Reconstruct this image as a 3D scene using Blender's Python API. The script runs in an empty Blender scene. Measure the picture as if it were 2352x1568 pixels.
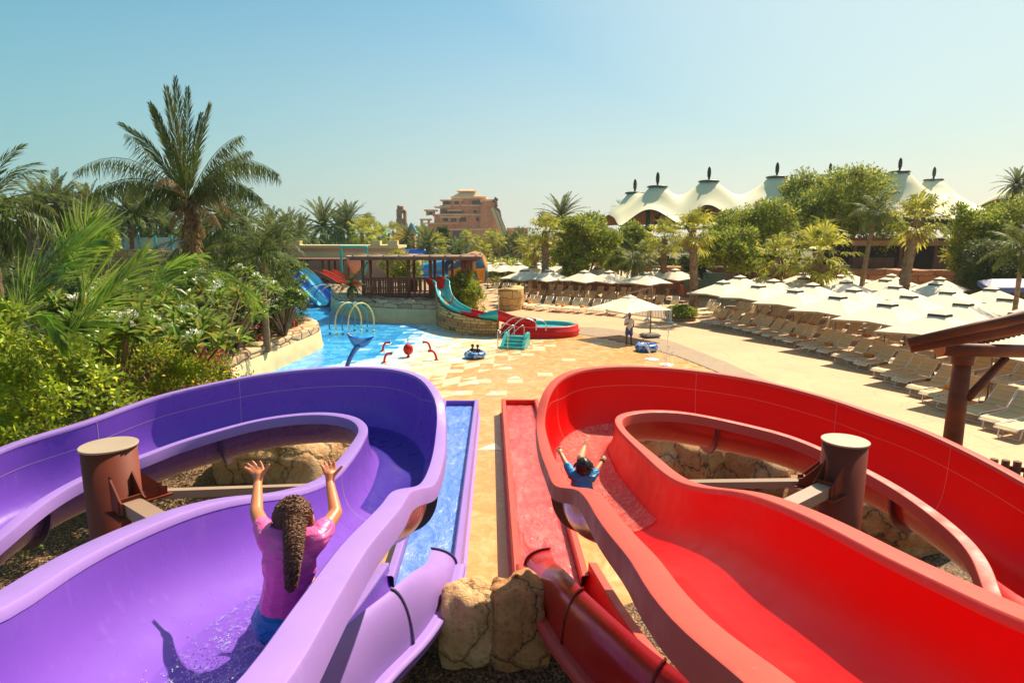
import bpy, math, random
import numpy as np
from mathutils import Vector, noise as mnoise

SC = bpy.context.scene
# ------------------------------------------------------------------ camera
PITCH = math.radians(9.6)
SP, CP = math.sin(PITCH), math.cos(PITCH)
CAMZ = 6.0
cam_d = bpy.data.cameras.new('camera')
cam_d.sensor_width = 36.0
cam_d.lens = 36.0 * 1440 / 2352
cam_d.clip_start = 0.05
cam_d.clip_end = 3000
cam = bpy.data.objects.new('camera', cam_d)
SC.collection.objects.link(cam)
cam.location = (0, 0, CAMZ)
cam.rotation_euler = (math.radians(90) - PITCH, 0, 0)
SC.camera = cam
# ------------------------------------------------------------------ sky and sun
SUN_AZ = math.radians(37)      # from +Y towards +X
SUN_EL = math.radians(50)
W = bpy.data.worlds.new('World')
SC.world = W
W.use_nodes = True
nt = W.node_tree
bg = nt.nodes['Background']
sky = nt.nodes.new('ShaderNodeTexSky')
sky.sky_type = 'NISHITA'
sky.sun_disc = False
sky.sun_elevation = SUN_EL
sky.sun_rotation = SUN_AZ
sky.air_density = 1.0
sky.dust_density = 0.6
sky.ozone_density = 1.5
EXPO = 0.75
SKYS = 0.13
def _lin(r, g, b, k=1.0):
    f = lambda c: k * ((c / 255 + 0.055) / 1.055) ** 2.4
    return (f(r), f(g), f(b), 1)
# bright desert haze near the horizon, whiter towards the sun
geo = nt.nodes.new('ShaderNodeTexCoord')
sep = nt.nodes.new('ShaderNodeSeparateXYZ'); nt.links.new(geo.outputs['Generated'], sep.inputs[0])
rx = nt.nodes.new('ShaderNodeValToRGB'); K = 1.0 / (SKYS * 2 ** EXPO)
mr = nt.nodes.new('ShaderNodeMapRange'); mr.inputs['From Min'].default_value = -0.75; mr.inputs['From Max'].default_value = 0.75
nt.links.new(sep.outputs['X'], mr.inputs['Value']); nt.links.new(mr.outputs[0], rx.inputs[0])
el = rx.color_ramp.elements
el[0].position = 0.0; el[0].color = _lin(146, 194, 192)
el[1].position = 1.0; el[1].color = _lin(255, 247, 218)
e = el.new(0.5); e.color = _lin(222, 226, 212)
scl = nt.nodes.new('ShaderNodeVectorMath'); scl.operation = 'SCALE'; scl.inputs['Scale'].default_value = K
nt.links.new(rx.outputs[0], scl.inputs[0])
rz = nt.nodes.new('ShaderNodeValToRGB'); nt.links.new(sep.outputs['Z'], rz.inputs[0])
el = rz.color_ramp.elements
el[0].position = 0.0; el[0].color = (1, 1, 1, 1)
el[1].position = 0.62; el[1].color = (0, 0, 0, 1)
e = el.new(0.05); e.color = (0.95, 0.95, 0.95, 1)
e = el.new(0.15); e.color = (0.70, 0.70, 0.70, 1)
e = el.new(0.30); e.color = (0.40, 0.40, 0.40, 1)
hs = nt.nodes.new('ShaderNodeMix'); hs.data_type = 'RGBA'; hs.blend_type = 'MULTIPLY'; hs.inputs['Factor'].default_value = 1.0
hs.inputs['B'].default_value = (0.08, 0.53, 0.61, 1)
nt.links.new(sky.outputs[0], hs.inputs['A'])
mxs = nt.nodes.new('ShaderNodeMix'); mxs.data_type = 'RGBA'
nt.links.new(rz.outputs[0], mxs.inputs['Factor']); nt.links.new(hs.outputs['Result'], mxs.inputs['A']); nt.links.new(scl.outputs[0], mxs.inputs['B'])
# white dusty glow of the sky round the sun (the sun stands above the frame)
sd0 = (math.sin(SUN_AZ) * math.cos(SUN_EL), math.cos(SUN_AZ) * math.cos(SUN_EL), math.sin(SUN_EL))
dt = nt.nodes.new('ShaderNodeVectorMath'); dt.operation = 'DOT_PRODUCT'; dt.inputs[1].default_value = sd0
nt.links.new(geo.outputs['Generated'], dt.inputs[0])
ra = nt.nodes.new('ShaderNodeValToRGB'); nt.links.new(dt.outputs['Value'], ra.inputs[0])
el = ra.color_ramp.elements
el[0].position = 0.72; el[0].color = (0, 0, 0, 1)
el[1].position = 1.0; el[1].color = (1, 1, 1, 1)
e = el.new(0.90); e.color = (0.45, 0.45, 0.45, 1)
glow = nt.nodes.new('ShaderNodeMix'); glow.data_type = 'RGBA'
glow.inputs['B'].default_value = (1.3 * K, 1.16 * K, 0.86 * K, 1)
nt.links.new(ra.outputs[0], glow.inputs['Factor']); nt.links.new(mxs.outputs['Result'], glow.inputs['A'])
nt.links.new(glow.outputs['Result'], bg.inputs['Color'])
bg.inputs['Strength'].default_value = SKYS
sd = bpy.data.lights.new('sun', 'SUN')
sd.energy = 4.9
sd.angle = math.radians(0.5)
sd.color = (1.0, 0.86, 0.66)
sun = bpy.data.objects.new('sun', sd)
SC.collection.objects.link(sun)
sdir = Vector((math.sin(SUN_AZ) * math.cos(SUN_EL), math.cos(SUN_AZ) * math.cos(SUN_EL), math.sin(SUN_EL)))
sun.rotation_euler = sdir.to_track_quat('Z', 'Y').to_euler()
SC.view_settings.view_transform = 'Standard'
SC.view_settings.look = 'None'
SC.view_settings.gamma = 1.0
SC.view_settings.exposure = EXPO

# ------------------------------------------------------------------ helpers
def fac(v):
    return SP + CP * (v - 784) / 1440.0
def P(u, v, z):
    """world point seen at photo coordinates (2352 wide) on the level z"""
    d = (CAMZ - z) / fac(v)
    return PD(u, v, d)
def PD(u, v, d):
    q = (v - 784) / 1440.0
    return Vector(((u - 1176) / 1440.0 * d, d * (CP - q * SP), CAMZ - d * (SP + q * CP)))
def PY(u, v, y):
    q = (v - 784) / 1440.0
    return PD(u, v, y / (CP - q * SP))

def lin(r, g, b):
    f = lambda c: (c / 255) / 12.92 if c / 255 <= 0.04045 else ((c / 255 + 0.055) / 1.055) ** 2.4
    return (f(r), f(g), f(b))

def tag(o, label=None, cat=None, group=None, kind=None):
    if label: o['label'] = label
    if cat: o['category'] = cat
    if group: o['group'] = group
    if kind: o['kind'] = kind
    return o
def thing(name, label, cat, loc=(0, 0, 0), rz=0.0, group=None, kind=None):
    o = bpy.data.objects.new(name, None)
    o.empty_display_size = 0.2
    SC.collection.objects.link(o)
    o.location = loc
    o.rotation_euler = (0, 0, rz)
    return tag(o, label, cat, group, kind)
def copy_tree(o, parent=None):
    c = o.copy()
    SC.collection.objects.link(c)
    c.parent = parent
    for ch in list(o.children):
        copy_tree(ch, c)
    return c

class MB:
    """collects shapes and links them as ONE mesh object"""
    def __init__(s):
        s.v = []; s.f = []; s.m = []; s.sm = []
    def add(s, vs, fs, mi=0, smooth=False):
        b = len(s.v)
        s.v.extend([tuple(p) for p in vs])
        for f in fs:
            s.f.append(tuple(b + i for i in f)); s.m.append(mi); s.sm.append(smooth)
        return s
    def box(s, c, size, rz=0.0, mi=0, bev=0.0, rx=0.0, ry=0.0):
        hx, hy, hz = size[0] / 2, size[1] / 2, size[2] / 2
        if bev > 0:
            b = min(bev, hx * .9, hy * .9, hz * .9)
            pts = []
            for z, k in ((-hz, b), (-hz + b, 0), (hz - b, 0), (hz, b)):
                x, y = hx - k, hy - k
                e = b if k == 0 else 0
                x2, y2 = hx - k, hy - k
                ring = [(-x2 + b, -y2, z), (x2 - b, -y2, z), (x2, -y2 + b, z), (x2, y2 - b, z), (x2 - b, y2, z), (-x2 + b, y2, z), (-x2, y2 - b, z), (-x2, -y2 + b, z)]
                pts += ring
            fs = [tuple(reversed(range(8))), tuple(range(24, 32))]
            for r in range(3):
                for i in range(8):
                    fs.append((r * 8 + i, r * 8 + (i + 1) % 8, r * 8 + 8 + (i + 1) % 8, r * 8 + 8 + i))
        else:
            pts = [(-hx, -hy, -hz), (hx, -hy, -hz), (hx, hy, -hz), (-hx, hy, -hz), (-hx, -hy, hz), (hx, -hy, hz), (hx, hy, hz), (-hx, hy, hz)]
            fs = [(3, 2, 1, 0), (4, 5, 6, 7), (0, 1, 5, 4), (1, 2, 6, 5), (2, 3, 7, 6), (3, 0, 4, 7)]
        from mathutils import Euler
        R = Euler((rx, ry, rz)).to_matrix()
        c = Vector(c)
        return s.add([c + R @ Vector(p) for p in pts], fs, mi)
    def beam(s, a, b, w, h, mi=0, up=(0, 0, 1)):
        a = Vector(a); b = Vector(b)
        d = (b - a).normalized()
        u = Vector(up)
        x = d.cross(u)
        if x.length < 1e-4: x = Vector((1, 0, 0))
        x.normalize(); y = x.cross(d).normalized()
        pts = []
        for p in (a, b):
            for sx, sy in ((-1, -1), (1, -1), (1, 1), (-1, 1)):
                pts.append(p + x * (sx * w / 2) + y * (sy * h / 2))
        return s.add(pts, [(3, 2, 1, 0), (4, 5, 6, 7), (0, 1, 5, 4), (1, 2, 6, 5), (2, 3, 7, 6), (3, 0, 4, 7)], mi)
    def tube(s, pts, r, n=8, mi=0, caps=True, smooth=True, closed=False):
        pts = [Vector(p) for p in pts]
        N = len(pts)
        rr = r if isinstance(r, (list, tuple)) else [r] * N
        vs = []
        prev = None
        for i, p in enumerate(pts):
            if closed:
                t = (pts[(i + 1) % N] - pts[i - 1]).normalized()
            else:
                t = (pts[min(i + 1, N - 1)] - pts[max(i - 1, 0)]).normalized()
            if prev is None:
                x = t.orthogonal().normalized()
            else:
                x = (prev - t * prev.dot(t))
                x = x.normalized() if x.length > 1e-5 else t.orthogonal().normalized()
            prev = x
            y = t.cross(x)
            for k in range(n):
                a = 2 * math.pi * k / n
                vs.append(p + (x * math.cos(a) + y * math.sin(a)) * rr[i])
        fs = []
        R = N if closed else N - 1
        for i in range(R):
            j = (i + 1) % N
            for k in range(n):
                fs.append((i * n + k, i * n + (k + 1) % n, j * n + (k + 1) % n, j * n + k))
        s.add(vs, fs, mi, smooth)
        if caps and not closed:
            b = len(s.v) - len(vs)
            s.f.append(tuple(b + k for k in reversed(range(n)))); s.m.append(mi); s.sm.append(False)
            s.f.append(tuple(b + (N - 1) * n + k for k in range(n))); s.m.append(mi); s.sm.append(False)
        return s
    def cyl(s, a, b, r, n=16, mi=0, r2=None):
        return s.tube([a, b], [r, r if r2 is None else r2], n, mi)
    def lathe(s, prof, c=(0, 0, 0), n=24, mi=0, smooth=True, ex=1.0, ey=1.0, caps=True):
        c = Vector(c)
        vs = []
        for r, z in prof:
            for k in range(n):
                a = 2 * math.pi * k / n
                vs.append(c + Vector((r * math.cos(a) * ex, r * math.sin(a) * ey, z)))
        fs = []
        for i in range(len(prof) - 1):
            for k in range(n):
                fs.append((i * n + k, i * n + (k + 1) % n, (i + 1) * n + (k + 1) % n, (i + 1) * n + k))
        s.add(vs, fs, mi, smooth)
        if caps:
            b = len(s.v) - len(vs)
            if prof[0][0] > 1e-4:
                s.f.append(tuple(b + k for k in reversed(range(n)))); s.m.append(mi); s.sm.append(False)
            if prof[-1][0] > 1e-4:
                q = b + (len(prof) - 1) * n
                s.f.append(tuple(q + k for k in range(n))); s.m.append(mi); s.sm.append(False)
        return s
    def prism(s, poly, z0, z1, mi=0, cap_mi=None):
        n = len(poly)
        s.add([(p[0], p[1], z0) for p in poly] + [(p[0], p[1], z1) for p in poly],
              [(i, (i + 1) % n, n + (i + 1) % n, n + i) for i in range(n)], mi)
        b = len(s.v) - 2 * n
        s.f.append(tuple(b + i for i in reversed(range(n)))); s.m.append(mi); s.sm.append(False)
        s.f.append(tuple(b + n + i for i in range(n))); s.m.append(mi if cap_mi is None else cap_mi); s.sm.append(False)
        return s
    def grid(s, rows, mi=0, smooth=True, closed=False):
        n = len(rows[0])
        vs = [p for r in rows for p in r]
        fs = []
        for i in range(len(rows) - 1):
            for k in range(n if closed else n - 1):
                k2 = (k + 1) % n
                fs.append((i * n + k, i * n + k2, (i + 1) * n + k2, (i + 1) * n + k))
        return s.add(vs, fs, mi, smooth)
    def build(s, name, mats, parent=None, loc=None):
        me = bpy.data.meshes.new(name)
        me.from_pydata(s.v, [], s.f)
        mats = mats if isinstance(mats, (list, tuple)) else [mats]
        for m in mats: me.materials.append(m)
        me.polygons.foreach_set('material_index', s.m)
        me.polygons.foreach_set('use_smooth', s.sm)
        me.update()
        o = bpy.data.objects.new(name, me)
        SC.collection.objects.link(o)
        if parent: o.parent = parent
        if loc: o.location = loc
        return o

def np_mesh(name, V, mat, parent=None, loc=None, k=4):
    """V: (n*k,3) vertices, every k in a row one face"""
    V = np.asarray(V, dtype=np.float32).reshape(-1, 3)
    n = len(V) // k
    me = bpy.data.meshes.new(name)
    me.vertices.add(len(V)); me.vertices.foreach_set('co', V.ravel())
    me.loops.add(n * k); me.loops.foreach_set('vertex_index', np.arange(n * k, dtype=np.int32))
    me.polygons.add(n)
    me.polygons.foreach_set('loop_start', np.arange(0, n * k, k, dtype=np.int32))
    me.polygons.foreach_set('loop_total', np.full(n, k, dtype=np.int32))
    mats = mat if isinstance(mat, (list, tuple)) else [mat]
    for m in mats: me.materials.append(m)
    me.update(calc_edges=True)
    o = bpy.data.objects.new(name, me)
    SC.collection.objects.link(o)
    if parent: o.parent = parent
    if loc is not None: o.location = loc
    return o

def crom(pts, per=8):
    pts = [Vector(p) for p in pts]
    out = []
    n = len(pts)
    for i in range(n - 1):
        p0 = pts[max(i - 1, 0)]; p1 = pts[i]; p2 = pts[i + 1]; p3 = pts[min(i + 2, n - 1)]
        for k in range(per):
            t = k / per
            out.append(0.5 * ((2 * p1) + (p2 - p0) * t + (2 * p0 - 5 * p1 + 4 * p2 - p3) * t * t + (3 * p1 - p0 - 3 * p2 + p3) * t ** 3))
    out.append(pts[-1])
    return out

# ------------------------------------------------------------------ materials
def newmat(name):
    m = bpy.data.materials.new(name)
    m.use_nodes = True
    t = m.node_tree
    return m, t, t.nodes['Principled BSDF'], t.nodes, t.links
def mix(t, a, b, f, mode='MIX'):
    n = t.nodes.new('ShaderNodeMix'); n.data_type = 'RGBA'; n.blend_type = mode
    for s, v in (('Factor', f), ('A', a), ('B', b)):
        if isinstance(v, (int, float)): n.inputs[s].default_value = v
        elif isinstance(v, tuple): n.inputs[s].default_value = v if len(v) == 4 else v + (1,)
        else: t.links.new(v, n.inputs[s])
    return n.outputs['Result']
def ramp(t, src, stops):
    n = t.nodes.new('ShaderNodeValToRGB')
    e = n.color_ramp.elements
    while len(e) < len(stops): e.new(0.5)
    for i, (p, c) in enumerate(stops):
        e[i].position = p; e[i].color = c if len(c) == 4 else tuple(c) + (1,)
    t.links.new(src, n.inputs[0])
    return n.outputs[0]
def coords(t, kind='Object', scale=(1, 1, 1)):
    c = t.nodes.new('ShaderNodeTexCoord')
    mp = t.nodes.new('ShaderNodeMapping')
    mp.inputs['Scale'].default_value = scale
    t.links.new(c.outputs[kind], mp.inputs[0])
    return mp.outputs[0]
def noise(t, co, scale, detail=3, rough=0.55, dist=0.0):
    n = t.nodes.new('ShaderNodeTexNoise')
    n.inputs['Scale'].default_value = scale; n.inputs['Detail'].default_value = detail
    n.inputs['Roughness'].default_value = rough; n.inputs['Distortion'].default_value = dist
    if co is not None: t.links.new(co, n.inputs['Vector'])
    return n.outputs['Fac']
def voro(t, co, scale, feature='F1', rnd=1.0):
    n = t.nodes.new('ShaderNodeTexVoronoi'); n.feature = feature
    n.inputs['Scale'].default_value = scale; n.inputs['Randomness'].default_value = rnd
    if co is not None: t.links.new(co, n.inputs['Vector'])
    return n
def bump(t, h, strength, dist, bsdf, normal=None):
    b = t.nodes.new('ShaderNodeBump'); b.inputs['Strength'].default_value = strength; b.inputs['Distance'].default_value = dist
    t.links.new(h, b.inputs['Height'])
    if normal is not None: t.links.new(normal, b.inputs['Normal'])
    if bsdf is not None: t.links.new(b.outputs[0], bsdf.inputs['Normal'])
    return b.outputs[0]
def sc(c, k):
    return tuple(min(1, x * k) for x in c)
def simple(name, c, rough=0.5, var=0.15, ns=3.0, bmp=0.0, bs=30.0, metal=0.0, coat=0.0, spec=0.5, co='Object', scale=(1, 1, 1), trans=0.0):
    m, t, b, N, L = newmat(name)
    v = coords(t, co, scale)
    n = noise(t, v, ns, 4, 0.6)
    L.new(mix(t, sc(c, 1 - var), sc(c, 1 + var), ramp(t, n, [(0.3, (0, 0, 0)), (0.7, (1, 1, 1))])), b.inputs['Base Color'])
    b.inputs['Roughness'].default_value = rough
    b.inputs['Metallic'].default_value = metal
    b.inputs['Coat Weight'].default_value = coat
    b.inputs['Specular IOR Level'].default_value = spec
    if bmp > 0:
        bump(t, noise(t, v, bs, 3, 0.6), bmp, 0.02, b)
    return m
def leafmat(name, dark, light, trans=0.35, rough=0.45, tipc=None, spec=0.4, big=0.5):
    m, t, b, N, L = newmat(name)
    g = N.new('ShaderNodeNewGeometry')
    v = coords(t)
    c = mix(t, dark, light, g.outputs['Random Per Island'])
    c = mix(t, c, mix(t, sc(dark, .55), sc(light, 1.2), ramp(t, noise(t, v, 1.1, 3), [(.38, (0, 0, 0)), (.62, (1, 1, 1))])), big)  # broad light and dark clumps in the leaf colour stand for crown shade
    if tipc:
        hi = N.new('ShaderNodeMath'); hi.operation = 'GREATER_THAN'; hi.inputs[1].default_value = 0.9
        L.new(g.outputs['Random Per Island'], hi.inputs[0])
        c = mix(t, c, tipc, hi.outputs[0])
    L.new(c, b.inputs['Base Color'])
    b.inputs['Roughness'].default_value = rough
    b.inputs['Specular IOR Level'].default_value = spec
    tr = N.new('ShaderNodeBsdfTranslucent')
    L.new(mix(t, c, (1.0, 1.0, 0.35), 0.25), tr.inputs['Color'])
    ms = N.new('ShaderNodeMixShader'); ms.inputs[0].default_value = trans
    L.new(b.outputs[0], ms.inputs[1]); L.new(tr.outputs[0], ms.inputs[2])
    L.new(ms.outputs[0], N['Material Output'].inputs['Surface'])
    return m
def stonemat(name, c1, c2, mortar, sx=1.0, sz=2.0, bs=0.6, kind='brickish', rough=0.8):
    """irregular cut-stone masonry"""
    m, t, b, N, L = newmat(name)
    v = coords(t, 'Object', (sx, sx, sz))
    nz = N.new('ShaderNodeTexNoise'); nz.inputs['Scale'].default_value = 1.5
    L.new(v, nz.inputs['Vector'])
    ad = N.new('ShaderNodeMix'); ad.data_type = 'VECTOR'; ad.inputs['Factor'].default_value = 0.08
    L.new(v, ad.inputs['A']); L.new(nz.outputs['Color'], ad.inputs['B'])
    vo = voro(t, ad.outputs['Result'], 1.0, 'F1', 0.85)
    ed = voro(t, ad.outputs['Result'], 1.0, 'DISTANCE_TO_EDGE', 0.85)
    if kind == 'brickish':
        vo.distance = 'CHEBYCHEV'
    col = mix(t, c1, c2, vo.outputs['Color'])
    fine = noise(t, v, 9, 5, 0.65)
    col = mix(t, col, (0, 0, 0), ramp(t, fine, [(0.25, (0.35, 0.35, 0.35)), (0.6, (0, 0, 0))]))
    e = ramp(t, ed.outputs['Distance'], [(0.02, (1, 1, 1)), (0.07, (0, 0, 0))])
    col = mix(t, col, mortar, e)
    L.new(col, b.inputs['Base Color'])
    b.inputs['Roughness'].default_value = rough
    h = ramp(t, ed.outputs['Distance'], [(0.0, (0, 0, 0)), (0.12, (1, 1, 1))])
    n1 = bump(t, h, bs, 0.06, None)
    bump(t, fine, 0.5, 0.03, b, n1)
    return m
def blockmat(name, c1, c2, mortar, sc_=1.0, w=.5, h=.25, msz=.03, dist=.12, dirx=(1, .6), bs=.7):
    """coursed rectangular blocks, slightly wavy"""
    m, t, b, N, L = newmat(name)
    c = N.new('ShaderNodeTexCoord'); sp = N.new('ShaderNodeSeparateXYZ'); L.new(c.outputs['Object'], sp.inputs[0])
    a1 = N.new('ShaderNodeMath'); a1.operation = 'MULTIPLY'; a1.inputs[1].default_value = dirx[0]; L.new(sp.outputs[0], a1.inputs[0])
    a2 = N.new('ShaderNodeMath'); a2.operation = 'MULTIPLY_ADD'; a2.inputs[1].default_value = dirx[1]; L.new(sp.outputs[1], a2.inputs[0]); L.new(a1.outputs[0], a2.inputs[2])
    cb = N.new('ShaderNodeCombineXYZ'); L.new(a2.outputs[0], cb.inputs[0]); L.new(sp.outputs[2], cb.inputs[1])
    nz = N.new('ShaderNodeTexNoise'); nz.inputs['Scale'].default_value = 1.6; nz.inputs['Detail'].default_value = 3; L.new(c.outputs['Object'], nz.inputs['Vector'])
    va = N.new('ShaderNodeVectorMath'); va.operation = 'MULTIPLY_ADD'; va.inputs[1].default_value = (dist, dist, 0); L.new(nz.outputs['Color'], va.inputs[0]); L.new(cb.outputs[0], va.inputs[2])
    br = N.new('ShaderNodeTexBrick'); L.new(va.outputs[0], br.inputs['Vector'])
    br.inputs['Scale'].default_value = sc_; br.inputs['Brick Width'].default_value = w; br.inputs['Row Height'].default_value = h; br.inputs['Mortar Size'].default_value = msz; br.inputs['Mortar Smooth'].default_value = .4
    br.squash = .7; br.squash_frequency = 3; br.offset = .43
    br.inputs['Color1'].default_value = c1 + (1,); br.inputs['Color2'].default_value = c2 + (1,); br.inputs['Mortar'].default_value = mortar + (1,)
    fine = noise(t, coords(t), 7, 5, .65)
    col = mix(t, br.outputs['Color'], sc(c1, .4), ramp(t, fine, [(.3, (.5, .5, .5)), (.6, (0, 0, 0))]))
    L.new(col, b.inputs['Base Color']); b.inputs['Roughness'].default_value = .85
    inv = ramp(t, br.outputs['Fac'], [(0, (1, 1, 1)), (1, (0, 0, 0))])
    n1 = bump(t, inv, bs, .05, None); bump(t, fine, .6, .04, b, n1)
    return m
def gelcoat(name, c, rough=0.28, var=0.06, coat=0.25, spec=0.5, stain=.28):
    m, t, b, N, L = newmat(name)
    v = coords(t)
    n = noise(t, v, 1.3, 3, 0.5)
    st = noise(t, coords(t, 'Object', (6, 6, 0.8)), 3.0, 4, 0.7)
    col = mix(t, sc(c, 1 - var), sc(c, 1 + var), n)
    col = mix(t, col, mix(t, c, (0.75, 0.7, 0.65), 0.35), ramp(t, st, [(0.6, (0, 0, 0)), (0.85, (stain,) * 3)]))
    L.new(col, b.inputs['Base Color'])
    L.new(ramp(t, noise(t, v, 5, 4), [(0.3, (rough * .8,) * 3), (0.7, (rough * 1.3,) * 3)]), b.inputs['Roughness'])
    b.inputs['Coat Weight'].default_value = coat
    b.inputs['Coat Roughness'].default_value = 0.15
    b.inputs['Specular IOR Level'].default_value = spec
    bump(t, noise(t, v, 9, 2), 0.06, 0.02, b)
    return m
def watermat(name, c1, c2, foam, scale=6.0, foamamt=0.6, strength=0.5, rough=0.08, stretch=(1, 1, 1)):
    m, t, b, N, L = newmat(name)
    v = coords(t, 'Object', stretch)
    n = noise(t, v, scale, 6, 0.7, 1.2)
    n2 = noise(t, v, scale * 4, 4, 0.7, 0.8)
    col = mix(t, c1, c2, ramp(t, n, [(0.35, (0, 0, 0)), (0.65, (1, 1, 1))]))
    col = mix(t, col, foam, ramp(t, mix(t, n, n2, 0.5), [(foamamt, (0, 0, 0)), (foamamt + 0.12, (1, 1, 1))]))
    L.new(col, b.inputs['Base Color'])
    b.inputs['Roughness'].default_value = rough
    b.inputs['Specular IOR Level'].default_value = 0.7
    n1 = bump(t, n, strength, 0.15, None)
    bump(t, n2, strength * 0.8, 0.05, b, n1)
    return m

MT = {}
def foammat(name, c, foam, scale=9.0, a0=.46, a1=.62, stretch=(1, .45, 1), base_a=.12):
    """clear sheet of water: see-through, white only where it is torn"""
    m, t, b, N, L = newmat(name)
    v = coords(t, 'Object', stretch)
    n = noise(t, v, scale, 6, 0.7, 1.5); n2 = noise(t, v, scale * 5, 4, .7, .6)
    mm = mix(t, n, n2, .45)
    f = ramp(t, mm, [(a0, (0, 0, 0)), (a1, (1, 1, 1))])
    L.new(mix(t, c, foam, f), b.inputs['Base Color'])
    L.new(ramp(t, mm, [(a0, (base_a,) * 3), (a1, (.85,) * 3)]), b.inputs['Alpha'])
    b.inputs['Roughness'].default_value = .06
    n1 = bump(t, n, .5, .05, None); bump(t, n2, .7, .03, b, n1)
    return m
MT['purple'] = gelcoat('purple_gelcoat', lin(122, 76, 184), 0.3, coat=0.0, spec=.35)
MT['purple_rim'] = gelcoat('purple_rim', lin(152, 118, 192), 0.5, coat=0.0, spec=.3)  # faded rim; the sheen of sun and sky is put into its paler colour
MT['purple_out'] = gelcoat('purple_outside', lin(112, 70, 124), 0.25, coat=.1)
MT['purple_dark'] = gelcoat('purple_flange_edge', lin(62, 42, 84), 0.4, coat=0)
MT['red'] = gelcoat('red_gelcoat', (0.70, 0.002, 0.002), 0.36, var=.05, coat=0.0, spec=.2, stain=.10)
MT['red_rim'] = gelcoat('red_rim', lin(206, 78, 64), 0.5, coat=0.0, spec=.3)  # weathered red, made pinker in the colour for the sunlit sheen
MT['red_out'] = gelcoat('red_outside', lin(186, 26, 20), 0.22)
MT['red_dark'] = gelcoat('red_flange_edge', lin(110, 18, 16), 0.4, coat=0)
MT['seam'] = simple('seam_grout', lin(190, 165, 190), 0.6)
MT['seam_r'] = simple('seam_grout_red', lin(225, 120, 100), 0.6)
MT['brown_paint'] = simple('brown_steel_paint', lin(120, 52, 32), 0.6, 0.15, 2.0, spec=.25)
MT['tan_paint'] = simple('tan_steel_paint', lin(150, 122, 100), 0.55, 0.08, 2.0)
MT['cap_paint'] = simple('post_cap_paint', lin(168, 148, 124), 0.6, 0.12, 1.0)
MT['lanewater_b'] = watermat('water_in_blue_lane', lin(70, 120, 220), lin(130, 165, 240), lin(225, 235, 250), 4.0, 0.58, 0.5, 0.1, (1, .5, 1))
MT['lanewater_r'] = watermat('water_in_red_lane', lin(225, 40, 45), lin(235, 95, 90), lin(252, 205, 195), 4.0, 0.60, 0.5, 0.1, (1, .5, 1))
MT['film_b'] = foammat('water_film_purple', lin(120, 90, 220), lin(226, 226, 250), 9.0, .50, .66)
MT['bowl_b'] = foammat('water_bowl_blue', lin(46, 40, 170), lin(120, 120, 235), 12.0, .50, .75, (1, 1, 1), .55)
MT['film_r'] = foammat('water_film_red', lin(220, 20, 20), lin(255, 200, 190), 8.0, .56, .70)
MT['bowl_r'] = foammat('water_bowl_red', lin(235, 60, 50), lin(255, 190, 175), 13.0, .40, .62, (1, 1, 1), .35)
# ================================================================== the two big slides
def phases(curve, C, Y0, sgn, R=2.4):
    """monotone station value along a rim curve: leg one, the loop, leg two"""
    out = []; st = 0; last = None
    for p in curve:
        if st == 0:
            if p.y < Y0: out.append(p.y - Y0); continue
            st = 1; last = 0.0
        if st == 1:
            a = math.atan2(p.y - C[1], sgn * (p.x - C[0]))
            while a < last - math.pi: a += 2 * math.pi
            while a > last + math.pi: a -= 2 * math.pi
            last = a
            if a > 1.75 * math.pi and p.y >= Y0 and a >= 2 * math.pi:
                st = 2
            else:
                out.append(a * R); continue
        out.append(2 * math.pi * R + (p.y - Y0))
    for i in range(1, len(out)):
        out[i] = max(out[i], out[i - 1] + 1e-4)
    return out
def sample(curve, ph, s):
    i = int(np.searchsorted(ph, s)) - 1
    i = max(0, min(len(ph) - 2, i))
    t = (s - ph[i]) / max(1e-6, ph[i + 1] - ph[i])
    t = max(0.0, min(1.0, t))
    return curve[i].lerp(curve[i + 1], t)
def section(a, b, depth, M=26, p=0.72, q=0.8):
    """points of a trough between rim points a (inner side) and b (outer side)"""
    zf = min(a.z, b.z) - depth
    out = []
    for k in range(M + 1):
        th = math.pi * k / M
        c = math.cos(th)
        s = 0.5 - 0.5 * math.copysign(abs(c) ** (q if th < math.pi / 2 else q - .16), c)
        h = max(0.0, math.sin(th)) ** (p if th < math.pi / 2 else p - .16)
        top = a.z if th < math.pi / 2 else b.z
        pt = a.lerp(b, s); pt.z = zf + (top - zf) * (1 - h)
        out.append(pt)
    return out
def offset_section(sec, d):
    n = len(sec); out = []
    mid = (sec[0] + sec[-1]) / 2
    w = (sec[-1] - sec[0]); w.z = 0; w.normalize()
    for i, p in enumerate(sec):
        t = sec[min(i + 1, n - 1)] - sec[max(i - 1, 0)]
        tx = t.dot(w); tz = t.z
        l = math.hypot(tx, tz) or 1
        nx, nz = tz / l, -tx / l
        out.append(p + w * (nx * d) + Vector((0, 0, nz * d)))
    return out

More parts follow.
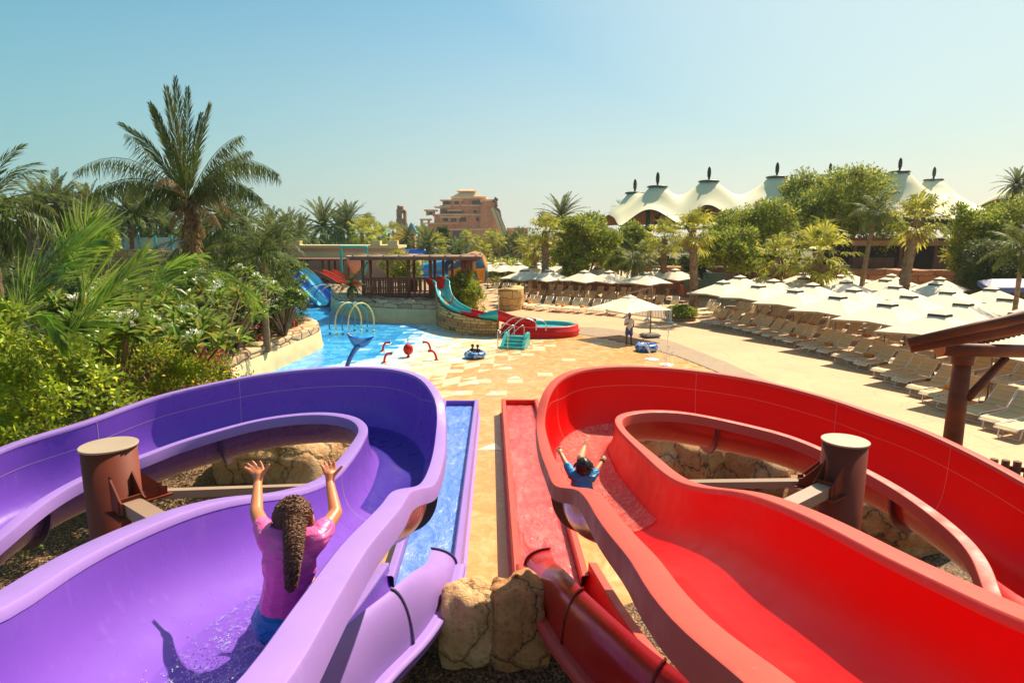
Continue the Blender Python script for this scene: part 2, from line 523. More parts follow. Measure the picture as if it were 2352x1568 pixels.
def build_slide(S, Lp, Rp, C, Y0, sgn, mats, root, depthf, s_end, joints, seam_rng, samples=190):
    L = crom(Lp, 8); R = crom(Rp, 8)
    pl = phases(L, C, Y0, sgn); pr = phases(R, C, Y0, sgn)
    s0 = max(pl[0], pr[0])
    ss = [s0 + (s_end - s0) * i / (samples - 1) for i in range(samples)]
    secs = []; As = []; Bs = []
    for s in ss:
        a = sample(L, pl, s); b = sample(R, pr, s)
        As.append(a); Bs.append(b)
    # soften the paired rims a little
    def smooth(A, n=2):
        for _ in range(n):
            A = [A[0]] + [(A[i - 1] + A[i] * 2 + A[i + 1]) / 4 for i in range(1, len(A) - 1)] + [A[-1]]
        return A
    As = smooth(As); Bs = smooth(Bs)
    for s, a, b in zip(ss, As, Bs):
        secs.append(section(a, b, depthf(s)))
    mi, mo, mr, md, msm = mats
    g = MB()
    outs = [offset_section(x, 0.03) for x in secs]
    if sgn < 0:
        g.grid(list(reversed(secs)), 0); g.grid(outs, 1)
    else:
        g.grid(secs, 0); g.grid(list(reversed(outs)), 1)
    g.build('flume', [mi, mo], root)
    # the flat flange along each rim
    for A, B, wd in ((As, Bs, 0.135), (Bs, As, 0.135)):
        m = MB()
        for prof in ([(-0.004, -0.03), (-.002, 0.004), (0.008, 0.013)], [(0.008, 0.013), (wd - .012, 0.013), (wd - .002, .008)], [(wd - .002, .008), (wd + .004, -.006), (wd + .012, -0.125)], [(wd + .012, -0.125), (wd - .004, -0.125), (wd - .014, -0.012), (0.02, -0.014)]):
            rows = []
            for i, (a, b) in enumerate(zip(A, B)):
                o = a - b; o.z = 0; o.normalize()
                rows.append([a + o * x + Vector((0, 0, z)) for x, z in prof])
            m.grid(rows, 0)
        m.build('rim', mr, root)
    # glued joints with a standing flange outside
    for s in joints:
        i = min(range(len(ss)), key=lambda k: abs(ss[k] - s))
        if i + 1 >= len(secs): continue
        m = MB()
        a, b = secs[i], secs[i + 1]
        n = len(a)
        t = [(b[k] - a[k]).normalized() * 0.008 for k in range(n)]
        ins = offset_section(a, -0.003)
        m.grid([ins, [ins[k] + t[k] for k in range(n)]], 0)
        m.build('joint_seam', msm, root)
        m = MB()
        o1 = offset_section(a, 0.028); o2 = offset_section(a, 0.115)
        T = [x * 2.2 for x in t]
        m.grid([[p - T[k] for k, p in enumerate(o1)], [p - T[k] for k, p in enumerate(o2)], [p + T[k] for k, p in enumerate(o2)], [p + T[k] for k, p in enumerate(o1)]], 0, smooth=False)
        m.build('joint_flange', md, root)
    # seam between the wall and its raised extension
    m = MB(); r1 = []; r2 = []
    for i, s in enumerate(ss):
        if seam_rng[0] <= s <= seam_rng[1]:
            ins = offset_section(secs[i], -0.004)
            M = len(ins) - 1
            zt = Bs[i].z - min(0.30, 0.30 * (s - seam_rng[0]) / 0.6 + 0.02)
            for k in range(M, M // 2, -1):
                if ins[k - 1].z < zt <= ins[k].z:
                    f = (zt - ins[k - 1].z) / (ins[k].z - ins[k - 1].z)
                    p = ins[k - 1].lerp(ins[k], f)
                    r1.append(p); r2.append(p + Vector((0, 0, 0.009))); break
    if len(r1) > 2:
        m.grid([r1, r2], 0); m.build('extension_seam', msm, root)
    return ss, secs, As, Bs

def film(secs, ss, s0, s1, k0, k1, off, name, mat, root):
    rows = []
    for i, s in enumerate(ss):
        if s0 <= s <= s1:
            ins = offset_section(secs[i], -off)
            M = len(ins) - 1
            a = int(k0(s) * M) if callable(k0) else int(k0 * M)
            b = int(k1(s) * M) if callable(k1) else int(k1 * M)
            rows.append([ins[a] .lerp(ins[b], 0) if False else ins[a + round((b - a) * j / 10)] for j in range(11)])
    m = MB(); m.grid(rows, 0)
    return m.build(name, mat, root)

def UV(lst):
    return [P(*t) if isinstance(t[0], (int, float)) and abs(t[0]) > 30 or (t[0] == 0) else Vector(t) for t in lst]
W3 = lambda *a: ('w',) + a
def pts(lst):
    return [Vector(t[1:]) if t[0] == 'w' else P(*t) for t in lst]

# ---- purple
pL = pts([W3(-1.68, 0.2, 5.35), W3(-1.66, 1.0, 5.05), (0, 1412, 4.8), (100, 1347, 4.73), (250, 1257, 4.65), (435, 1177, 4.55), (550, 1147, 4.45), (665, 1134, 4.2), (740, 1112, 3.85),
          (780, 1087, 3.7), (820, 1037, 3.6), (840, 1002, 3.53), (845, 982, 3.5), (822, 960, 3.45), (770, 949, 3.43), (700, 949, 3.40), (600, 962, 3.35),
          (500, 987, 3.30), (400, 1017, 3.24), (320, 1047, 3.2), (200, 1089, 3.14), (100, 1142, 3.07), (0, 1217, 3.0),
          W3(-5.3, 5.3, 2.8), W3(-5.0, 4.6, 2.55), W3(-4.3, 4.1, 2.25), W3(-3.6, 4.2, 1.9), W3(-3.1, 4.8, 1.55), W3(-2.8, 5.6, 1.3), W3(-2.45, 6.6, 1.08), W3(-2.2, 7.8, .88), W3(-2.0, 9.98, .62)])
pR = pts([W3(-.70, 0.2, 5.35), W3(-.70, 0.9, 5.05), (550, 1568, 4.85), (645, 1437, 4.78), (735, 1317, 4.65), (780, 1257, 4.6), (825, 1212, 4.53), (875, 1162, 4.4), (895, 1134, 4.28), (925, 1124, 4.05),
          (960, 1117, 3.85), (980, 1087, 3.68), (995, 1037, 3.58), (1003, 975, 3.52), (1010, 937, 3.70), (995, 912, 3.78), (972, 877, 3.84), (940, 859, 3.86), (875, 847, 3.85),
          (750, 847, 3.82), (600, 862, 3.75), (450, 892, 3.66), (350, 917, 3.6), (200, 972, 3.5), (100, 1002, 3.45), (0, 1037, 3.4),
          W3(-6.45, 6.3, 3.2), W3(-6.4, 5.3, 3.0), W3(-6.0, 4.2, 2.75), W3(-5.1, 3.3, 2.45), W3(-3.9, 3.0, 2.1), W3(-2.9, 3.5, 1.7), W3(-2.2, 4.5, 1.35), W3(-1.8, 5.5, 1.1),
          W3(-1.54, 6.5, .95), W3(-1.27, 7.3, .82), W3(-1.1, 7.98, .75), W3(-.96, 8.84, .68), W3(-.94, 9.98, .62)])
slide_p = thing('water_slide', 'big purple spiral body slide on the left, with the girl in pink sitting in it', 'water slide')
Cp = (-3.65, 6.3)
R24 = 2.4
def dep(s):
    if s < -2.2: return 0.47
    if s < 0.5: return 0.47 + 0.09 * (s + 2.2) / 2.7
    if s < 13: return 0.56
    return 0.50
send = 2 * math.pi * R24 + 3.3
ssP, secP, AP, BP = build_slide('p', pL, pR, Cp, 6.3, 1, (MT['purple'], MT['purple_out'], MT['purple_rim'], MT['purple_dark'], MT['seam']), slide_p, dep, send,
                    [-0.15 * R24, 0.92 * R24, 1.75 * R24, 2.35 * R24, 2.9 * R24, 4.2 * R24], (1.6, 3.6 * R24))
# ---- red
rL = pts([W3(.78, 0.2, 5.35), W3(.75, .9, 5.05), (1827, 1568, 4.88), (1692, 1475, 4.8), (1610, 1404, 4.72), (1555, 1343, 4.65), (1517, 1288, 4.58), (1467, 1239, 4.5), (1424, 1190, 4.4), (1390, 1146, 4.22),
          (1358, 1124, 4.0), (1309, 1118, 3.8), (1287, 1080, 3.65), (1265, 1031, 3.57), (1250, 972, 3.5), (1250, 935, 3.68), (1262, 908, 3.76), (1281, 877, 3.84), (1312, 858, 3.87), (1350, 849, 3.87), (1410, 844, 3.86), (1500, 845, 3.84),
          (1610, 855, 3.8), (1747, 877, 3.72), (1900, 917, 3.62), (2000, 951, 3.55), (2104, 987, 3.48), (2230, 1046, 3.4), (2352, 1113, 3.32),
          W3(5.68, 6.0, 3.2), W3(5.6, 5.1, 3.0), W3(5.2, 4.2, 2.75), W3(4.4, 3.3, 2.45), W3(3.4, 3.0, 2.1), W3(2.5, 3.4, 1.7), W3(1.8, 4.4, 1.35), W3(1.3, 5.4, 1.12),
          W3(.95, 6.36, .98), W3(.787, 6.85, .9), W3(.60, 7.46, .8), W3(.42, 8.18, .75), W3(.30, 8.95, .68), W3(.21, 9.93, .62)])
rR = pts([W3(1.76, 0.2, 5.35), W3(1.70, 1.0, 5.05), (2352, 1436, 4.75), (2214, 1371, 4.68), (2049, 1294, 4.62), (1884, 1206, 4.52), (1775, 1157, 4.42), (1693, 1132, 4.25), (1588, 1118, 3.95), (1528, 1091, 3.75),
          (1468, 1036, 3.6), (1424, 992, 3.53), (1410, 967, 3.5), (1420, 953, 3.46), (1446, 946, 3.44), (1500, 942, 3.42), (1583, 948, 3.38), (1720, 976, 3.3), (1830, 1006, 3.24), (1961, 1063, 3.16),
          (2076, 1124, 3.08), (2186, 1201, 3.0), (2258, 1272, 2.93), (2296, 1354, 2.86),
          W3(4.0, 4.45, 2.65), W3(3.4, 4.0, 2.35), W3(2.75, 4.1, 2.0), W3(2.25, 4.7, 1.6), W3(1.95, 5.5, 1.3), W3(1.7, 6.5, 1.1), W3(1.47, 7.8, .9), W3(1.22, 9.98, .62)])
slide_r = thing('water_slide', 'big red spiral body slide on the right, with a boy splashing down its bend', 'water slide')
Cr = (3.05, 6.3)
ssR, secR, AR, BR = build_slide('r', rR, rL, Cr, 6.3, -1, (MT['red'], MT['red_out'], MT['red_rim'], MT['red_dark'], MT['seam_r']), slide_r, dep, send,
                    [-0.15 * R24, 0.85 * R24, 1.55 * R24, 2.15 * R24, 2.7 * R24, 4.2 * R24], (1.6, 3.6 * R24))

# water running in the flumes
film(secP, ssP, -6.0, -2.9, 0.42, 0.70, 0.008, 'water', MT['film_b'], None)['kind'] = 'structure'
film(secP, ssP, -0.2, 2.6 * R24, lambda s: 0.28, lambda s: 0.66 if s < 5 else 0.6, 0.014, 'water', MT['bowl_b'], None)['kind'] = 'structure'
film(secR, ssR, -6.0, -2.6, 0.50, 0.62, 0.008, 'water', MT['film_r'], None)['kind'] = 'structure'
film(secP, ssP, 2 * math.pi * R24 - 2.5, send, .26, .76, .13, 'water', MT['lanewater_b'], None)['kind'] = 'structure'
film(secR, ssR, 2 * math.pi * R24 - 2.5, send, .26, .76, .13, 'water', MT['lanewater_r'], None)['kind'] = 'structure'
film(secR, ssR, -0.9, 2.6 * R24, lambda s: 0.26, lambda s: 0.72 if s < 5 else 0.62, 0.014, 'water', MT['bowl_r'], None)['kind'] = 'structure'

# ---- curled cover over the outer wall of the last bend, ending in a lip
def cover(B, A, ss, s0, s1, mat, mdark, mrim, root, ribs):
    rows = []; rib_at = []
    idx = [i for i, s in enumerate(ss) if s0 <= s <= s1]
    for i in idx:
        b, a = B[i], A[i]
        o = a - b; o.z = 0; o.normalize()
        row = []
        tt = min(1.0, (s1 - ss[i]) / 2.2); tt = tt * tt * (3 - 2 * tt)
        hh = .27 + .50 * tt; lw = .44 - .16 * tt
        for k in range(10):
            th = math.radians(84) * k / 9
            row.append(b - o * 0.01 + o * (lw * (1 - math.cos(th))) + Vector((0, 0, hh * math.sin(th) + 0.01)))
        rows.append(row)
    m = MB(); m.grid(rows, 0)
    low = [[p + Vector((0, 0, -0.015)) for p in r] for r in rows]
    m.grid(low, 0)
    m.build('curled_cover', mat, root)
    for rb in ribs + [s1]:
        j = min(range(len(idx)), key=lambda k: abs(ss[idx[k]] - rb))
        r = rows[j]; r0 = rows[max(0, j - 1)]
        t = (r[0] - r0[0]).normalized() * 0.014
        m = MB()
        out = []
        for k, p in enumerate(r):
            c = r[-1].lerp(r[0], 0.5); c.z = r[0].z - 0.1
            out.append(p + (p - c).normalized() * 0.035)
        m.grid([[p - t for p in r], [p - t for p in out], [p + t for p in out], [p + t for p in r], [p - t for p in r]], 0, smooth=False)
        m.build('joint_flange', mdark, root)
    # flange under the cover
    fr = []
    for i in idx:
        b, a = B[i], A[i]
        o = b - a; o.z = 0; o.normalize()
        fr.append([b + o * x + Vector((0, 0, z)) for x, z in ((-0.02, .025), (.10, .025), (.17, .012), (.175, -.05), (.16, -.05))])
    m = MB(); m.grid(fr, 0); m.build('rim', mrim, root)
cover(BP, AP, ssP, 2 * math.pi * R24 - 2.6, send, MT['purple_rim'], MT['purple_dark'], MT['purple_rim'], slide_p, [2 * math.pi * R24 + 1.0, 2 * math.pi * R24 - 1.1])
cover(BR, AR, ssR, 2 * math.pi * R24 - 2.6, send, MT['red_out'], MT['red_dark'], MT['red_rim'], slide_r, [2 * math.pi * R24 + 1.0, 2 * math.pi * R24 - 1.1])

# ---- run-out lanes on the ground
def lane(a0, a1, b0, b1, mat, mr, wmat, root, zt=0.5):
    """a: inner (left) wall top line, b: outer wall line"""
    a0, a1, b0, b1 = map(Vector, (a0, a1, b0, b1))
    def wall(p, q, o, nm):
        m = MB()
        o = Vector(o)
        prof = [(0, 0.02), (0, zt), (0.03, zt + .03), (0.12, zt + .03), (0.14, zt), (0.14, 0.05), (0.20, .02)]
        m.grid([[pp + o * x + Vector((0, 0, z)) for x, z in prof] for pp in (p, q)], 0, smooth=False)
        m.build(nm, mr, root)
    d = (a1 - a0).normalized()
    side = Vector((-d.y, d.x, 0))
    wall(a0, a1, side, 'lane_wall'); wall(b0, b1, -side, 'lane_wall')
    m = MB()
    m.add([a0 + Vector((0, 0, .12)), b0 + Vector((0, 0, .12)), b1 + Vector((0, 0, .12)), a1 + Vector((0, 0, .12))], [(0, 1, 2, 3)])
    m.build('lane_floor', mat, root)
    m = MB()
    c = (a1 + b1) / 2
    ang = math.atan2((b1 - a1).y, (b1 - a1).x)
    m.box((c.x, c.y, zt / 2), ((b1 - a1).length + .1, 0.12, zt - .02), ang, 0, 0.02)
    m.build('lane_end_wall', mat, root)
    m = MB()
    n = 60; rows = []
    for i in range(n):
        t = i / (n - 1)
        pa = a0.lerp(a1, t * .992); pb = b0.lerp(b1, t * .992)
        rows.append([pa.lerp(pb, .01 + .98 * j / 8) + Vector((0, 0, 0.33 + 0.02 * mnoise.noise(Vector((j * .7, i * .6, 3))))) for j in range(9)])
    m.grid(rows, 0)
    w = m.build('water', wmat); w['kind'] = 'structure'
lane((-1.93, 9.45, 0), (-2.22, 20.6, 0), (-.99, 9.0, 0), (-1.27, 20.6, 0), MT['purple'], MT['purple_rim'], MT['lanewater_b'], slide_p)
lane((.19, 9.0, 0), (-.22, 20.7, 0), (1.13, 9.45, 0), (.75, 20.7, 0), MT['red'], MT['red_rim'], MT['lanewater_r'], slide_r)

# ---- steel support posts with bracket arms
def support(px, py, top, targets, label, mirror):
    t = thing('support_post', label, 'post', (px, py, 0), group='brown steel posts inside the slide loops')
    m = MB(); m.cyl((0, 0, 0), (0, 0, top), 0.235, 40); m.build('column', MT['brown_paint'], t)
    m = MB(); m.lathe([(0.25, top + .001), (0.25, top + .016), (0.245, top + .02)], n=40); m.build('cap_plate', MT['cap_paint'], t)
    for (tx, ty, tz, z0, w) in targets:
        d = Vector((tx - px, ty - py, 0)); L = d.length; d.normalize()
        a = Vector((d.x * .23, d.y * .23, z0)); b = Vector((tx - px, ty - py, tz))
        m = MB(); m.beam(a + (b - a).normalized() * .16, b, w, w * .75); m.build('bracket_arm', MT['tan_paint'], t)
        m = MB()
        sd = Vector((-d.y, d.x, 0))
        for k in (-1, 1):
            o = sd * (k * w * .62)
            base = a + o
            tri = [base - d * .04 + Vector((0, 0, -w * .3)), base + d * .22 + Vector((0, 0, -w * .3)), base + d * .22 + Vector((0, 0, w * .45)), base + d * .18 + Vector((0, 0, w * .5)), base - d * .04 + Vector((0, 0, .30)), ]
            th = sd * 0.008
            n = len(tri)
            m.add([p - th for p in tri] + [p + th for p in tri], [tuple(range(n))[::-1], tuple(range(n, 2 * n))] + [(i, (i + 1) % n, n + (i + 1) % n, n + i) for i in range(n)])
        m.beam(a - d * .05 + Vector((0, 0, -w * .42)), a + d * .26 + Vector((0, 0, -w * .42)), w * 2.0, .018)
        m.beam(a + d * .145, a + d * .165, w * 1.5, w * 1.2)
        m.build('gusset_plate', MT['brown_paint'], t)
    return t
support(-3.84, 5.72, 4.02, [(-1.75, 4.15, 3.5, 3.52, .16), (-2.0, 7.9, 2.72, 3.46, .11)], 'thick brown steel post inside the purple slide loop, left of the girl', 1)
support(3.74, 6.75, 3.72, [(1.55, 5.1, 3.22, 3.25, .16), (1.75, 7.5, 2.9, 3.2, .11)], 'thick brown steel post inside the red slide loop, right of the boy', -1)
# ================================================================== ground, paving, pool
def stamped(name, c1, c2, sc_=0.8, rough=0.7):
    m, t, b, N, L = newmat(name)
    v = coords(t)
    ed = voro(t, v, sc_, 'DISTANCE_TO_EDGE', 1.0)
    ce = voro(t, v, sc_, 'F1', 1.0)
    big = noise(t, v, 0.25, 4, 0.6)
    fine = noise(t, v, 14, 5, 0.7)
    col = mix(t, c1, c2, ramp(t, big, [(0.35, (0, 0, 0)), (0.65, (1, 1, 1))]))
    col = mix(t, col, mix(t, sc(c1, .86), sc(c2, 1.1), ce.outputs['Color']), 0.35)
    col = mix(t, col, sc(c1, 0.5), ramp(t, ed.outputs['Distance'], [(0.002, (.45, .45, .45)), (0.012, (0, 0, 0))]))
    col = mix(t, col, sc(c1, 0.7), ramp(t, fine, [(0.3, (.6, .6, .6)), (0.6, (0, 0, 0))]))
    L.new(col, b.inputs['Base Color']); b.inputs['Roughness'].default_value = rough
    n1 = bump(t, ramp(t, ed.outputs['Distance'], [(0, (0, 0, 0)), (0.03, (1, 1, 1))]), 0.4, 0.02, None)
    bump(t, fine, 0.25, 0.02, b, n1)
    return m
MT['plaza'] = stamped('stamped_paving', lin(194, 150, 104), lin(210, 170, 122), 0.7)
MT['path'] = stamped('grey_paving', lin(146, 118, 88), lin(162, 134, 102), 1.6)
MT['land'] = simple('garden_soil', lin(96, 92, 52), 0.95, 0.35, 0.6, 0.5, 6)
MT['soil'] = simple('planter_soil', lin(60, 50, 32), 0.95, 0.3, 3, 0.6, 12)
def gravelmat():
    m, t, b, N, L = newmat('pebble_gravel')
    v = coords(t)
    vo = voro(t, v, 26, 'F1', 1.0)
    big = noise(t, v, 1.2, 3)
    col = ramp(t, vo.outputs['Color'], [(0.1, lin(88, 58, 34)), (0.45, lin(150, 108, 66)), (0.75, lin(176, 138, 92)), (0.95, lin(205, 178, 140))])
    col = mix(t, col, (0.02, 0.012, 0.006), ramp(t, vo.outputs['Distance'], [(0.35, (0, 0, 0)), (0.75, (1, 1, 1))]))
    col = mix(t, col, sc(lin(120, 84, 50), .6), ramp(t, big, [(0.4, (0, 0, 0)), (0.7, (.4, .4, .4))]))
    L.new(col, b.inputs['Base Color']); b.inputs['Roughness'].default_value = 0.75
    h = N.new('ShaderNodeMath'); h.operation = 'SUBTRACT'; h.inputs[0].default_value = 1.0
    L.new(vo.outputs['Distance'], h.inputs[1])
    bump(t, h.outputs[0], 1.0, 0.03, b)
    return m
MT['gravel'] = gravelmat()
def wetpad():
    m, t, b, N, L = newmat('wet_painted_pad')
    at = N.new('ShaderNodeVertexColor'); at.layer_name = 'Col'
    v = coords(t)
    n = noise(t, v, 1.1, 6, 0.7, 2.2)
    n2 = noise(t, v, 7, 4, 0.7, 1.0)
    col = mix(t, at.outputs['Color'], lin(240, 200, 150), ramp(t, n, [(0.48, (0, 0, 0)), (0.72, (.45, .45, .45))]))
    col = mix(t, col, lin(165, 108, 58), ramp(t, n, [(0.25, (.22, .22, .22)), (0.45, (0, 0, 0))]))
    L.new(col, b.inputs['Base Color'])
    L.new(ramp(t, n, [(0.4, (.22,) * 3), (0.65, (.5,) * 3)]), b.inputs['Roughness'])
    b.inputs['Specular IOR Level'].default_value = 0.5
    n1 = bump(t, n, 0.5, 0.03, None)
    bump(t, n2, 0.35, 0.02, b, n1)
    return m
MT['pad'] = wetpad()
def poolmat():
    m, t, b, N, L = newmat('pool_water')
    v = coords(t)
    n = noise(t, v, 0.8, 5, 0.65, 1.5)
    n2 = noise(t, coords(t, 'Object', (1, .5, 1)), 3.2, 5, 0.7, 1.5)
    at = N.new('ShaderNodeVertexColor'); at.layer_name = 'Col'
    col = mix(t, at.outputs['Color'], lin(20, 120, 205), ramp(t, n, [(0.3, (.5, .5, .5)), (0.5, (0, 0, 0))]))
    col = mix(t, col, lin(150, 222, 246), ramp(t, n2, [(0.56, (0, 0, 0)), (0.66, (.75, .75, .75))]))
    L.new(col, b.inputs['Base Color'])
    b.inputs['Roughness'].default_value = 0.1
    b.inputs['Specular IOR Level'].default_value = 0.35
    n1 = bump(t, n, 0.25, 0.05, None)
    bump(t, n2, 0.45, 0.04, b, n1)
    return m
MT['pool'] = poolmat()

def sheet(name, poly, z, mat, kind='structure', th=None):
    m = MB()
    m.add([(p[0], p[1], z) for p in poly], [tuple(range(len(poly)))])
    o = m.build(name, mat); o['kind'] = kind
    return o
sheet('ground', [(-1500, -60), (1500, -60), (1500, 2500), (-1500, 2500)], -0.10, MT['land'])
sheet('plaza', [(-8, 3), (60, 3), (60, 92), (-4, 92), (-8, 60)], 0.0, MT['plaza'])
def ground_pt(u, v, z=0.0):
    p = P(u, v, z); return (p.x, p.y)
XR = [(8.0, 10.6), (15, 10.5), (22, 10.0), (25.7, 9.3), (27.6, 9.05), (29.2, 8.7), (30.8, 8.35), (33.6, 7.2), (36.4, 5.6), (38.3, 4.0), (40.0, 2.0), (41.2, -1.0)]
XB = [(8.0, 13.4), (15, 12.8), (22, 11.6), (25.7, 10.7), (29.5, 10.3), (35.2, 9.3), (39.0, 7.6), (41.6, 5.2), (43.6, 2.0), (44.6, -1.0)]
def interp(tab, y):
    return float(np.interp(y, [a for a, b in tab], [b for a, b in tab]))
m = MB()
rows = []
for i in range(60):
    y = 8 + i * (41.2 - 8) / 59
    x0 = interp(XR, y) - .3; x1 = interp(XB, y)
    rows.append([(x0, y, 0.004), ((x0 + x1) / 2, y, 0.004), (max(x1, x0 + .5), y, 0.004)])
m.grid(rows, 0, smooth=False)
m2 = [(-1.0, 41.0), (1.0, 40.9), (2.2, 40.6), (4.2, 38.9), (6.5, 38.0), (7.6, 39.0), (5.2, 41.6), (2.0, 43.6), (-1.0, 44.6)]
o = m.build('path', MT['path']); o['kind'] = 'structure'
# dark drain slot along the pad edge
m = MB(); rows = []
for i in range(60):
    y = 8 + i * (40.8 - 8) / 59
    x0 = interp(XR, y)
    rows.append([(x0 - .02, y, 0.010), (x0 - .02, y, 0.02), (x0 + .06, y, 0.02), (x0 + .06, y, 0.010)])
m.grid(rows, 0, smooth=False)
o = m.build('drain_channel', simple('drain_dark', lin(84, 70, 52), .8)); tag(o, 'dark narrow drain slot curving between the ochre splash pad and the grey path', 'drain')

# painted splash pad: half-cell triangles from blue to cream to ochre
rng = random.Random(7)
OCH = [lin(210, 148, 80), lin(204, 142, 74), lin(214, 156, 90)]
CRM = [lin(222, 200, 156), lin(214, 192, 146), lin(230, 208, 168)]
ICE = [lin(186, 224, 234), lin(206, 230, 226), lin(160, 214, 236)]
BLU = [lin(28, 148, 222), lin(44, 164, 230), lin(70, 180, 236)]
MID = [lin(216, 226, 210), lin(226, 226, 196), lin(200, 224, 222)]
def blueedge(y):     # where water turns into painted pad
    return interp([(8, -14.5), (20, -11.5), (27, -8.6), (30, -7.6), (33, -6.6), (38, -6.2), (44, -6.4), (60, -9)], y)
CS = 0.66
V = []; F = []; COLS = []; WV = []; WC = []
ny = int((45 - 8.0) / CS)
for j in range(ny):
    y0 = 8 + j * CS; y1 = y0 + CS
    xr = min(interp(XR, y0), interp(XR, y1))
    x0 = -20.0
    i = 0
    while x0 + i * CS < xr:
        a = x0 + i * CS; b = min(a + CS, xr); i += 1
        xm = (a + b) / 2
        if y0 > 41 and xm > -4.6: continue
        e = blueedge(y0)
        d = xm - e
        far = y0 > 9
        def pick():
            r = rng.random()
            if d < -1.2: return ('w', BLU)
            if d < 0.9: return ('w', BLU) if r < 0.62 - d * .35 else ('p', ICE)
            if d < 2.6: return ('p', ICE) if r < .6 - (d - .9) * .2 else ('p', MID)
            if d < 4.4: return ('p', MID) if r < .65 else ('p', CRM)
            lim = 5.6 + (y0 - 20) * 0.10
            if d < 5.4: return ('p', CRM) if r < .7 else ('p', MID)
            if d < lim + 2.4 and y0 > 16: return ('p', CRM) if r < .72 - (d - 5.4) * .16 else ('p', OCH)
            if d < lim + 4.5: return ('p', CRM) if r < .06 else ('p', OCH)
            return ('p', OCH)
        k1, c1 = pick()
        if rng.random() < 0.28 or d > 8: k2, c2 = k1, c1
        else: k2, c2 = pick()
        if d > 8 and rng.random() < 0.0: k2, c2 = 'p', CRM
        if k1 != k2: k1 = k2 = 'p'
        if k1 == 'w':
            WV.append([(a, y0, .012), (b, y0, .012), (b, y1, .012), (a, y1, .012)]); WC.append(BLU[rng.randrange(3)])
        else:
            ca = c1[rng.randrange(3)] if c1 is not OCH else OCH[0]
            cb = c2[rng.randrange(3)] if c2 is not OCH else OCH[0]
            if c1 is c2 and rng.random() < .3: cb = ca
            V.append([(a, y0, .012), (b, y0, .012), (b, y1, .012)]); COLS.append(cb)
            V.append([(a, y0, .012), (b, y1, .012), (a, y1, .012)]); COLS.append(ca)
def colmesh(name, V, cols, mat, k):
    o = np_mesh(name, np.array(V, dtype=np.float32), mat, k=k)
    at = o.data.color_attributes.new('Col', 'FLOAT_COLOR', 'CORNER')
    c = np.ones((len(cols), k, 4), dtype=np.float32)
    c[:, :, :3] = np.array(cols, dtype=np.float32)[:, None, :]
    at.data.foreach_set('color', c.ravel())
    return o
o = colmesh('splash_pad', V, COLS, MT['pad'], 3); o['kind'] = 'structure'
# far lazy-river water
for j in range(0, 60):
    y0 = 45 + j * 0.9 - (45 - (8 + ny * CS)) * (1 if j == 0 else 1); y1 = y0 + 0.9
    WV.append([(-60, y0, .012), (-6.2, y0, .012), (-6.2, y1, .012), (-60, y1, .012)]); WC.append(BLU[rng.randrange(3)])
WV.append([(-60, 8, .012), (-20, 8, .012), (-20, 8 + ny * CS, .012), (-60, 8 + ny * CS, .012)]); WC.append(BLU[1])
o = colmesh('water', WV, WC, MT['pool'], 4); o['kind'] = 'structure'
# pale triangles inlaid between the lanes
m = MB()
for (u, v, w) in ((1125, 1028, .62), (1130, 905, .5), (1050, 905, .5), (1085, 880, .5), (1180, 868, .5), (1165, 846, .5)):
    x, y = ground_pt(u, v)
    m.add([(x - w * .6, y - w * .35, .018), (x + w * .6, y - w * .35, .018), (x + w * .25, y + w * .6, .018)], [(0, 1, 2)])
o = m.build('painted_mark', simple('cream_floor_paint', lin(244, 226, 186), .5)); o['kind'] = 'structure'
# gravel bed under the slides
gp = [(-24, 2.0), (26, 2.0), (26, 6), (12.6, 8.6), (10.2, 13.0), (9.6, 18.5), (4.0, 18.5), (2.8, 12.6), (2.2, 9.6), (.2, 8.6), (-1.0, 8.6), (-2.5, 9.6), (-3.0, 12.8), (-3.6, 18.5), (-8.8, 19.0), (-9, 15.6), (-14, 12.0), (-24, 12)]
g = MB()
nx = 150; ny_ = 50
sheet('gravel', gp, 0.03, MT['gravel'])

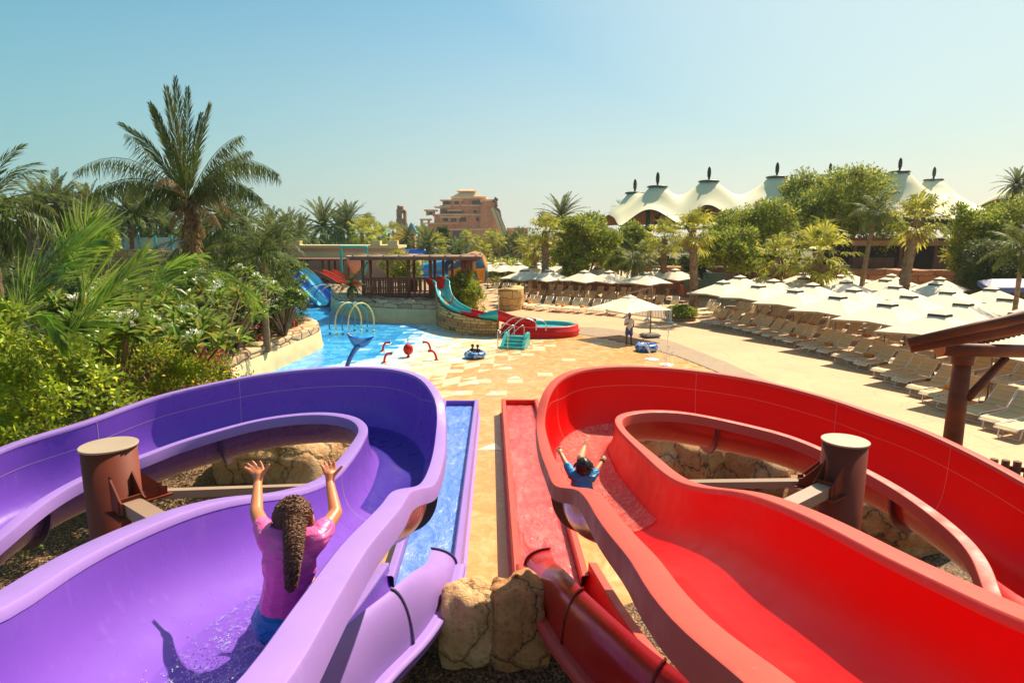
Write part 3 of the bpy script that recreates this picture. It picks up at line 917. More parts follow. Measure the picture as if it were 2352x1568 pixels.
# ---- rock walls
STW = stonemat('planter_cap_stone', lin(202, 158, 112), lin(222, 184, 138), lin(112, 80, 52), 1.1, 2.2, 1.0)
STG = blockmat('grey_bank_stone', lin(168, 140, 106), lin(206, 180, 142), lin(88, 70, 50), 1.0, .85, .30, .022, .35)
STB = blockmat('block_tower_stone', lin(170, 120, 66), lin(218, 176, 112), lin(92, 60, 32), 1.0, .34, .19, .016, .06)
STR = blockmat('terracotta_bank_stone', lin(176, 104, 60), lin(208, 142, 88), lin(104, 56, 32), 1.0, 1.5, .62, .03, .4)
STS = blockmat('sand_bank_stone', lin(206, 162, 96), lin(228, 192, 124), lin(124, 88, 50), 1.0, 1.6, .6, .03, .4)
CONC = simple('pool_wall_render', lin(204, 188, 138), 0.6, 0.12, 1.2, 0.15, 20)
def rockwall(name, line, z0, z1, thick, mat, label, cat, rough=0.12, seed=0, bank=None, parts=None, capmat=None, low=None, group=None):
    """a stone wall along a line of ground points; bulging stones come from displaced faces"""
    L = crom([(x, y, 0) for x, y in line], 10)
    t = thing(name, label, cat, (L[0].x, L[0].y, 0), group=group)
    o0 = Vector((L[0].x, L[0].y, 0))
    rows = []
    nz = 7
    for i, p in enumerate(L):
        d = (L[min(i + 1, len(L) - 1)] - L[max(i - 1, 0)]).normalized()
        s = Vector((d.y, -d.x, 0))
        row = []
        prof = [(0, z0)] + [(0, z0 + (z1 - z0) * k / nz) for k in range(1, nz + 1)] + [(-thick * .35, z1 + .06), (-thick * .7, z1 + .08), (-thick, z1), (-thick, z0)]
        for (x, z) in prof:
            q = p + s * x
            n = mnoise.noise(Vector((q.x * 1.3 + seed, q.y * 1.3, z * 1.8))) + .5 * mnoise.noise(Vector((q.x * 3.1, q.y * 3.1 + seed, z * 3.5)))
            k = rough if z > z0 + .01 else 0
            row.append(q - o0 + s * (n * k) + Vector((0, 0, z + (n * k * .8 if z >= z1 - .01 else 0))))
        rows.append(row)
    m = MB(); m.grid(rows, 0)
    m.add(rows[0], [tuple(range(len(rows[0])))]); m.add(rows[-1], [tuple(reversed(range(len(rows[0]))))])
    m.build('stonework', mat, t)
    if low:
        # smooth rendered pool wall in front of the stones
        rr = []
        for i, p in enumerate(L):
            d = (L[min(i + 1, len(L) - 1)] - L[max(i - 1, 0)]).normalized()
            s = Vector((d.y, -d.x, 0))
            rr.append([p - o0 + s * .02 + Vector((0, 0, low)), p - o0 + s * .05 + Vector((0, 0, low - .03)), p - o0 + s * .12 + Vector((0, 0, .25)), p - o0 + s * .2 + Vector((0, 0, -.05))])
        m = MB(); m.grid(rr, 0); m.build('rendered_base', CONC, t)
    return t
# island planter on the left (nose by the pool)
isl = [(-9.6, 16.0), (-10.9, 21.0), (-11.0, 25.5), (-10.6, 30.0), (-10.5, 33.6), (-11.5, 36.0), (-13.3, 37.4), (-16, 39), (-19, 43), (-22, 52)]
rockwall('planter_wall', isl, 0.85, 1.2, 1.15, STW, 'curving cream stone planter wall around the garden beside the blue pool', 'stone wall', 0.10, 3, low=.86)
m = MB()
poly = [(x - 0.7, y) for x, y in isl] + [(-40, 60), (-60, 55), (-60, 12), (-11, 12)]
m.add([(x, y, 1.02) for x, y in poly], [tuple(range(len(poly)))])
o = m.build('terrain', MT['soil']); o['kind'] = 'structure'
# bank under the wooden pavilion
bank = [ground_pt(762, 694), ground_pt(772, 716), ground_pt(830, 733), ground_pt(900, 741), ground_pt(1010, 744)]
rockwall('rock_bank', bank, 0.95, 1.55, 1.6, STG, 'grey layered rock bank under the dark wooden pavilion', 'rock wall', 0.22, 9, low=1.0)
m = MB()
bp = [bank[0], bank[1], bank[2], bank[3], bank[4], (-4, 44.5), (-2, 52), (-3, 62), (-16, 66), (-19, 60)]
bp = [(x + (.5 if i < 5 else 0), y + (.9 if i < 5 else 0)) for i, (x, y) in enumerate(bp)]
m.add([(x, y, 1.45) for x, y in bp], [tuple(range(len(bp)))])
o = m.build('terrain', simple('rocky_fill', lin(150, 128, 96), .9, .25, 1.5, .6, 8)); o['kind'] = 'structure'
# ================================================================== pool toys and the mini slide
MT['teal'] = gelcoat('teal_gelcoat', lin(44, 176, 172), 0.3, coat=0.1)
MT['redp'] = gelcoat('red_plastic', lin(200, 8, 10), 0.4, coat=0.0, spec=.3, stain=.1)
MT['steel'] = simple('stainless_steel', lin(190, 190, 186), 0.25, .05, metal=0.9)
# arc wall carrying the mini slide
arc = [ground_pt(1000, 742), ground_pt(1012, 754), ground_pt(1045, 766), ground_pt(1090, 772), ground_pt(1140, 774)]
arc = crom([(x, y, 0) for x, y in arc], 6)
tops = np.interp(range(len(arc)), [0, 4, 8, 14, 20, 24], [2.25, 1.72, 1.42, 1.22, 1.02, .92])
t = thing('stone_block_wall', 'curved honey stone block wall that carries the small teal and red slide', 'stone wall', (arc[0].x, arc[0].y, 0))
o0 = Vector((arc[0].x, arc[0].y, 0))
rows = []
for i, p in enumerate(arc):
    d = (arc[min(i + 1, len(arc) - 1)] - arc[max(i - 1, 0)]).normalized(); s = Vector((d.y, -d.x, 0))
    zt = float(tops[i])
    rows.append([p - o0 + s * .0 + Vector((0, 0, -.05))] + [p - o0 + s * (.05 * mnoise.noise(Vector((i * 1.3, k * 1.7, 0)))) + Vector((0, 0, zt * k / 6)) for k in range(1, 7)] + [p - o0 - s * .9 + Vector((0, 0, zt)), p - o0 - s * .9 + Vector((0, 0, -.05))])
m = MB(); m.grid(rows, 0, smooth=False); m.add(rows[0], [tuple(range(len(rows[0])))]); m.add(rows[-1], [tuple(reversed(range(len(rows[0]))))])
m.build('stonework', STB, t)
# mini slide: trough following the wall, then the landing basin
ms = thing('mini_slide', 'small toddler slide in teal and red running down the stone wall into a round basin', 'water slide')
path = []
for i in range(0, len(arc), 2):
    d = (arc[min(i + 1, len(arc) - 1)] - arc[max(i - 1, 0)]).normalized(); s = Vector((d.y, -d.x, 0))
    path.append((arc[i] - s * .48, float(tops[i])))
bc = P(1240, 768, 0.3); bc = Vector((1.35, 38.0, 0))
p0, z0 = path[0]
path = [(p0 + Vector((-.9, 1.6, 0)), 2.45)] + path + [(arc[-1] + Vector((.55, .55, 0)), .78), (arc[-1] + Vector((1.5, .75, 0)), .46), (arc[-1] + Vector((2.3, .6, 0)), .36)]
cl = crom([Vector((p.x, p.y, z)) for p, z in path], 4)
segs = []
wall_h = np.interp(range(len(cl)), [0, 6, 12, 30, 44, 52, 60], [.62, .66, .42, .24, .30, .55, .5])
for i, p in enumerate(cl):
    d = (cl[min(i + 1, len(cl) - 1)] - cl[max(i - 1, 0)]); d.z = 0; d.normalize(); s = Vector((d.y, -d.x, 0))
    h = float(wall_h[i])
    a = p + s * .42 + Vector((0, 0, h)); b = p - s * .42 + Vector((0, 0, h * 1.15))
    sec = section(a, b, h, 12)
    segs.append([a + s * .08 + Vector((0, 0, -.12)), a + s * .08 + Vector((0, 0, .01))] + sec + [b - s * .08 + Vector((0, 0, .01)), b - s * .08 + Vector((0, 0, -.12))])
cuts = [0, 3, 14, 16, 32, 42, 52, len(cl) - 1]
colr = ['redp', 'teal', 'redp', 'teal', 'redp', 'teal', 'redp']
colr = ['redp', 'teal', 'redp', 'teal', 'redp', 'teal', 'redp', 'redp']
for k in range(len(cuts) - 1):
    a, b = cuts[k], min(cuts[k + 1], len(cl) - 1)
    if b <= a: continue
    m = MB(); m.grid(segs[a:b + 1], 0)
    m.build('trough', MT[colr[k]], ms)
# basin
m = MB(); m2 = MB(); m3 = MB()
def basin_ring(z, r, a0=0, a1=2 * math.pi, n=40, ex=1.25, ey=.86):
    return [Vector((bc.x + .35 + math.cos(a0 + (a1 - a0) * k / n) * r * ex, bc.y + math.sin(a0 + (a1 - a0) * k / n) * r * ey, z)) for k in range(n + 1)]
def wallseg(a0, a1, mat, nm):
    m = MB()
    prof = [(1.92, 0), (1.90, .25), (1.96, .27), (1.96, .34), (1.90, .36), (1.88, .62), (1.80, .68), (1.66, .66), (1.60, .58), (1.58, .2)]
    m.grid([basin_ring(z, r, a0, a1, 24) for r, z in prof], 0)
    m.build(nm, mat, ms)
wallseg(-.82 * math.pi + .35, .02 * math.pi, MT['redp'], 'basin_wall')
wallseg(.02 * math.pi, .62 * math.pi, MT['teal'], 'basin_wall')
wallseg(.62 * math.pi, 1.18 * math.pi + .35, MT['redp'], 'basin_wall')
m = MB(); rg = basin_ring(.44, 1.6); m.add(rg[:-1], [tuple(range(40))])
o = m.build('water', watermat('mini_basin_water', lin(70, 190, 195), lin(110, 210, 210), lin(235, 240, 235), 2.5, .56, .5, .1)); o['kind'] = 'structure'
# teal steps with steel rails
sx, sy = ground_pt(1176, 803)
stp = thing('pool_steps', 'teal moulded steps with side walls leading up into the small slide basin', 'steps', (sx, sy, 0), math.radians(-14))
m = MB()
for k in range(4):
    m.box((0, .2 + k * .27, .075 + k * .15), (1.0, .3 if k else .34, .15 * (1)), 0, 0, .02)
    if k: m.box((0, .2 + k * .27 + .2, .07 * k), (1.0, .3, .14 * k), 0, 0)
m.build('treads', MT['teal'], stp)
for sgn in (-1, 1):
    m = MB()
    poly = [(0.0, 0), (0.0, .14), (.95, .74), (1.45, .76), (1.45, 0)]
    x0, x1 = sgn * .5, sgn * .66
    n = len(poly)
    m.add([(x0, y, z) for y, z in poly] + [(x1, y, z) for y, z in poly], [tuple(range(n)), tuple(reversed(range(n, 2 * n)))] + [(i, n + i, n + (i + 1) % n, (i + 1) % n) for i in range(n)])
    m.build('side_wall', MT['teal'], stp)
hr = thing('handrail', 'bent stainless steel handrails on the left of the teal pool steps', 'handrail', (sx - .75, sy, 0), math.radians(-14))
for dx, nm in ((0, 0), (.55, 1)):
    m = MB()
    m.tube(crom([(dx, .0, 0), (dx, .0, .95), (dx + .05, .08, 1.05), (dx + .5, 1.0, 1.55), (dx + 1.0, 1.3, 1.6), (dx + 1.7, 1.5, 1.35), (dx + 1.75, 1.5, .9)], 4), .028, 8)
    m.tube(crom([(dx, .0, .6), (dx + .25, .55, .95), (dx + .6, 1.05, 1.2), (dx + .62, 1.1, .6)], 4), .022, 8)
    m.build('rail', MT['steel'], hr)

# spray hoops
MT['hoop_t'] = simple('teal_pipe', lin(34, 134, 140), .35); MT['hoop_y'] = simple('yellow_pipe', lin(228, 208, 130), .35)
MT['hoop_b'] = simple('blue_pipe', lin(28, 92, 160), .35)
def hoop(u, v, dxw, dyw, h, mat, label, r=.05):
    x, y = ground_pt(u, v)
    t = thing('spray_hoop', label, 'water hoop', (x, y, 0), 0, 'spray hoops standing in the pool')
    pts_ = []
    for k in range(29):
        a = -.32 + (math.pi + .64) * k / 28
        pts_.append((dxw * (.5 - .56 * math.cos(a)), dyw * (.5 - .56 * math.cos(a)), h * .5 + h * .5 * math.sin(a) if False else h * (.36 + .64 * math.sin(a))))
    m = MB(); m.tube(pts_, r, 8); m.build('pipe', mat, t)
    m = MB()
    for q in (pts_[0], pts_[-1]):
        m = MB(); m.cyl((q[0], q[1], 0), (q[0], q[1], .14), r * 1.7, 10); m.build('foot', mat, t)
ordn = ['leftmost', 'second from left', 'third from left', 'rightmost']
for k in range(4):
    hoop(760 + k * 14.8, 768 + k * .6, 1.1, 1.3, 1.9, (MT['hoop_t'], MT['hoop_y'])[k % 2], '%s spray hoop, %s of the four nearest hoops in the blue pool' % (('teal', 'pale yellow')[k % 2], ordn[k]), .045)
for k in range(4):
    hoop(701 + k * 12.5, 702, 1.9, 1.4, 1.75, (MT['hoop_b'], MT['hoop_y'])[k % 2], '%s spray hoop, %s of the far hoops near the blue slides' % (('dark blue', 'pale yellow')[k % 2], ordn[k]), .045)
# whale tail sculpture
x, y = ground_pt(796, 842)
t = thing('whale_tail', 'blue fibreglass whale tail sculpture leaning up on a stem from the pool', 'sculpture', (x, y, 0))
m = MB(); m.tube(crom([(0, 0, -.05), (.14, .1, .35), (.34, .2, .72), (.52, .25, .95)], 5), [.10 + .002 * i for i in range(16)], 10); m.build('stem', simple('deep_blue_pipe', lin(28, 92, 170), .35), t)
def fluke(sg, tip):
    m = MB(); rows = []
    base0 = Vector((.50, .24, .86)); 
    n = 10
    for i in range(n + 1):
        f = i / n
        lead = base0.lerp(Vector(tip), f) + Vector((0, 0, -.20 * math.sin(math.pi * f)))
        trail = Vector((.57, .22, 1.36)).lerp(Vector(tip), f) + Vector((0, 0, -.06 * math.sin(math.pi * f)))
        th = .05 * (1 - f) + .015
        mid = (lead + trail) / 2
        rows.append([lead, mid + Vector((0, -th, 0)), trail, mid + Vector((0, th, 0))])
    m.grid(rows, 0, closed=True)
    return m
MT['tail'] = simple('tail_blue', lin(24, 96, 196), .35, .12, 2)
fluke(-1, (-.02, .18, 1.62)).build('fluke', MT['tail'], t)
fluke(1, (1.28, .30, 1.40)).build('fluke', MT['tail'], t)
mm = MB()
mm.add([(.46, .14, 1.0), (.15, .10, 1.34), (.52, .12, 1.30), (.95, .18, 1.26)], [(0, 1, 2), (0, 2, 3)]); mm.build('inner_panel', simple('tail_light', lin(30, 128, 190), .3), t)
# red bent sprayers
def sprayer(u, v, sg, label):
    x, y = ground_pt(u, v)
    t = thing('water_sprayer', label, 'water sprayer', (x, y, 0), 0, 'red water sprayers on the splash pad')
    m = MB(); m.tube(crom([(0, 0, 0), (.05 * sg, 0, .25), (.16 * sg, 0, .43), (.36 * sg, 0, .46)], 5), .055, 10); m.build('pipe', MT['redp'], t)
    m = MB(); m.cyl((.34 * sg, 0, .46), (.41 * sg, 0, .457), .07, 10); m.build('nozzle', simple('nozzle_dark', lin(120, 20, 20), .4), t)
    m = MB(); m.cyl((0, 0, 0), (0, 0, .04), .12, 12); m.build('base_flange', MT['redp'], t)
sprayer(879, 806, 1, 'bent red water sprayer at the back left of the red ball')
sprayer(882, 833, 1, 'bent red water sprayer at the front left of the red ball')
sprayer(989, 805, -1, 'bent red water sprayer at the back right of the red ball')
sprayer(1003, 827, -1, 'bent red water sprayer at the front right of the red ball')
x, y = ground_pt(938, 820)
t = thing('spray_ball', 'shiny red ball sprayer with a spout standing alone on the pale pad', 'water sprayer', (x, y, 0))
m = MB(); m.lathe([(.0, .12)] + [(.235 * math.sin(a), .40 - .27 * math.cos(a)) for a in [math.pi * k / 12 for k in range(1, 12)]] + [(0, .68)], n=24, caps=False); m.build('ball', MT['redp'], t)
m = MB()
for k in range(8):
    a = 2 * math.pi * k / 8
    m.tube([(.24 * math.sin(b) * math.cos(a), .24 * math.sin(b) * math.sin(a), .40 - .275 * math.cos(b)) for b in [math.pi * (.1 + .8 * j / 8) for j in range(9)]], .012, 5)
m.build('rib', simple('rib_red', lin(150, 14, 14), .4), t)
m = MB(); m.lathe([(.10, 0), (.05, .12)], n=12); m.cyl((0, 0, .7), (0, 0, .92), .02, 8); m.build('spout', MT['redp'], t)
# inflatable tubes
def tubemat():
    m, t, b, N, L = newmat('printed_vinyl')
    v = coords(t)
    n = noise(t, v, 4.5, 2, .5, 1.0)
    L.new(ramp(t, n, [(0.42, lin(14, 80, 170)), (0.54, lin(40, 130, 204)), (0.61, lin(190, 214, 232)), (0.66, lin(30, 110, 190)), (0.74, lin(226, 200, 90))]), b.inputs['Base Color'])
    b.inputs['Roughness'].default_value = .25
    return m
MT['vinyl'] = tubemat()
def tube_ring(x, y, z, R, r, label):
    t = thing('inflatable_ring', label, 'pool tube', (x, y, z), 0, 'inflatable tubes on the splash pad')
    m = MB(); m.tube([(R * math.cos(a), R * math.sin(a), r) for a in [2 * math.pi * k / 28 for k in range(28)]], r, 14, closed=True, caps=False); m.build('ring', MT['vinyl'], t)
    m = MB()
    for a in (.6, 2.6, 4.2): m.box((R * math.cos(a), R * math.sin(a), r * 2 + .015), (.22, .05, .03), a + 1.57, 0, .01)
    m.build('handle', simple('handle_white', lin(225, 225, 220), .5), t)
xring, yring = ground_pt(1091, 822)
tube_ring(xring, yring, 0.02, .39, .16, 'blue patterned inflatable ring carrying two small children')
xb, yb = ground_pt(1484, 806)
tube_ring(xb, yb, 0.02, .42, .19, 'empty blue patterned inflatable ring on the ochre pad near the man')
# white water jets
MT['jet'] = simple('white_water', lin(236, 238, 236), .25, .05)
jr = random.Random(3)
def jet(u, v, lines, label):
    x, y = ground_pt(u, v)
    t = thing('water_jet', label, 'water jet', (x, y, 0), 0, 'thin jets of water')
    m = MB(); m.lathe([(.36, .02), (.33, .035), (.1, .045), (.05, .06)], n=24); m.build('ground_nozzle', simple('nozzle_white', lin(238, 236, 228), .4), t)
    m = MB()
    for (dx, dz, n) in lines:
        for k in range(n):
            f = k / n
            px = dx * f; pz = .05 + dz * (f * 1.9 - f * f * .95)
            r = .008 + .012 * jr.random()
            c = (px + jr.uniform(-.02, .02), jr.uniform(-.03, .03), pz + jr.uniform(-.02, .02))
            m.lathe([(0, -r * 1.8), (r, 0), (0, r * 1.8)], c, 5, caps=False)
    m.build('spray', MT['jet'], t)['kind'] = 'stuff'
jet(1497, 826, [(-.5, .75, 90), (-.42, .85, 70)], 'short slanting water jet beside the empty inflatable ring')
jet(1530, 838, [(.06, 1.75, 110), (-.3, .7, 60), (.35, .6, 60), (.12, .9, 60)], 'tall thin water jet right of the empty inflatable ring')
# ================================================================== buildings and structures
MT['wood'] = simple('dark_timber', lin(118, 68, 48), .7, .3, 2.0, .4, 14, scale=(1, 1, .3))
MT['wood_grey'] = simple('weathered_timber', lin(128, 104, 82), .8, .25, 2.0, .4, 14)
MT['log'] = simple('varnished_log', lin(112, 52, 26), .55, .4, 2.2, .3, 10, scale=(.4, .4, 1), spec=.25)
MT['log_end'] = simple('log_end_grain', lin(196, 112, 60), .7, .15, 8)
MT['pinkwall'] = simple('pink_render', lin(198, 156, 122), .85, .12, .6, .1, 12)
MT['creamband'] = simple('cream_render', lin(206, 190, 136), .85, .1, .6)
MT['tcot'] = stonemat('terracotta_block', lin(238, 128, 74), lin(248, 152, 96), lin(190, 98, 56), .6, .9, .3)
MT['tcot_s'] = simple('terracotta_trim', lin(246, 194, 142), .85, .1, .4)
MT['tcot_d'] = simple('terracotta_dark_trim', lin(168, 100, 62), .85, .1, .4)  # darker terracotta for corbels, chute walls and the ramp base
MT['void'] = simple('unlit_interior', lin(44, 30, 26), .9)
MT['glass_d'] = simple('dark_window_glass', lin(38, 44, 50), .08, .1)
MT['green_steel'] = simple('green_steel', lin(40, 92, 78), .5)
def pipe(name, mat, ptl, r, parent=None, n=14):
    m = MB(); m.tube(ptl, r, n); return m.build(name, mat, parent)

# ---- wooden pavilion / bridge hut
bx0, bx1, by = -10.9, -3.5, 46.0
pv = thing('wooden_pavilion', 'dark timber pavilion with lattice railings and flat roof beside the small slide', 'pavilion', ((bx0 + bx1) / 2, by, 1.5))
FZ, RZ = .16, 2.84          # above local z=1.5
hw = (bx1 - bx0) / 2
pxs = [-hw, -hw + .95 * 0 + 2.9, -.1 + 1.5, hw]
for i, px in enumerate((-hw, -.35, 1.25, hw - .1, hw + .35)):
    for py in (0, 2.6):
        m = MB(); m.cyl((px, py, -.5), (px, py, RZ), .12, 8); m.build('post', MT['wood'], pv)
for i, px in enumerate((-2.4, 1.9, 2.6)):
    m = MB(); m.cyl((px, 2.6, 0), (px, 2.6, RZ), .10, 8); m.build('post', MT['wood'], pv)
for px in (-hw, -.35, hw - .1):
    for s in (-1, 1):
        if abs(px + s * .6) < hw + .3:
            m = MB(); m.beam((px, 0, RZ - .75), (px + s * .55, 0, RZ - .1), .08, .08); m.build('brace', MT['wood'], pv)
m = MB(); m.box((.3, 1.3, RZ + .12), (2 * hw + 1.9, 4.2, .10)); m.build('roof', MT['wood_grey'], pv)
for py in (-.75, 0, 1.3, 2.6, 3.3):
    m = MB(); m.beam((-hw - .75, py, RZ + (.0 if py != 0 else -.02)), (hw + 1.2, py, RZ + (.0 if py != 0 else -.02)), .14, .18); m.build('roof_beam', MT['wood'], pv)
for k in range(9):
    x = -hw - .5 + k * (2 * hw + 1.4) / 8
    m = MB(); m.beam((x, -.8, RZ + .205), (x, 3.4, RZ + .205), .1, .09); m.build('rafter', MT['wood_grey'], pv)
m = MB(); m.box((-.2, 1.3, FZ - .1), (2 * hw + .4, 3.0, .16)); m.build('floor', MT['wood'], pv)
for k in range(6):
    m = MB(); m.cyl((-hw + .4 + k * (2 * hw - 1) / 5, -.05, -.9), (-hw + .4 + k * (2 * hw - 1) / 5, -.05, FZ - .1), .14, 8); m.build('pile', MT['wood'], pv)
# railing panels (front): lattice, close boards, open balusters
def rail_panel(x0, x1, y, kind, z0=FZ, z1=1.35, parent=pv):
    m = MB()
    m.beam((x0, y, z1), (x1, y, z1), .12, .10); m.beam((x0, y, z0 + .08), (x1, y, z0 + .08), .08, .10)
    if kind == 'lattice':
        n = max(2, int((x1 - x0) / .16))
        for k in range(n + 1):
            x = x0 + (x1 - x0) * k / n; m.beam((x, y + .012, z0), (x, y + .012, z1), .115, .03)
        for k in range(1, 8):
            z = z0 + (z1 - z0) * k / 8; m.beam((x0, y - .02, z), (x1, y - .02, z), .02, .075)
    elif kind == 'board':
        n = max(2, int((x1 - x0) / .13))
        for k in range(n + 1):
            x = x0 + (x1 - x0) * k / n; m.beam((x, y, z0), (x, y, z1 + .03 * (k % 2)), .118, .03)
    else:
        n = max(2, int((x1 - x0) / .3))
        for k in range(n + 1):
            x = x0 + (x1 - x0) * k / n; m.beam((x, y, z0), (x, y, z1), .12, .04)
    m.build('railing', MT['wood'], parent)
segx = [(-hw, -hw + .55, 'board'), (-hw + .6, -hw + 2.15, 'lattice'), (-hw + 2.2, -hw + 2.55, 'board'), (-hw + 2.6, -.4, 'lattice'), (-.3, 1.15, 'slat'), (1.3, 2.1, 'board'), (2.15, 2.6, 'lattice')]
for a, b, k in segx: rail_panel(a, b, -.05, k)
rail_panel(2.6, hw - .2, .9, 'board', FZ, 1.3)
for a, b, k in ((-hw, -.6, 'slat'), (-.5, 2.1, 'slat'), (2.2, hw, 'slat')): rail_panel(a, b, 2.65, k, FZ, 1.25)

# ---- beige walled building and a dark pergola left behind the pavilion
bl = thing('walled_building', 'low pinkish beige building with cream parapet band behind the dark pergola', 'building', (-20.5, 66, 0))
def blk(t, nm, c, s, mat, rz=0):
    m = MB(); m.box(c, s, rz, 0, 0); return m.build(nm, mat, t)
blk(bl, 'wall', (2.2, 3, 2.2), (12.5, 5, 4.9), MT['pinkwall'])
blk(bl, 'parapet_band', (2.2, .45, 3.9), (12.3, .12, .75), MT['creamband'])
blk(bl, 'parapet', (2.2, 3, 4.82), (12.8, 5.4, .3), MT['creamband'])
for x in (-4.0, -2.2, 6.2, 8.0): blk(bl, 'merlon', (x, .8, 5.2), (1.0, 1.0, .5), MT['creamband'])
blk(bl, 'corner_pier', (-4.1, .6, 2.3), (1.0, 1.2, 5.2), MT['creamband'])
blk(bl, 'side_wall', (9.4, 1.2, 1.9), (2.6, 2.4, 4.2), MT['pinkwall'])
pg = thing('pergola', 'low dark timber pergola in front of the pinkish building', 'pergola', (-21.5, 62, 0))
for k, x in enumerate((-2.6, .1, .7, 2.9, 3.5, 4.9)):
    for y in (0, 2.2):
        m = MB(); m.cyl((x, y, 0), (x, y, 3.55), .11, 7); m.build('post', MT['wood'], pg)
m = MB(); m.box((1.0, 1.1, 3.65), (9.4, 3.4, .18)); m.build('roof', MT['wood'], pg)
m = MB(); m.box((1.0, .0, 1.35), (8.0, .1, .9)); m.build('railing', MT['wood'], pg)
# teal climbing frame with a net basket
tf = thing('tipping_bucket_frame', 'teal steel frame with a pink bucket beside the pinkish building', 'play frame', (-15.3, 60, 0))
m = MB(); m.tube(crom([(-.9, 0, 1.2), (-.9, 0, 4.6), (-.75, 0, 4.9), (1.35, 0, 4.9), (1.5, 0, 4.6), (1.3, 0, 2.6), (.4, 0, 1.6), (-.7, 0, 1.2)], 5), .13, 8); m.build('frame', MT['teal'], tf)
m = MB(); m.lathe([(.15, 2.3), (.55, 3.0), (.85, 4.1), (.8, 4.1), (.5, 3.05), (.1, 2.4)], (.35, 0, 0), 16); m.build('bucket', simple('pink_plastic', lin(214, 150, 120), .5), tf)
m = MB(); m.box((-.2, .3, 1.0), (2.2, 1.6, .2)); m.cyl((-1, .3, 0), (-1, .3, 1), .1); m.cyl((1, .3, 0), (1, .3, 1), .1); m.build('deck', MT['teal'], tf)

# ---- blue and orange multi-lane slides on the left
def ramp_slide(p0, p1, wd, mats, label, cat='water slide', nl=1, name='racing_slide', gro=None):
    t = thing(name, label, cat, p0, 0, gro)
    p0 = Vector(p0); p1 = Vector(p1); d = p1 - p0; dh = Vector((d.x, d.y, 0)).normalized(); s = Vector((dh.y, -dh.x, 0))
    for l in range(nl):
        o = s * (wd * (l - (nl - 1) / 2))
        for half in (0, 1):
            rows = []
            for i in range(9):
                f = (i / 8) * .5 + .5 * half
                z = d.z * (1 - math.cos(f * math.pi)) / 2 * .5 + d.z * f * .5
                c = Vector((d.x * f, d.y * f, z)) + o
                sec = section(c - s * wd * .46 + Vector((0, 0, .5)), c + s * wd * .46 + Vector((0, 0, .5)), .5, 10)
                rows.append([sec[0] - s * wd * .04] + sec + [sec[-1] + s * wd * .04])
            m = MB(); m.grid(rows, 0); m.build('chute', mats[(half + l) % len(mats)], t)
    for f in (.25, .6):
        m = MB(); c = d * f; m.cyl((c.x, c.y, -p0.z), (c.x, c.y, c.z), .1, 8); m.build('support', MT['wood'], t)
MT['slb'] = gelcoat('blue_chute', lin(26, 110, 205), .3); MT['slc'] = gelcoat('pale_blue_chute', lin(90, 190, 220), .3)
MT['slo'] = gelcoat('orange_chute', lin(224, 82, 36), .35); MT['sly'] = gelcoat('yellow_chute', lin(232, 150, 30), .35)
a = P(688, 622, 2.6); b = P(770, 664, .3)
ramp_slide((-20.0, 57.5, 2.7), (-15.5, 53.0, .15), 1.15, [MT['slc'], MT['slb']], 'pale and deep blue twin slide dropping into the far end of the pool', nl=2)
ramp_slide((-18.0, 60.0, 2.3), (-13.2, 55.5, .9), 1.0, [MT['slo']], 'orange red twin slide behind the blue twin slide', nl=2)
# red and blue flat slide toys in the water
m = MB(); 
t = thing('foam_mat', 'flat crimson slide exit pad at the far edge of the blue pool', 'slide pad', (-19.5, 54.5, 0))
m = MB(); m.box((0, 0, .12), (3.4, 1.2, .2), 0, 0, .06); m.build('pad', simple('crimson_pad', lin(190, 30, 70), .5), t)

# ---- big funnel slide and tube
fn = thing('funnel_slide', 'huge funnel mouth of navy and orange segments right of the wooden pavilion', 'water slide', (-6.3, 61.5, 0))
MT['navy'] = gelcoat('navy_gelcoat', lin(16, 74, 104), .3); MT['ora'] = gelcoat('orange_gelcoat', lin(222, 136, 24), .3); MT['sky'] = gelcoat('skyblue_gelcoat', lin(50, 150, 210), .3)
ax = Vector((.93, -.34, .10)).normalized(); c0 = Vector((.25, .4, 2.55))
ux = ax.cross(Vector((0, 0, 1))).normalized(); uy = ux.cross(ax)
segc = 10
for k in range(segc):
    rows = []
    for j in range(7):
        f = j / 6
        r = .6 + 1.15 * math.sin(f * math.pi * .5) ** 1.0
        if f > .82: r = .6 + 1.15 * math.sin(.82 * math.pi * .5) * (1 - (f - .82) * 1.2)
        cc = c0 + ax * (f * 3.4)
        tw = f * .5
        rows.append([cc + (ux * math.cos(a_) + uy * math.sin(a_)) * r for a_ in [2 * math.pi * (k + q / 4) / segc + tw for q in range(5)]])
    m = MB(); m.grid(rows, 0); m.build('funnel_panel', [MT['navy'], MT['ora']][k % 2], fn)
m = MB(); e = c0 + ax * 3.4; rr = .6 + 1.15 * math.sin(.82 * math.pi * .5) * (1 - .18 * 1.2)
for k in range(segc): pass
hub = [e + (ux * math.cos(2 * math.pi * q / 40) + uy * math.sin(2 * math.pi * q / 40)) * rr for q in range(40)]
for k in range(4):
    m = MB(); sl = hub[k * 10:(k + 1) * 10 + 1] if k < 3 else hub[30:] + hub[:1]
    m.add([e + ax * .4] + sl, [(0, i + 1, i + 2) for i in range(len(sl) - 1)]); m.build('end_panel', [MT['navy'], MT['ora']][k % 2], fn)
for x in (0, 2.2):
    m = MB(); m.cyl((x, -.4, 0), (x, -.4, 1.6), .14, 8); m.build('support', MT['wood'], fn)
tb = thing('tube_slide', 'sky blue and yellow closed tube slide seen through the pavilion', 'water slide', (-10.5, 63.5, 0))
tp = crom([(-.6, -1.2, 2.2), (-.4, .1, 2.2), (.6, 1.2, 2.2), (2.4, 1.0, 2.5), (4.4, -.8, 2.9)], 6)
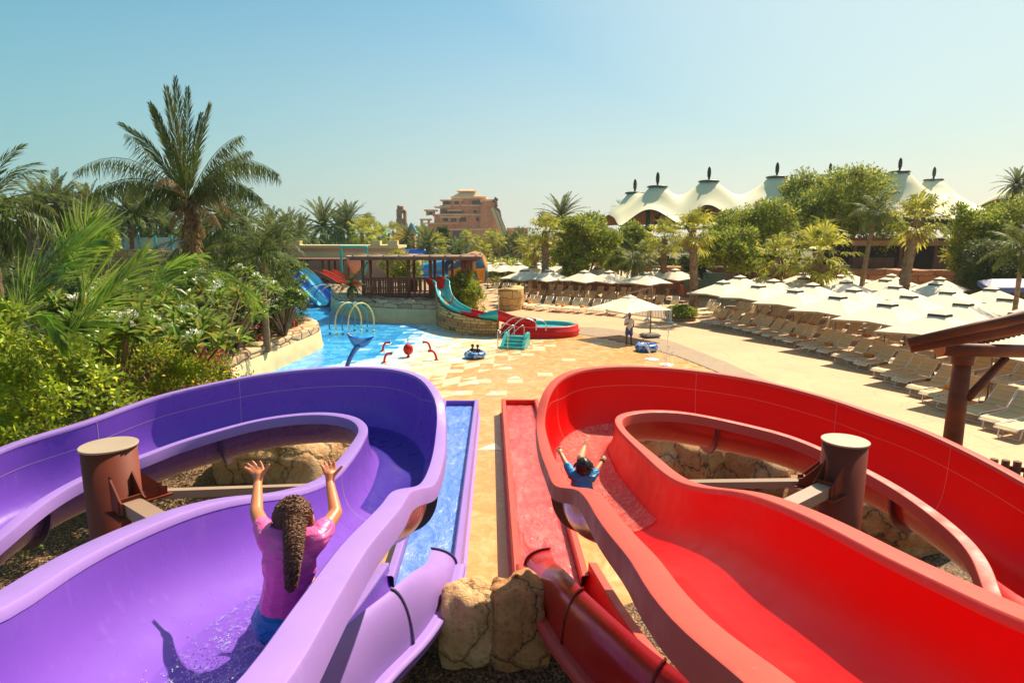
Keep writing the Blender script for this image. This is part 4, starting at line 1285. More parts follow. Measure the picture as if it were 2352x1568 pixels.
for k in range(4):
    q = tp[k * 6:(k + 1) * 6 + 1]
    m = MB(); m.tube(q, .82, 18, caps=False); m.build('tube_section', [MT['ora'], MT['sky'], MT['sky'], MT['sky']][k], tb)
m = MB(); m.tube([Vector((-.62, -1.24, 2.2)), Vector((-.6, -1.1, 2.2))], [.98, .98], 22); m.build('mouth_ring', MT['ora'], tb)
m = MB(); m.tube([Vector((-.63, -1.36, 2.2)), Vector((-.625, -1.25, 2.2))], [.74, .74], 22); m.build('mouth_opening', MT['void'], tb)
for x in (0, 2.4):
    m = MB(); m.cyl((x, .8, 0), (x, .8, 1.6), .12, 8); m.build('support', MT['wood'], tb)

# ---- play castle
ca = thing('play_castle', 'distant wooden play castle with a teal and a yellow pointed roof among the palms', 'play castle', (-26, 118, 0))
def ctower(x, y, z0, z1, w, rmat, rh, wall):
    m = MB(); m.box((x, y, (z0 + z1) / 2), (w, w, z1 - z0)); m.build('tower', wall, ca)
    m = MB(); h = w * .75
    m.add([(x - h, y - h, z1), (x + h, y - h, z1), (x + h, y + h, z1), (x - h, y + h, z1), (x, y, z1 + rh)], [(0, 1, 4), (1, 2, 4), (2, 3, 4), (3, 0, 4), (3, 2, 1, 0)]); m.build('pointed_roof', rmat, ca)
    m = MB(); m.box((x, y - w / 2 - .02, z1 - .9), (w * .4, .06, .8)); m.build('opening', MT['void'], ca)
cy_ = 118
MT['yel'] = simple('yellow_roof', lin(236, 176, 40), .6); MT['tealr'] = simple('teal_roof', lin(30, 160, 150), .6); MT['tan_wall'] = simple('tan_clapboard', lin(206, 160, 96), .8, .15, 3)
ctower(1.5, 0, 1, 5.6, 2.6, MT['tealr'], 2.9, MT['tan_wall'])
ctower(5.4, -.6, 1, 5.0, 2.6, MT['yel'], 2.4, simple('orange_clapboard', lin(216, 140, 70), .8))
ctower(7.0, 2.5, 2, 6.6, 1.4, simple('blue_roof', lin(40, 150, 205), .6), 1.8, MT['tan_wall'])
for x in (0.2, 3.4, 4.4, 7.8): blk(ca, 'mast', (x, -1.2, 3.2), (.3, .3, 6.4), simple('maroon_post', lin(110, 50, 46), .7) if x < 1 else MT['wood'])
blk(ca, 'deck', (3.5, 0, 1.2), (11, 4, 1.6), MT['wood'])
gt = thing('tube_slide', 'dark green distant tube slide below the play castle', 'water slide', (-30, 108, 0))
pipe('tube', gelcoat('green_tube', lin(24, 128, 84), .3), crom([(-1.5, 2, 3.8), (-.2, 0, 4.0), (2.0, -1, 3.5), (4.6, -1.5, 2.4), (6.5, -1.5, 2.0)], 5), .75, gt)
bt = thing('tube_slide', 'distant blue trough slide above the pavilion roof', 'water slide', (-19, 100, 0))
pipe('tube', MT['slb'], crom([(-1.5, 0, 2.6), (1, 0, 3.1), (4, 0, 3.3), (5.4, 1, 3.3)], 5), .6, bt)

# ---- stepped temple tower
TD = 300.0
tx = (1070 - 1176) / 1440 * TD
tm = thing('temple_tower', 'stepped terracotta temple tower with water chutes, rising on the horizon', 'tower', (tx, TD, 0))
sx = TD / 1440.0
def zt(v): return P(1070, v, 0).z * 0 + (CAMZ - PY(1070, v, TD).z) * -1 + CAMZ
def zz(v): return PY(1070, v, TD).z
def tier(u0, u1, v0, v1, y0, y1, mat=None, nm='tier', bat=0.0):
    x0 = (u0 - 1070) * sx; x1 = (u1 - 1070) * sx; za = zz(v0) if v0 else 0; zb = zz(v1)
    m = MB()
    bt_ = bat
    m.add([(x0 - bt_, y0 - bt_, za), (x1 + bt_, y0 - bt_, za), (x1 + bt_, y1 + bt_, za), (x0 - bt_, y1 + bt_, za), (x0, y0, zb), (x1, y0, zb), (x1, y1, zb), (x0, y1, zb)],
          [(0, 1, 5, 4), (1, 2, 6, 5), (2, 3, 7, 6), (3, 0, 4, 7), (4, 5, 6, 7), (3, 2, 1, 0)])
    return m.build(nm, mat or MT['tcot'], tm)
tier(1035, 1150, None, 527, -2, 26, bat=.6)
tier(1000, 1150, None, 492, 1.2, 26, nm='tier', bat=.3)
tier(986, 1042, None, 513, -.6, 20)
tier(970, 1010, None, 520, 2, 20)
tier(1012, 1128, 492, 471, 3.0, 22)
tier(1030, 1096, 471, 459, 5, 19)
tier(1042, 1110, 459, 455, 5, 19)
tier(1037, 1118, 455, 450, 4.4, 20, MT['tcot_s'], 'cornice', .0)
# flared crown
def frust(u0, u1, v0, u2, u3, v1, y, dp0, dp1, mat, nm):
    X = lambda u: (u - 1070) * sx
    m = MB()
    m.add([(X(u0), y - dp0, zz(v0)), (X(u1), y - dp0, zz(v0)), (X(u1), y + dp0, zz(v0)), (X(u0), y + dp0, zz(v0)), (X(u2), y - dp1, zz(v1)), (X(u3), y - dp1, zz(v1)), (X(u3), y + dp1, zz(v1)), (X(u2), y + dp1, zz(v1))],
          [(0, 1, 5, 4), (1, 2, 6, 5), (2, 3, 7, 6), (3, 0, 4, 7), (4, 5, 6, 7), (3, 2, 1, 0)])
    return m.build(nm, mat, tm)
frust(1040, 1110, 450, 1052, 1094, 442, 11, 6.5, 4.2, MT['tcot_s'], 'sloped_roof')
frust(1052, 1094, 442, 1056, 1090, 438, 11, 4.2, 3.6, MT['tcot_s'], 'sloped_roof')
frust(1056, 1090, 438, 1048, 1095, 436, 11, 3.6, 4.8, MT['tcot_s'], 'crown_cornice')
frust(1050, 1093, 436, 1060, 1084, 433, 11, 4.6, 2.8, MT['tcot_s'], 'crown_top')
for k in range(9):
    u = 1057 + k * 4
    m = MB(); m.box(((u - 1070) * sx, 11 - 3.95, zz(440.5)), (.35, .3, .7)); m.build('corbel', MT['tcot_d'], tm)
def slab(u0, u1, v, y0, y1, th=.7):
    X = lambda u: (u - 1070) * sx
    m = MB(); m.box(((X(u0) + X(u1)) / 2, (y0 + y1) / 2, zz(v)), (X(u1) - X(u0), y1 - y0, th)); m.build('roof_slab', MT['tcot_s'], tm)
slab(1013, 1042, 459.5, 3, 9); slab(1038, 1062, 459, 2.5, 9); slab(1000, 1035, 475, 1.5, 9, .6); slab(978, 1005, 483, 0, 8); slab(968, 992, 504, 0, 8)
slab(1015, 1060, 499, -3.2, 3, .6); slab(1030, 1064, 483, 0, 5, .5)
for u, v0, v1, y in ((1021, 475, 460, 3.4), (1029, 475, 460, 3.4), (1042, 475, 460, 2.9), (1058, 475, 460, 2.9), (985, 495, 484, .5), (1000, 497, 484, .5), (1018, 513, 500, -2.8), (1036, 513, 500, -2.8), (1055, 513, 500, -2.8),
                     (972, 520, 505, .4), (988, 520, 505, .4)):
    X = (u - 1070) * sx
    m = MB(); m.box((X, y, (zz(v0) + zz(v1)) / 2), (1.1, 1.1, zz(v1) - zz(v0))); m.build('pillar', MT['tcot'], tm)
def win(u, v, w, h, y, mat=None):
    X = (u - 1070) * sx
    m = MB(); m.box((X, y, zz(v)), (w, .5, h)); m.build('window', mat or MT['void'], tm)
for u, v, w, h, y in ((1093, 487, 1.5, 1.6, 1.1), (1098, 503, 1.5, 1.7, 1.1), (1024, 486, 3.4, 2.0, 1.1), (1042, 486, 3.4, 2.0, 1.1), (1057, 486, 3.6, 2.0, 1.1), (1028, 503, 3.4, 2.0, -2.2 + 3.3), (1046, 504, 4, 2, 1.1), (1063, 504, 4, 2, 1.1),
                      (1096, 465, 4.4, 2.0, 2.9), (1050, 466, 4.0, 2.4, 2.9), (1027, 467, 2.6, 2.2, 2.9), (993, 490, 3.0, 1.6, .6), (1050, 540, 3.0, 4.0, -2.8), (1062, 540, 3.0, 4.0, -2.8)):
    win(u, v, w, h, y)
for k, (v, y) in enumerate(((492.5, 1.0), (471, 2.8), (513, -.8), (527, -2.3))):
    m = MB(); m.box(((1075 - 1070) * sx if k != 2 else (1015 - 1070) * sx, y, zz(v)), (28 - 6 * (k == 1) - 12 * (k == 2), .5, .6)); m.build('string_course', MT['tcot_s'], tm)
# right shoulder and the steep chutes
X = lambda u: (u - 1070) * sx
m = MB()
m.add([(X(1100), -1, 0), (X(1165), -1, 0), (X(1140), -1, zz(462)), (X(1108), -1, zz(462)), (X(1100), 18, 0), (X(1165), 18, 0), (X(1140), 18, zz(462)), (X(1108), 18, zz(462))], [(0, 1, 2, 3), (7, 6, 5, 4), (1, 5, 6, 2), (2, 6, 7, 3), (4, 0, 3, 7)])
m.build('chute_buttress', MT['tcot'], tm)
m = MB(); m.box((X(1124), 6, zz(461)), (8, 10, 1.4)); m.build('cornice', MT['tcot_s'], tm)
for k, (ua, ub) in enumerate(((1132, 1150), (1139, 1158))):
    m = MB(); a = Vector((X(ua), -1.8, zz(478))); b = Vector((X(ub) + 1.4, -4.5, zz(545)))
    m.beam(a, b, 1.6, .5, up=(0, 1, 0)); m.build('water_chute', simple('pale_chute', lin(226, 200, 140), .6), tm)
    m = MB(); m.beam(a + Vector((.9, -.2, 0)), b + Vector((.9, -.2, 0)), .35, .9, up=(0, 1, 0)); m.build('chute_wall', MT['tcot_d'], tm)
st = MB(); rs = random.Random(5)
for k in range(14):
    st.lathe([(0, -.8), (.6, -.3), (.5, .5), (0, .9)], (X(1138) + rs.uniform(-.9, .9) + k * .12, -2 + rs.uniform(-.5, .5), zz(458) - k * .55 + rs.uniform(-.3, .3)), 6)
st.build('carved_figure', simple('dark_statue', lin(66, 56, 46), .8), tm)
m = MB(); m.box((X(1188), 8, zz(545)), (10, 12, 0.1 + (zz(527) - 0) )) ; m.build('side_wall', MT['tcot'], tm)
rt = thing('ruined_tower', 'thin ruined stone tower left of the temple tower, among palm tops', 'tower', ((927 - 1176) / 1440 * 210, 210, 0))
s2 = 210 / 1440
z2 = lambda v: PY(927, v, 210).z
for (u0, u1, va, vb, y) in ((916, 938, None, 502, 0), (917, 927, 502, 480, 0), (932, 938, 502, 484, 0), (919, 925, 480, 472, 0), (926, 931, 482, 473, .5), (926, 937, 490, 482, 0)):
    m = MB(); z0_ = z2(va) if va else 0
    m.box((((u0 + u1) / 2 - 927) * s2, y, (z0_ + z2(vb)) / 2), ((u1 - u0) * s2, 2.4, z2(vb) - z0_), 0, 0, .15); m.build('stone_block', simple('ruin_stone', lin(150, 112, 84), .9, .3, 1.0, .5, 3), rt)

# ---- tensile tent
MT['tent'] = simple('tent_membrane', lin(230, 222, 180), .7, .04, .3, trans=0)
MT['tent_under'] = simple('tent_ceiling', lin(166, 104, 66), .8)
FIN = simple('finial_dark', lin(30, 36, 34), .5)
MT['dkgreen'] = simple('dark_green_cap', lin(34, 66, 60), .5)
def tent(label, peaks, x0, x1, y0, y1, zedge, hsag, valley, nx=90, ny=24, cols=None):
    t = thing('tent_roof', label, 'tent', (0, 0, 0))
    X0, X1 = x0, x1
    def H(x, y):
        f = (x - X0) / (X1 - X0); g = (y - y0) / (y1 - y0)
        base = zedge + valley * (math.sin(math.pi * min(max(f, 0), 1)) ** .5) * (math.sin(math.pi * min(max(g, 0), 1)) ** .6)
        acc = 0.0
        gf_ = min(1.0, max(0.0, g) / .30); gf_ = gf_ * gf_ * (3 - 2 * gf_)
        for (px, py, pz, pr) in peaks:
            d = math.hypot(x - px, (y - py) * .8)
            k = math.exp(-max(0, d - .95) / pr) * gf_
            acc += ((pz - base) * k) ** 3
        z = base + acc ** (1 / 3)
        return min(z, max(p[2] for p in peaks) + .0)
    rows = []; und = []
    for j in range(ny + 1):
        g = j / ny; row = []; ur = []
        for i in range(nx + 1):
            f = i / nx
            x = X0 + (X1 - X0) * f
            yy0 = y0 + 2.0 * abs(math.sin(math.pi * f * len(cols))) * (1 if True else 0)
            y = yy0 + (y1 - yy0) * g
            z = H(x, y)
            ed = min(g * 6, 1)
            sc_ = .9 * abs(math.sin(math.pi * f * len(cols))) ** 1.2 * (1 - ed)
            row.append((x, y, z + sc_)); ur.append((x, y, z + sc_ - .12))
        rows.append(row); und.append(ur)
    m = MB(); m.grid(rows, 0); m.build('membrane', MT['tent'], t)
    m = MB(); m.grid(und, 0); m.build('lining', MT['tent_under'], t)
    for (px, py, pz, pr) in peaks:
        zt_ = H(px, py)
        m = MB(); m.lathe([(1.25, 0), (1.3, .12), (1.1, .22)], (px, py, zt_ - .05), 20); rg_ = m.build('peak_ring', MT['dkgreen'], t)
        m = MB(); m.lathe([(.12, 0), (.13, .35), (.22, .6), (.24, 1.1), (.18, 1.5), (.06, 1.75)], (px, py, zt_ + .1), 10); m.build('finial', FIN, rg_)
    for (cx, cy) in cols_xy(cols, x0, x1, y0, y1):
        m = MB(); m.cyl((cx, cy, 0), (cx, cy, H(cx, cy) - .3), .28, 10); m.build('column', MT['green_steel'], t)
        for dx in (-3, 3):
            m = MB(); m.cyl((cx, cy, 5.8), (cx + dx, cy + 1.5, H(cx + dx, cy + 1.5) - .3), .14, 8); m.build('strut', MT['green_steel'], t)
    m = MB(); m.cyl((x0 + 1, y0 + 3, zedge - .2), (x1 - 1, y0 + 3, zedge - .2), .2, 8); m.build('edge_truss', MT['green_steel'], t)
    for k in range(8):
        x = x0 + 2 + (x1 - x0 - 4) * k / 7
        m = MB(); m.cyl((x, y0 + 2, zedge), (x + 2, y1 - 3, zedge + 1.4), .15, 8); m.build('rafter', MT['green_steel'], t)
    return t
def cols_xy(cols, x0, x1, y0, y1):
    return [(c, y0 + 3.5) for c in cols]
def pk(u, v, y):
    p = PY(u, v, y); return (p.x, p.y, p.z)
pks = [pk(1458, 446, 84) + (2.4,), pk(1510, 431, 80) + (2.9,), pk(1628, 418, 80) + (3.9,), pk(1784, 408, 80) + (4.3,)]
tent('long cream tensile tent roof with four dark-tipped peaks behind the green trees', pks, 12.6, 40.5, 74, 92, 7.1, 0, 1.6, cols=[16.5, 22, 28.5, 35])
pks = [pk(2066, 396, 84) + (4.6,), pk(2144, 414, 92) + (4.2,)]
tent('cream tensile tent roof with two peaks at the right, above the tree tops', pks, 45.0, 64.0, 76, 100, 7.1, 0, 1.6, cols=[49, 58])
pks = [pk(1906, 404, 96) + (2.4,)]
tent('small part of a cream tent roof with one dark tip behind the large round tree', pks, 43, 52, 90, 102, 7.6, 0, 1.2, cols=[46, 50])
pks = [pk(2350, 425, 92) + (5,)]
tent('white tent roof at the far right edge behind the trees', pks, 70, 88, 84, 100, 7.4, 0, 3.4, cols=[74, 80])

# ---- terrace buildings and rock walls at the right
rockwall('rock_wall', [(13.0, 66), (20, 64.5), (27, 62), (33, 60.5), (39, 58.5), (46, 56), (56, 50)], 0, 2.75, 1.2, STR, 'long reddish brown rock retaining wall behind the right-hand umbrellas', 'rock wall', .18, 5)
sheet('terrain', [(13, 67), (27, 63), (39, 59.5), (56, 51), (120, 51), (120, 140), (8, 140)], 2.6, MT['land'])
rockwall('rock_wall', [(5.2, 78), (4.0, 74), (6.5, 72), (11, 70), (14, 69)], 0, 3.4, 1.2, STR, 'terracotta rock wall stretch behind the far middle umbrellas', 'rock wall', .18, 15)
rockwall('rock_wall', [(-47, 62), (-42, 60), (-36, 59.5), (-30, 60)], 1.0, 4.6, 1.5, STS, 'sand coloured stone wall behind the tall palm on the left', 'rock wall', .15, 25)
rockwall('stone_planter', [(-1.2, 51.2), (-1.0, 50.6), (-.2, 50.3), (.5, 50.6), (.9, 51.6), (.9, 54)], 0, 1.7, 1.0, STS, 'tan boulder-faced planter just right of the flowering shrub', 'planter', .12, 35)
cb = thing('cafe_building', 'low dark fronted cafe with brown boarded screens behind the palms at right', 'building', (38.5, 66, 2.6))
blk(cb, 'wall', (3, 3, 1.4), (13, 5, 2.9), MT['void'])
blk(cb, 'roof', (3, 2.2, 3.0), (14.5, 7.5, .28), MT['wood'])
blk(cb, 'screen', (7.6, -1.0, 1.0), (5.4, .12, 1.9), simple('red_brown_board', lin(120, 62, 44), .6))
blk(cb, 'screen', (-1.5, -1.0, .6), (4.6, .12, 1.1), MT['wood'])
blk(cb, 'fascia', (3, -1.5, 2.6), (14, .15, .5), simple('tan_fascia', lin(176, 126, 80), .7))
for x in (-3.5, 1.2, 4.8, 9.8): blk(cb, 'post', (x, -1.3, 1.4), (.28, .28, 2.9), MT['wood'])
ramp_ = thing('glass_ramp', 'green glass sided ramp descending behind the middle palm', 'ramp', (19.5, 61.5, 0))
m = MB(); m.add([(-2.6, 0, 1.0), (-2.6, 0, 2.35), (1.0, -.6, 2.35), (5.6, -1.6, 1.1), (5.6, -1.6, .3), (1.0, -.6, 1.0)], [(0, 5, 2, 1), (5, 4, 3, 2)]); m.build('glass_side', simple('green_glass', lin(90, 128, 112), .15), ramp_)
m = MB(); m.tube([(-2.6, 0, 2.4), (1.0, -.6, 2.4), (5.6, -1.6, 1.15)], .06, 6); m.build('rail', MT['steel'], ramp_)
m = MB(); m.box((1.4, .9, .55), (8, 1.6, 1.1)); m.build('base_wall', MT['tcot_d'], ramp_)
ct = thing('counter_kiosk', 'white framed bar counter with a reed front below the leaning palm at right', 'kiosk', (29.8, 56.0, 0))
blk(ct, 'front', (0, 0, 1.1), (4.2, .4, 1.5), simple('reed_screen', lin(176, 144, 100), .9, .2, 12, scale=(6, 1, .3)))
blk(ct, 'top', (0, 0, 1.95), (4.7, .9, .22), simple('white_trim', lin(226, 220, 200), .6))
for s in (-1, 1): blk(ct, 'leg', (s * 2.2, 0, .95), (.22, .5, 1.9), simple('white_trim2', lin(226, 220, 200), .6))
gf = thing('glass_fence', 'turquoise glass pool fence on the sand coloured wall at left', 'fence', (-43, 61.5, 4.6))
for k in range(8):
    m = MB(); m.box((k * 1.6, k * -.1, .6), (1.3, .05, 1.2)); m.build('pane', simple('pale_glass', lin(196, 206, 200), .2), gf)
    m = MB(); m.box((k * 1.6 - .8, k * -.1, .7), (.16, .14, 1.4)); m.build('post', MT['teal'], gf)
bc_ = thing('shade_canopy', 'lilac white flat fabric canopy with a blue skirt at the right edge', 'canopy', (35.2, 42.0, 0))
m = MB(); m.add([(-3.2, 0, 2.55), (5, 0, 2.55), (5, 3.5, 2.75), (-1.5, 3.5, 2.75), (-2.2, 1.2, 3.05), (5, 1.2, 3.1)], [(0, 1, 5, 4), (4, 5, 2, 3), (0, 4, 3)]); m.build('top', simple('lilac_fabric', lin(196, 190, 214), .7), bc_)
m = MB(); m.add([(-3.2, 0, 2.2), (5, 0, 2.2), (5, 0, 2.55), (-3.2, 0, 2.55), (-1.5, 3.5, 2.4), (-1.5, 3.5, 2.75)], [(0, 1, 2, 3), (0, 3, 5, 4)]); m.build('skirt', simple('blue_fabric', lin(78, 96, 150), .7), bc_)
for x in (-2.6, 4.4): blk(bc_, 'pole', (x, .3, 1.2), (.1, .1, 2.4), MT['steel'])

# ---- log pergola corner at lower right
lp = thing('log_pergola', 'varnished log pergola corner with a round post and diagonal brace at lower right', 'pergola', (0, 0, 0))
pb = P(2192, 1010, .6); 
D0 = 15.8
ptop = PD(2213, 808, D0); px, py = ptop.x, ptop.y
m = MB(); m.tube([(px, py, 0), (px, py, ptop.z)], [.23, .2], 20); m.build('post', MT['log'], lp)
m = MB(); m.cyl((px, py, ptop.z - .30), (px, py, ptop.z - .02), .245, 20); m.build('post_collar', MT['log'], lp)
a = PD(2158, 802, D0 - .3); b = PD(2420, 808, D0 + .3)
m = MB(); m.cyl(a, b, .165, 18); m.build('beam', MT['log'], lp)
m = MB(); dd = (a - b).normalized(); m.cyl(a + dd * .004, a - dd * .01, .168, 18); m.build('beam_end', MT['log_end'], lp)
a = PD(2085, 786, D0 - .9); b = PD(2420, 712, D0 - 2.2)
m = MB(); m.tube([a, b], [.10, .14], 14); m.build('rafter', MT['log'], lp)
a2 = PD(2090, 799, D0 - .7); b2 = PD(2420, 738, D0 - 1.9)
m = MB(); m.tube([a2, b2], [.12, .16], 14); m.build('rafter', MT['log'], lp)
a3 = PD(2235, 794, D0 + .1); b3 = PD(2440, 744, D0 - .6)
for k in range(18):
    c = a3.lerp(b3, k / 17)
    m = MB(); m.cyl(c, c + Vector((.25, 1.7, -.03)), .045, 7); m.build('roof_pole', MT['log'], lp)
a4 = a3 + Vector((.2, 1.3, -.1)); b4 = b3 + Vector((.2, 1.3, -.1))
m = MB(); m.tube([a4, b4], .11, 10); m.build('rafter', MT['log'], lp)
a = PD(2310, 822, D0 + .25); b = PD(2222, 915, D0 + .05)
m = MB(); m.cyl(a, b, .10, 12); m.build('brace', MT['log'], lp)
# log fence
lf0 = P(2258, 1050, 1.0); lf1 = P(2420, 1068, 1.0)
lf = thing('log_fence', 'short fence of upright round logs below the loungers at the right edge', 'fence', (lf0.x, lf0.y, 0))
for k in range(12):
    c = (lf1 - lf0) * (k / 6.0)
    m = MB(); m.tube([(c.x, c.y, 0), (c.x, c.y, 1.0)], [.085, .08], 12); m.build('log', MT['log'], lf)
m = MB(); e = (lf1 - lf0) * (11 / 6.0); m.cyl((0, .12, .78), (e.x, e.y + .12, .78), .06, 8); m.build('rail', MT['log'], lf)
# ================================================================== umbrellas, loungers, towels
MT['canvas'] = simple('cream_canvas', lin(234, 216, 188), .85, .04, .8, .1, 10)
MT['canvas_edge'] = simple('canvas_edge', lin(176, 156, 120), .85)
MT['vent'] = simple('vent_shadow_gap', lin(70, 62, 48), .9)
MT['pole'] = simple('bronze_pole', lin(128, 96, 70), .45)
MT['base'] = simple('grey_concrete_base', lin(110, 108, 98), .8, .15, 4, .3, 20)
MT['frame'] = simple('white_lounger_frame', lin(236, 230, 214), .4, .05)
MT['sling'] = simple('tan_sling', lin(224, 188, 130), .7, .22, 3.2, .5, 6, scale=(.2, 9, .2))
MT['sling_w'] = simple('cream_sling', lin(224, 206, 168), .7, .1, 1, .3, 60)
MT['towel'] = None
def towelmat():
    m, t, b, N, L = newmat('orange_towel')
    w = N.new('ShaderNodeTexWave'); w.inputs['Scale'].default_value = 5; w.inputs['Distortion'].default_value = 6
    L.new(coords(t), w.inputs['Vector'])
    L.new(ramp(t, w.outputs['Fac'], [(.35, lin(206, 78, 20)), (.5, lin(232, 120, 24)), (.7, lin(240, 176, 50))]), b.inputs['Base Color'])
    b.inputs['Roughness'].default_value = .95
    return m
MT['towel'] = towelmat()
def make_umbrella(half=1.70, ph=2.12, top=2.9):
    t = thing('parasol', 'x', 'parasol')
    m = MB()
    n = 8
    cor = []
    for k in range(8):
        a = math.pi / 4 * k
        r = half * 1.414 if k % 2 else half * .985
        z = ph - (0.0 if k % 2 == 0 else .10)
        cor.append((r * math.cos(a), r * math.sin(a), z))
    rows = []
    for f in (1.0, .66, .33, .12):
        rows.append([(x * f, y * f, ph + (top - ph) * (1 - f) ** 1.08 + (z - ph) * f) for x, y, z in cor])
    m.grid(rows, 0, smooth=False, closed=True)
    m.add([(x * .12, y * .12, ph + (top - ph) * .88 ** 1.08) for x, y, z in cor], [tuple(range(8))])
    cno = m.build('canopy', MT['canvas'], t)
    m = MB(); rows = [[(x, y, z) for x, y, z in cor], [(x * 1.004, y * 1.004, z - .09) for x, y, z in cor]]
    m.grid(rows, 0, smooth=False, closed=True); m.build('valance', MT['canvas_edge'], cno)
    m = MB(); r = .30
    m.add([(x * .2, y * .2, top - .07) for x, y, z in cor] + [(0, 0, top + .10)], [(k, (k + 1) % 8, 8) for k in range(8)]); m.build('vent_cap', MT['canvas'], cno)
    m = MB()
    m.grid([[(x * .20, y * .20, top - .165) for x, y, z in cor], [(x * .185, y * .185, top - .07) for x, y, z in cor]], 0, closed=True, smooth=False); m.build('vent_gap', MT['vent'], cno)
    m = MB(); m.cyl((0, 0, .05), (0, 0, top - .1), .032, 8); m.build('pole', MT['pole'], t)
    for k in range(8):
        m = MB(); x, y, z = cor[k]; m.tube([(0, 0, top - .16), (x * .97, y * .97, z - .03)], .014, 4); m.build('rib', MT['pole'], cno)
    m = MB(); m.lathe([(.26, 0), (.26, .07), (.08, .09), (.06, .3)], n=12); m.build('base', MT['base'], t)
    return t
def make_lounger():
    """foot end at -y, head at +y, 2.0 m long"""
    t = thing('sun_lounger', 'x', 'sun lounger')
    ang = math.radians(47)
    hy = .35; hz = .40
    by = hy + .86 * math.cos(ang); bz = hz + .86 * math.sin(ang)
    m = MB()
    for s in (-1, 1):
        m.tube([(s * .31, -1.05, .30), (s * .31, -.95, .37), (s * .31, hy, hz)], .022, 5)
        m.tube([(s * .31, hy, hz), (s * .31, by, bz)], .022, 5)
        m.tube([(s * .31, hy, hz), (s * .31, .88, .38)], .02, 5)
    m.tube([(-.31, -1.05, .30), (.31, -1.05, .30)], .022, 5); m.tube([(-.31, by, bz), (.31, by, bz)], .022, 5); m.tube([(-.31, .88, .38), (.31, .88, .38)], .02, 5)
    m.build('frame', MT['frame'], t)
    m = MB(); m.grid([[(-.3, -1.04, .31), (.3, -1.04, .31)], [(-.3, -.95, .375), (.3, -.95, .375)], [(-.3, -.3, .36), (.3, -.3, .36)], [(-.3, hy, hz), (.3, hy, hz)]], 0, smooth=False); m.build('seat', MT['sling'], t)
    m = MB(); m.grid([[(-.3, hy + .01, hz + .01), (.3, hy + .01, hz + .01)], [(-.3, by, bz), (.3, by, bz)]], 0, smooth=False); m.build('backrest', MT['sling'], t)
    for y in (-.72, .55):
        m = MB()
        m.tube([(-.31, y, .36), (-.30, y - .10, .02), (-.26, y - .12, .015), (.26, y - .12, .015), (.30, y - .10, .02), (.31, y, .36)], .018, 5); m.build('leg', MT['frame'], t)
    m = MB()
    m.tube([(-.28, by - .28, bz - .24), (-.28, .8, .38)], .012, 4); m.build('back_strut', MT['frame'], t)
    return t
UMB = make_umbrella(); LNG = make_lounger()
used = {'u': False, 'l': False}
def put(proto, key, x, y, z, rz, label, group, cat=None):
    o = proto if not used[key] else copy_tree(proto)
    used[key] = True
    o.location = (x, y, z); o.rotation_euler = (0, 0, rz)
    o['label'] = label; o['group'] = group
    return o
ORD = ['first', 'second', 'third', 'fourth', 'fifth', 'sixth', 'seventh', 'eighth', 'ninth', 'tenth', 'eleventh', 'twelfth', 'thirteenth', 'fourteenth', 'fifteenth', 'sixteenth', 'seventeenth', 'eighteenth', 'nineteenth', 'twentieth',
       'twenty-first', 'twenty-second', 'twenty-third', 'twenty-fourth', 'twenty-fifth', 'twenty-sixth', 'twenty-seventh', 'twenty-eighth', 'twenty-ninth', 'thirtieth', 'thirty-first', 'thirty-second', 'thirty-third', 'thirty-fourth', 'thirty-fifth']
TW = []
def towel(x, y, z, rz, label):
    if not TW:
        m = MB(); m.tube([(-.24, 0, 0), (-.235, 0, 0), (0, .01, .004), (.235, 0, 0), (.24, 0, 0)], [.06, .078, .085, .078, .06], 10)
        o = m.build('towel', MT['towel'])
    else:
        o = TW[0].copy(); SC.collection.objects.link(o)
    TW.append(o)
    o.location = (x, y, z); o.rotation_euler = (0, 0, rz)
    tag(o, label, 'towel', 'rolled orange towels on the loungers')
ru = random.Random(11)
def visible(x, y, z, mu=40):
    d = y * CP + (CAMZ - z) * SP
    if d < 1: return False
    u = 1176 + x / d * 1440
    return -mu < u < 2352 + mu
# ---- block A: rows run away from the camera on the right
rowsA = [('front', [(14.5, 43.1), (15.8, 40.2), (16.6, 36.7), (17.2, 33.0), (17.7, 29.4), (17.6, 25.6), (17.1, 21.9)]),
         ('second', [(17.6, 48.5), (18.5, 44.4), (19.6, 40.9), (20.3, 37.2), (21.2, 33.4), (21.4, 29.6), (21.2, 26.0)]),
         ('third', [(20.6, 51.0), (22.0, 47.4), (23.2, 43.6), (24.2, 39.6), (24.9, 35.8), (25.3, 32.0), (25.2, 28.4)]),
         ('fourth', [(24.6, 53.0), (25.9, 49.6), (27.2, 45.8), (28.2, 41.8), (28.9, 37.8), (29.2, 34.0)]),
         ('fifth', [(28.8, 54.2), (30.4, 50.4), (31.6, 46.4)])]
nA = 0
for ri, (rn, ps) in enumerate(rowsA):
    vis = [p for p in ps if visible(p[0], p[1], 2.2, 120)]
    for k, (x, y) in enumerate(vis):
        put(UMB, 'u', x, y, 0, math.radians(31 + 3 * ri + ru.uniform(-3, 3)), 'cream square parasol in the right-hand block, %s row, %s from far end' % (rn, ORD[k]), 'cream parasols over the loungers')
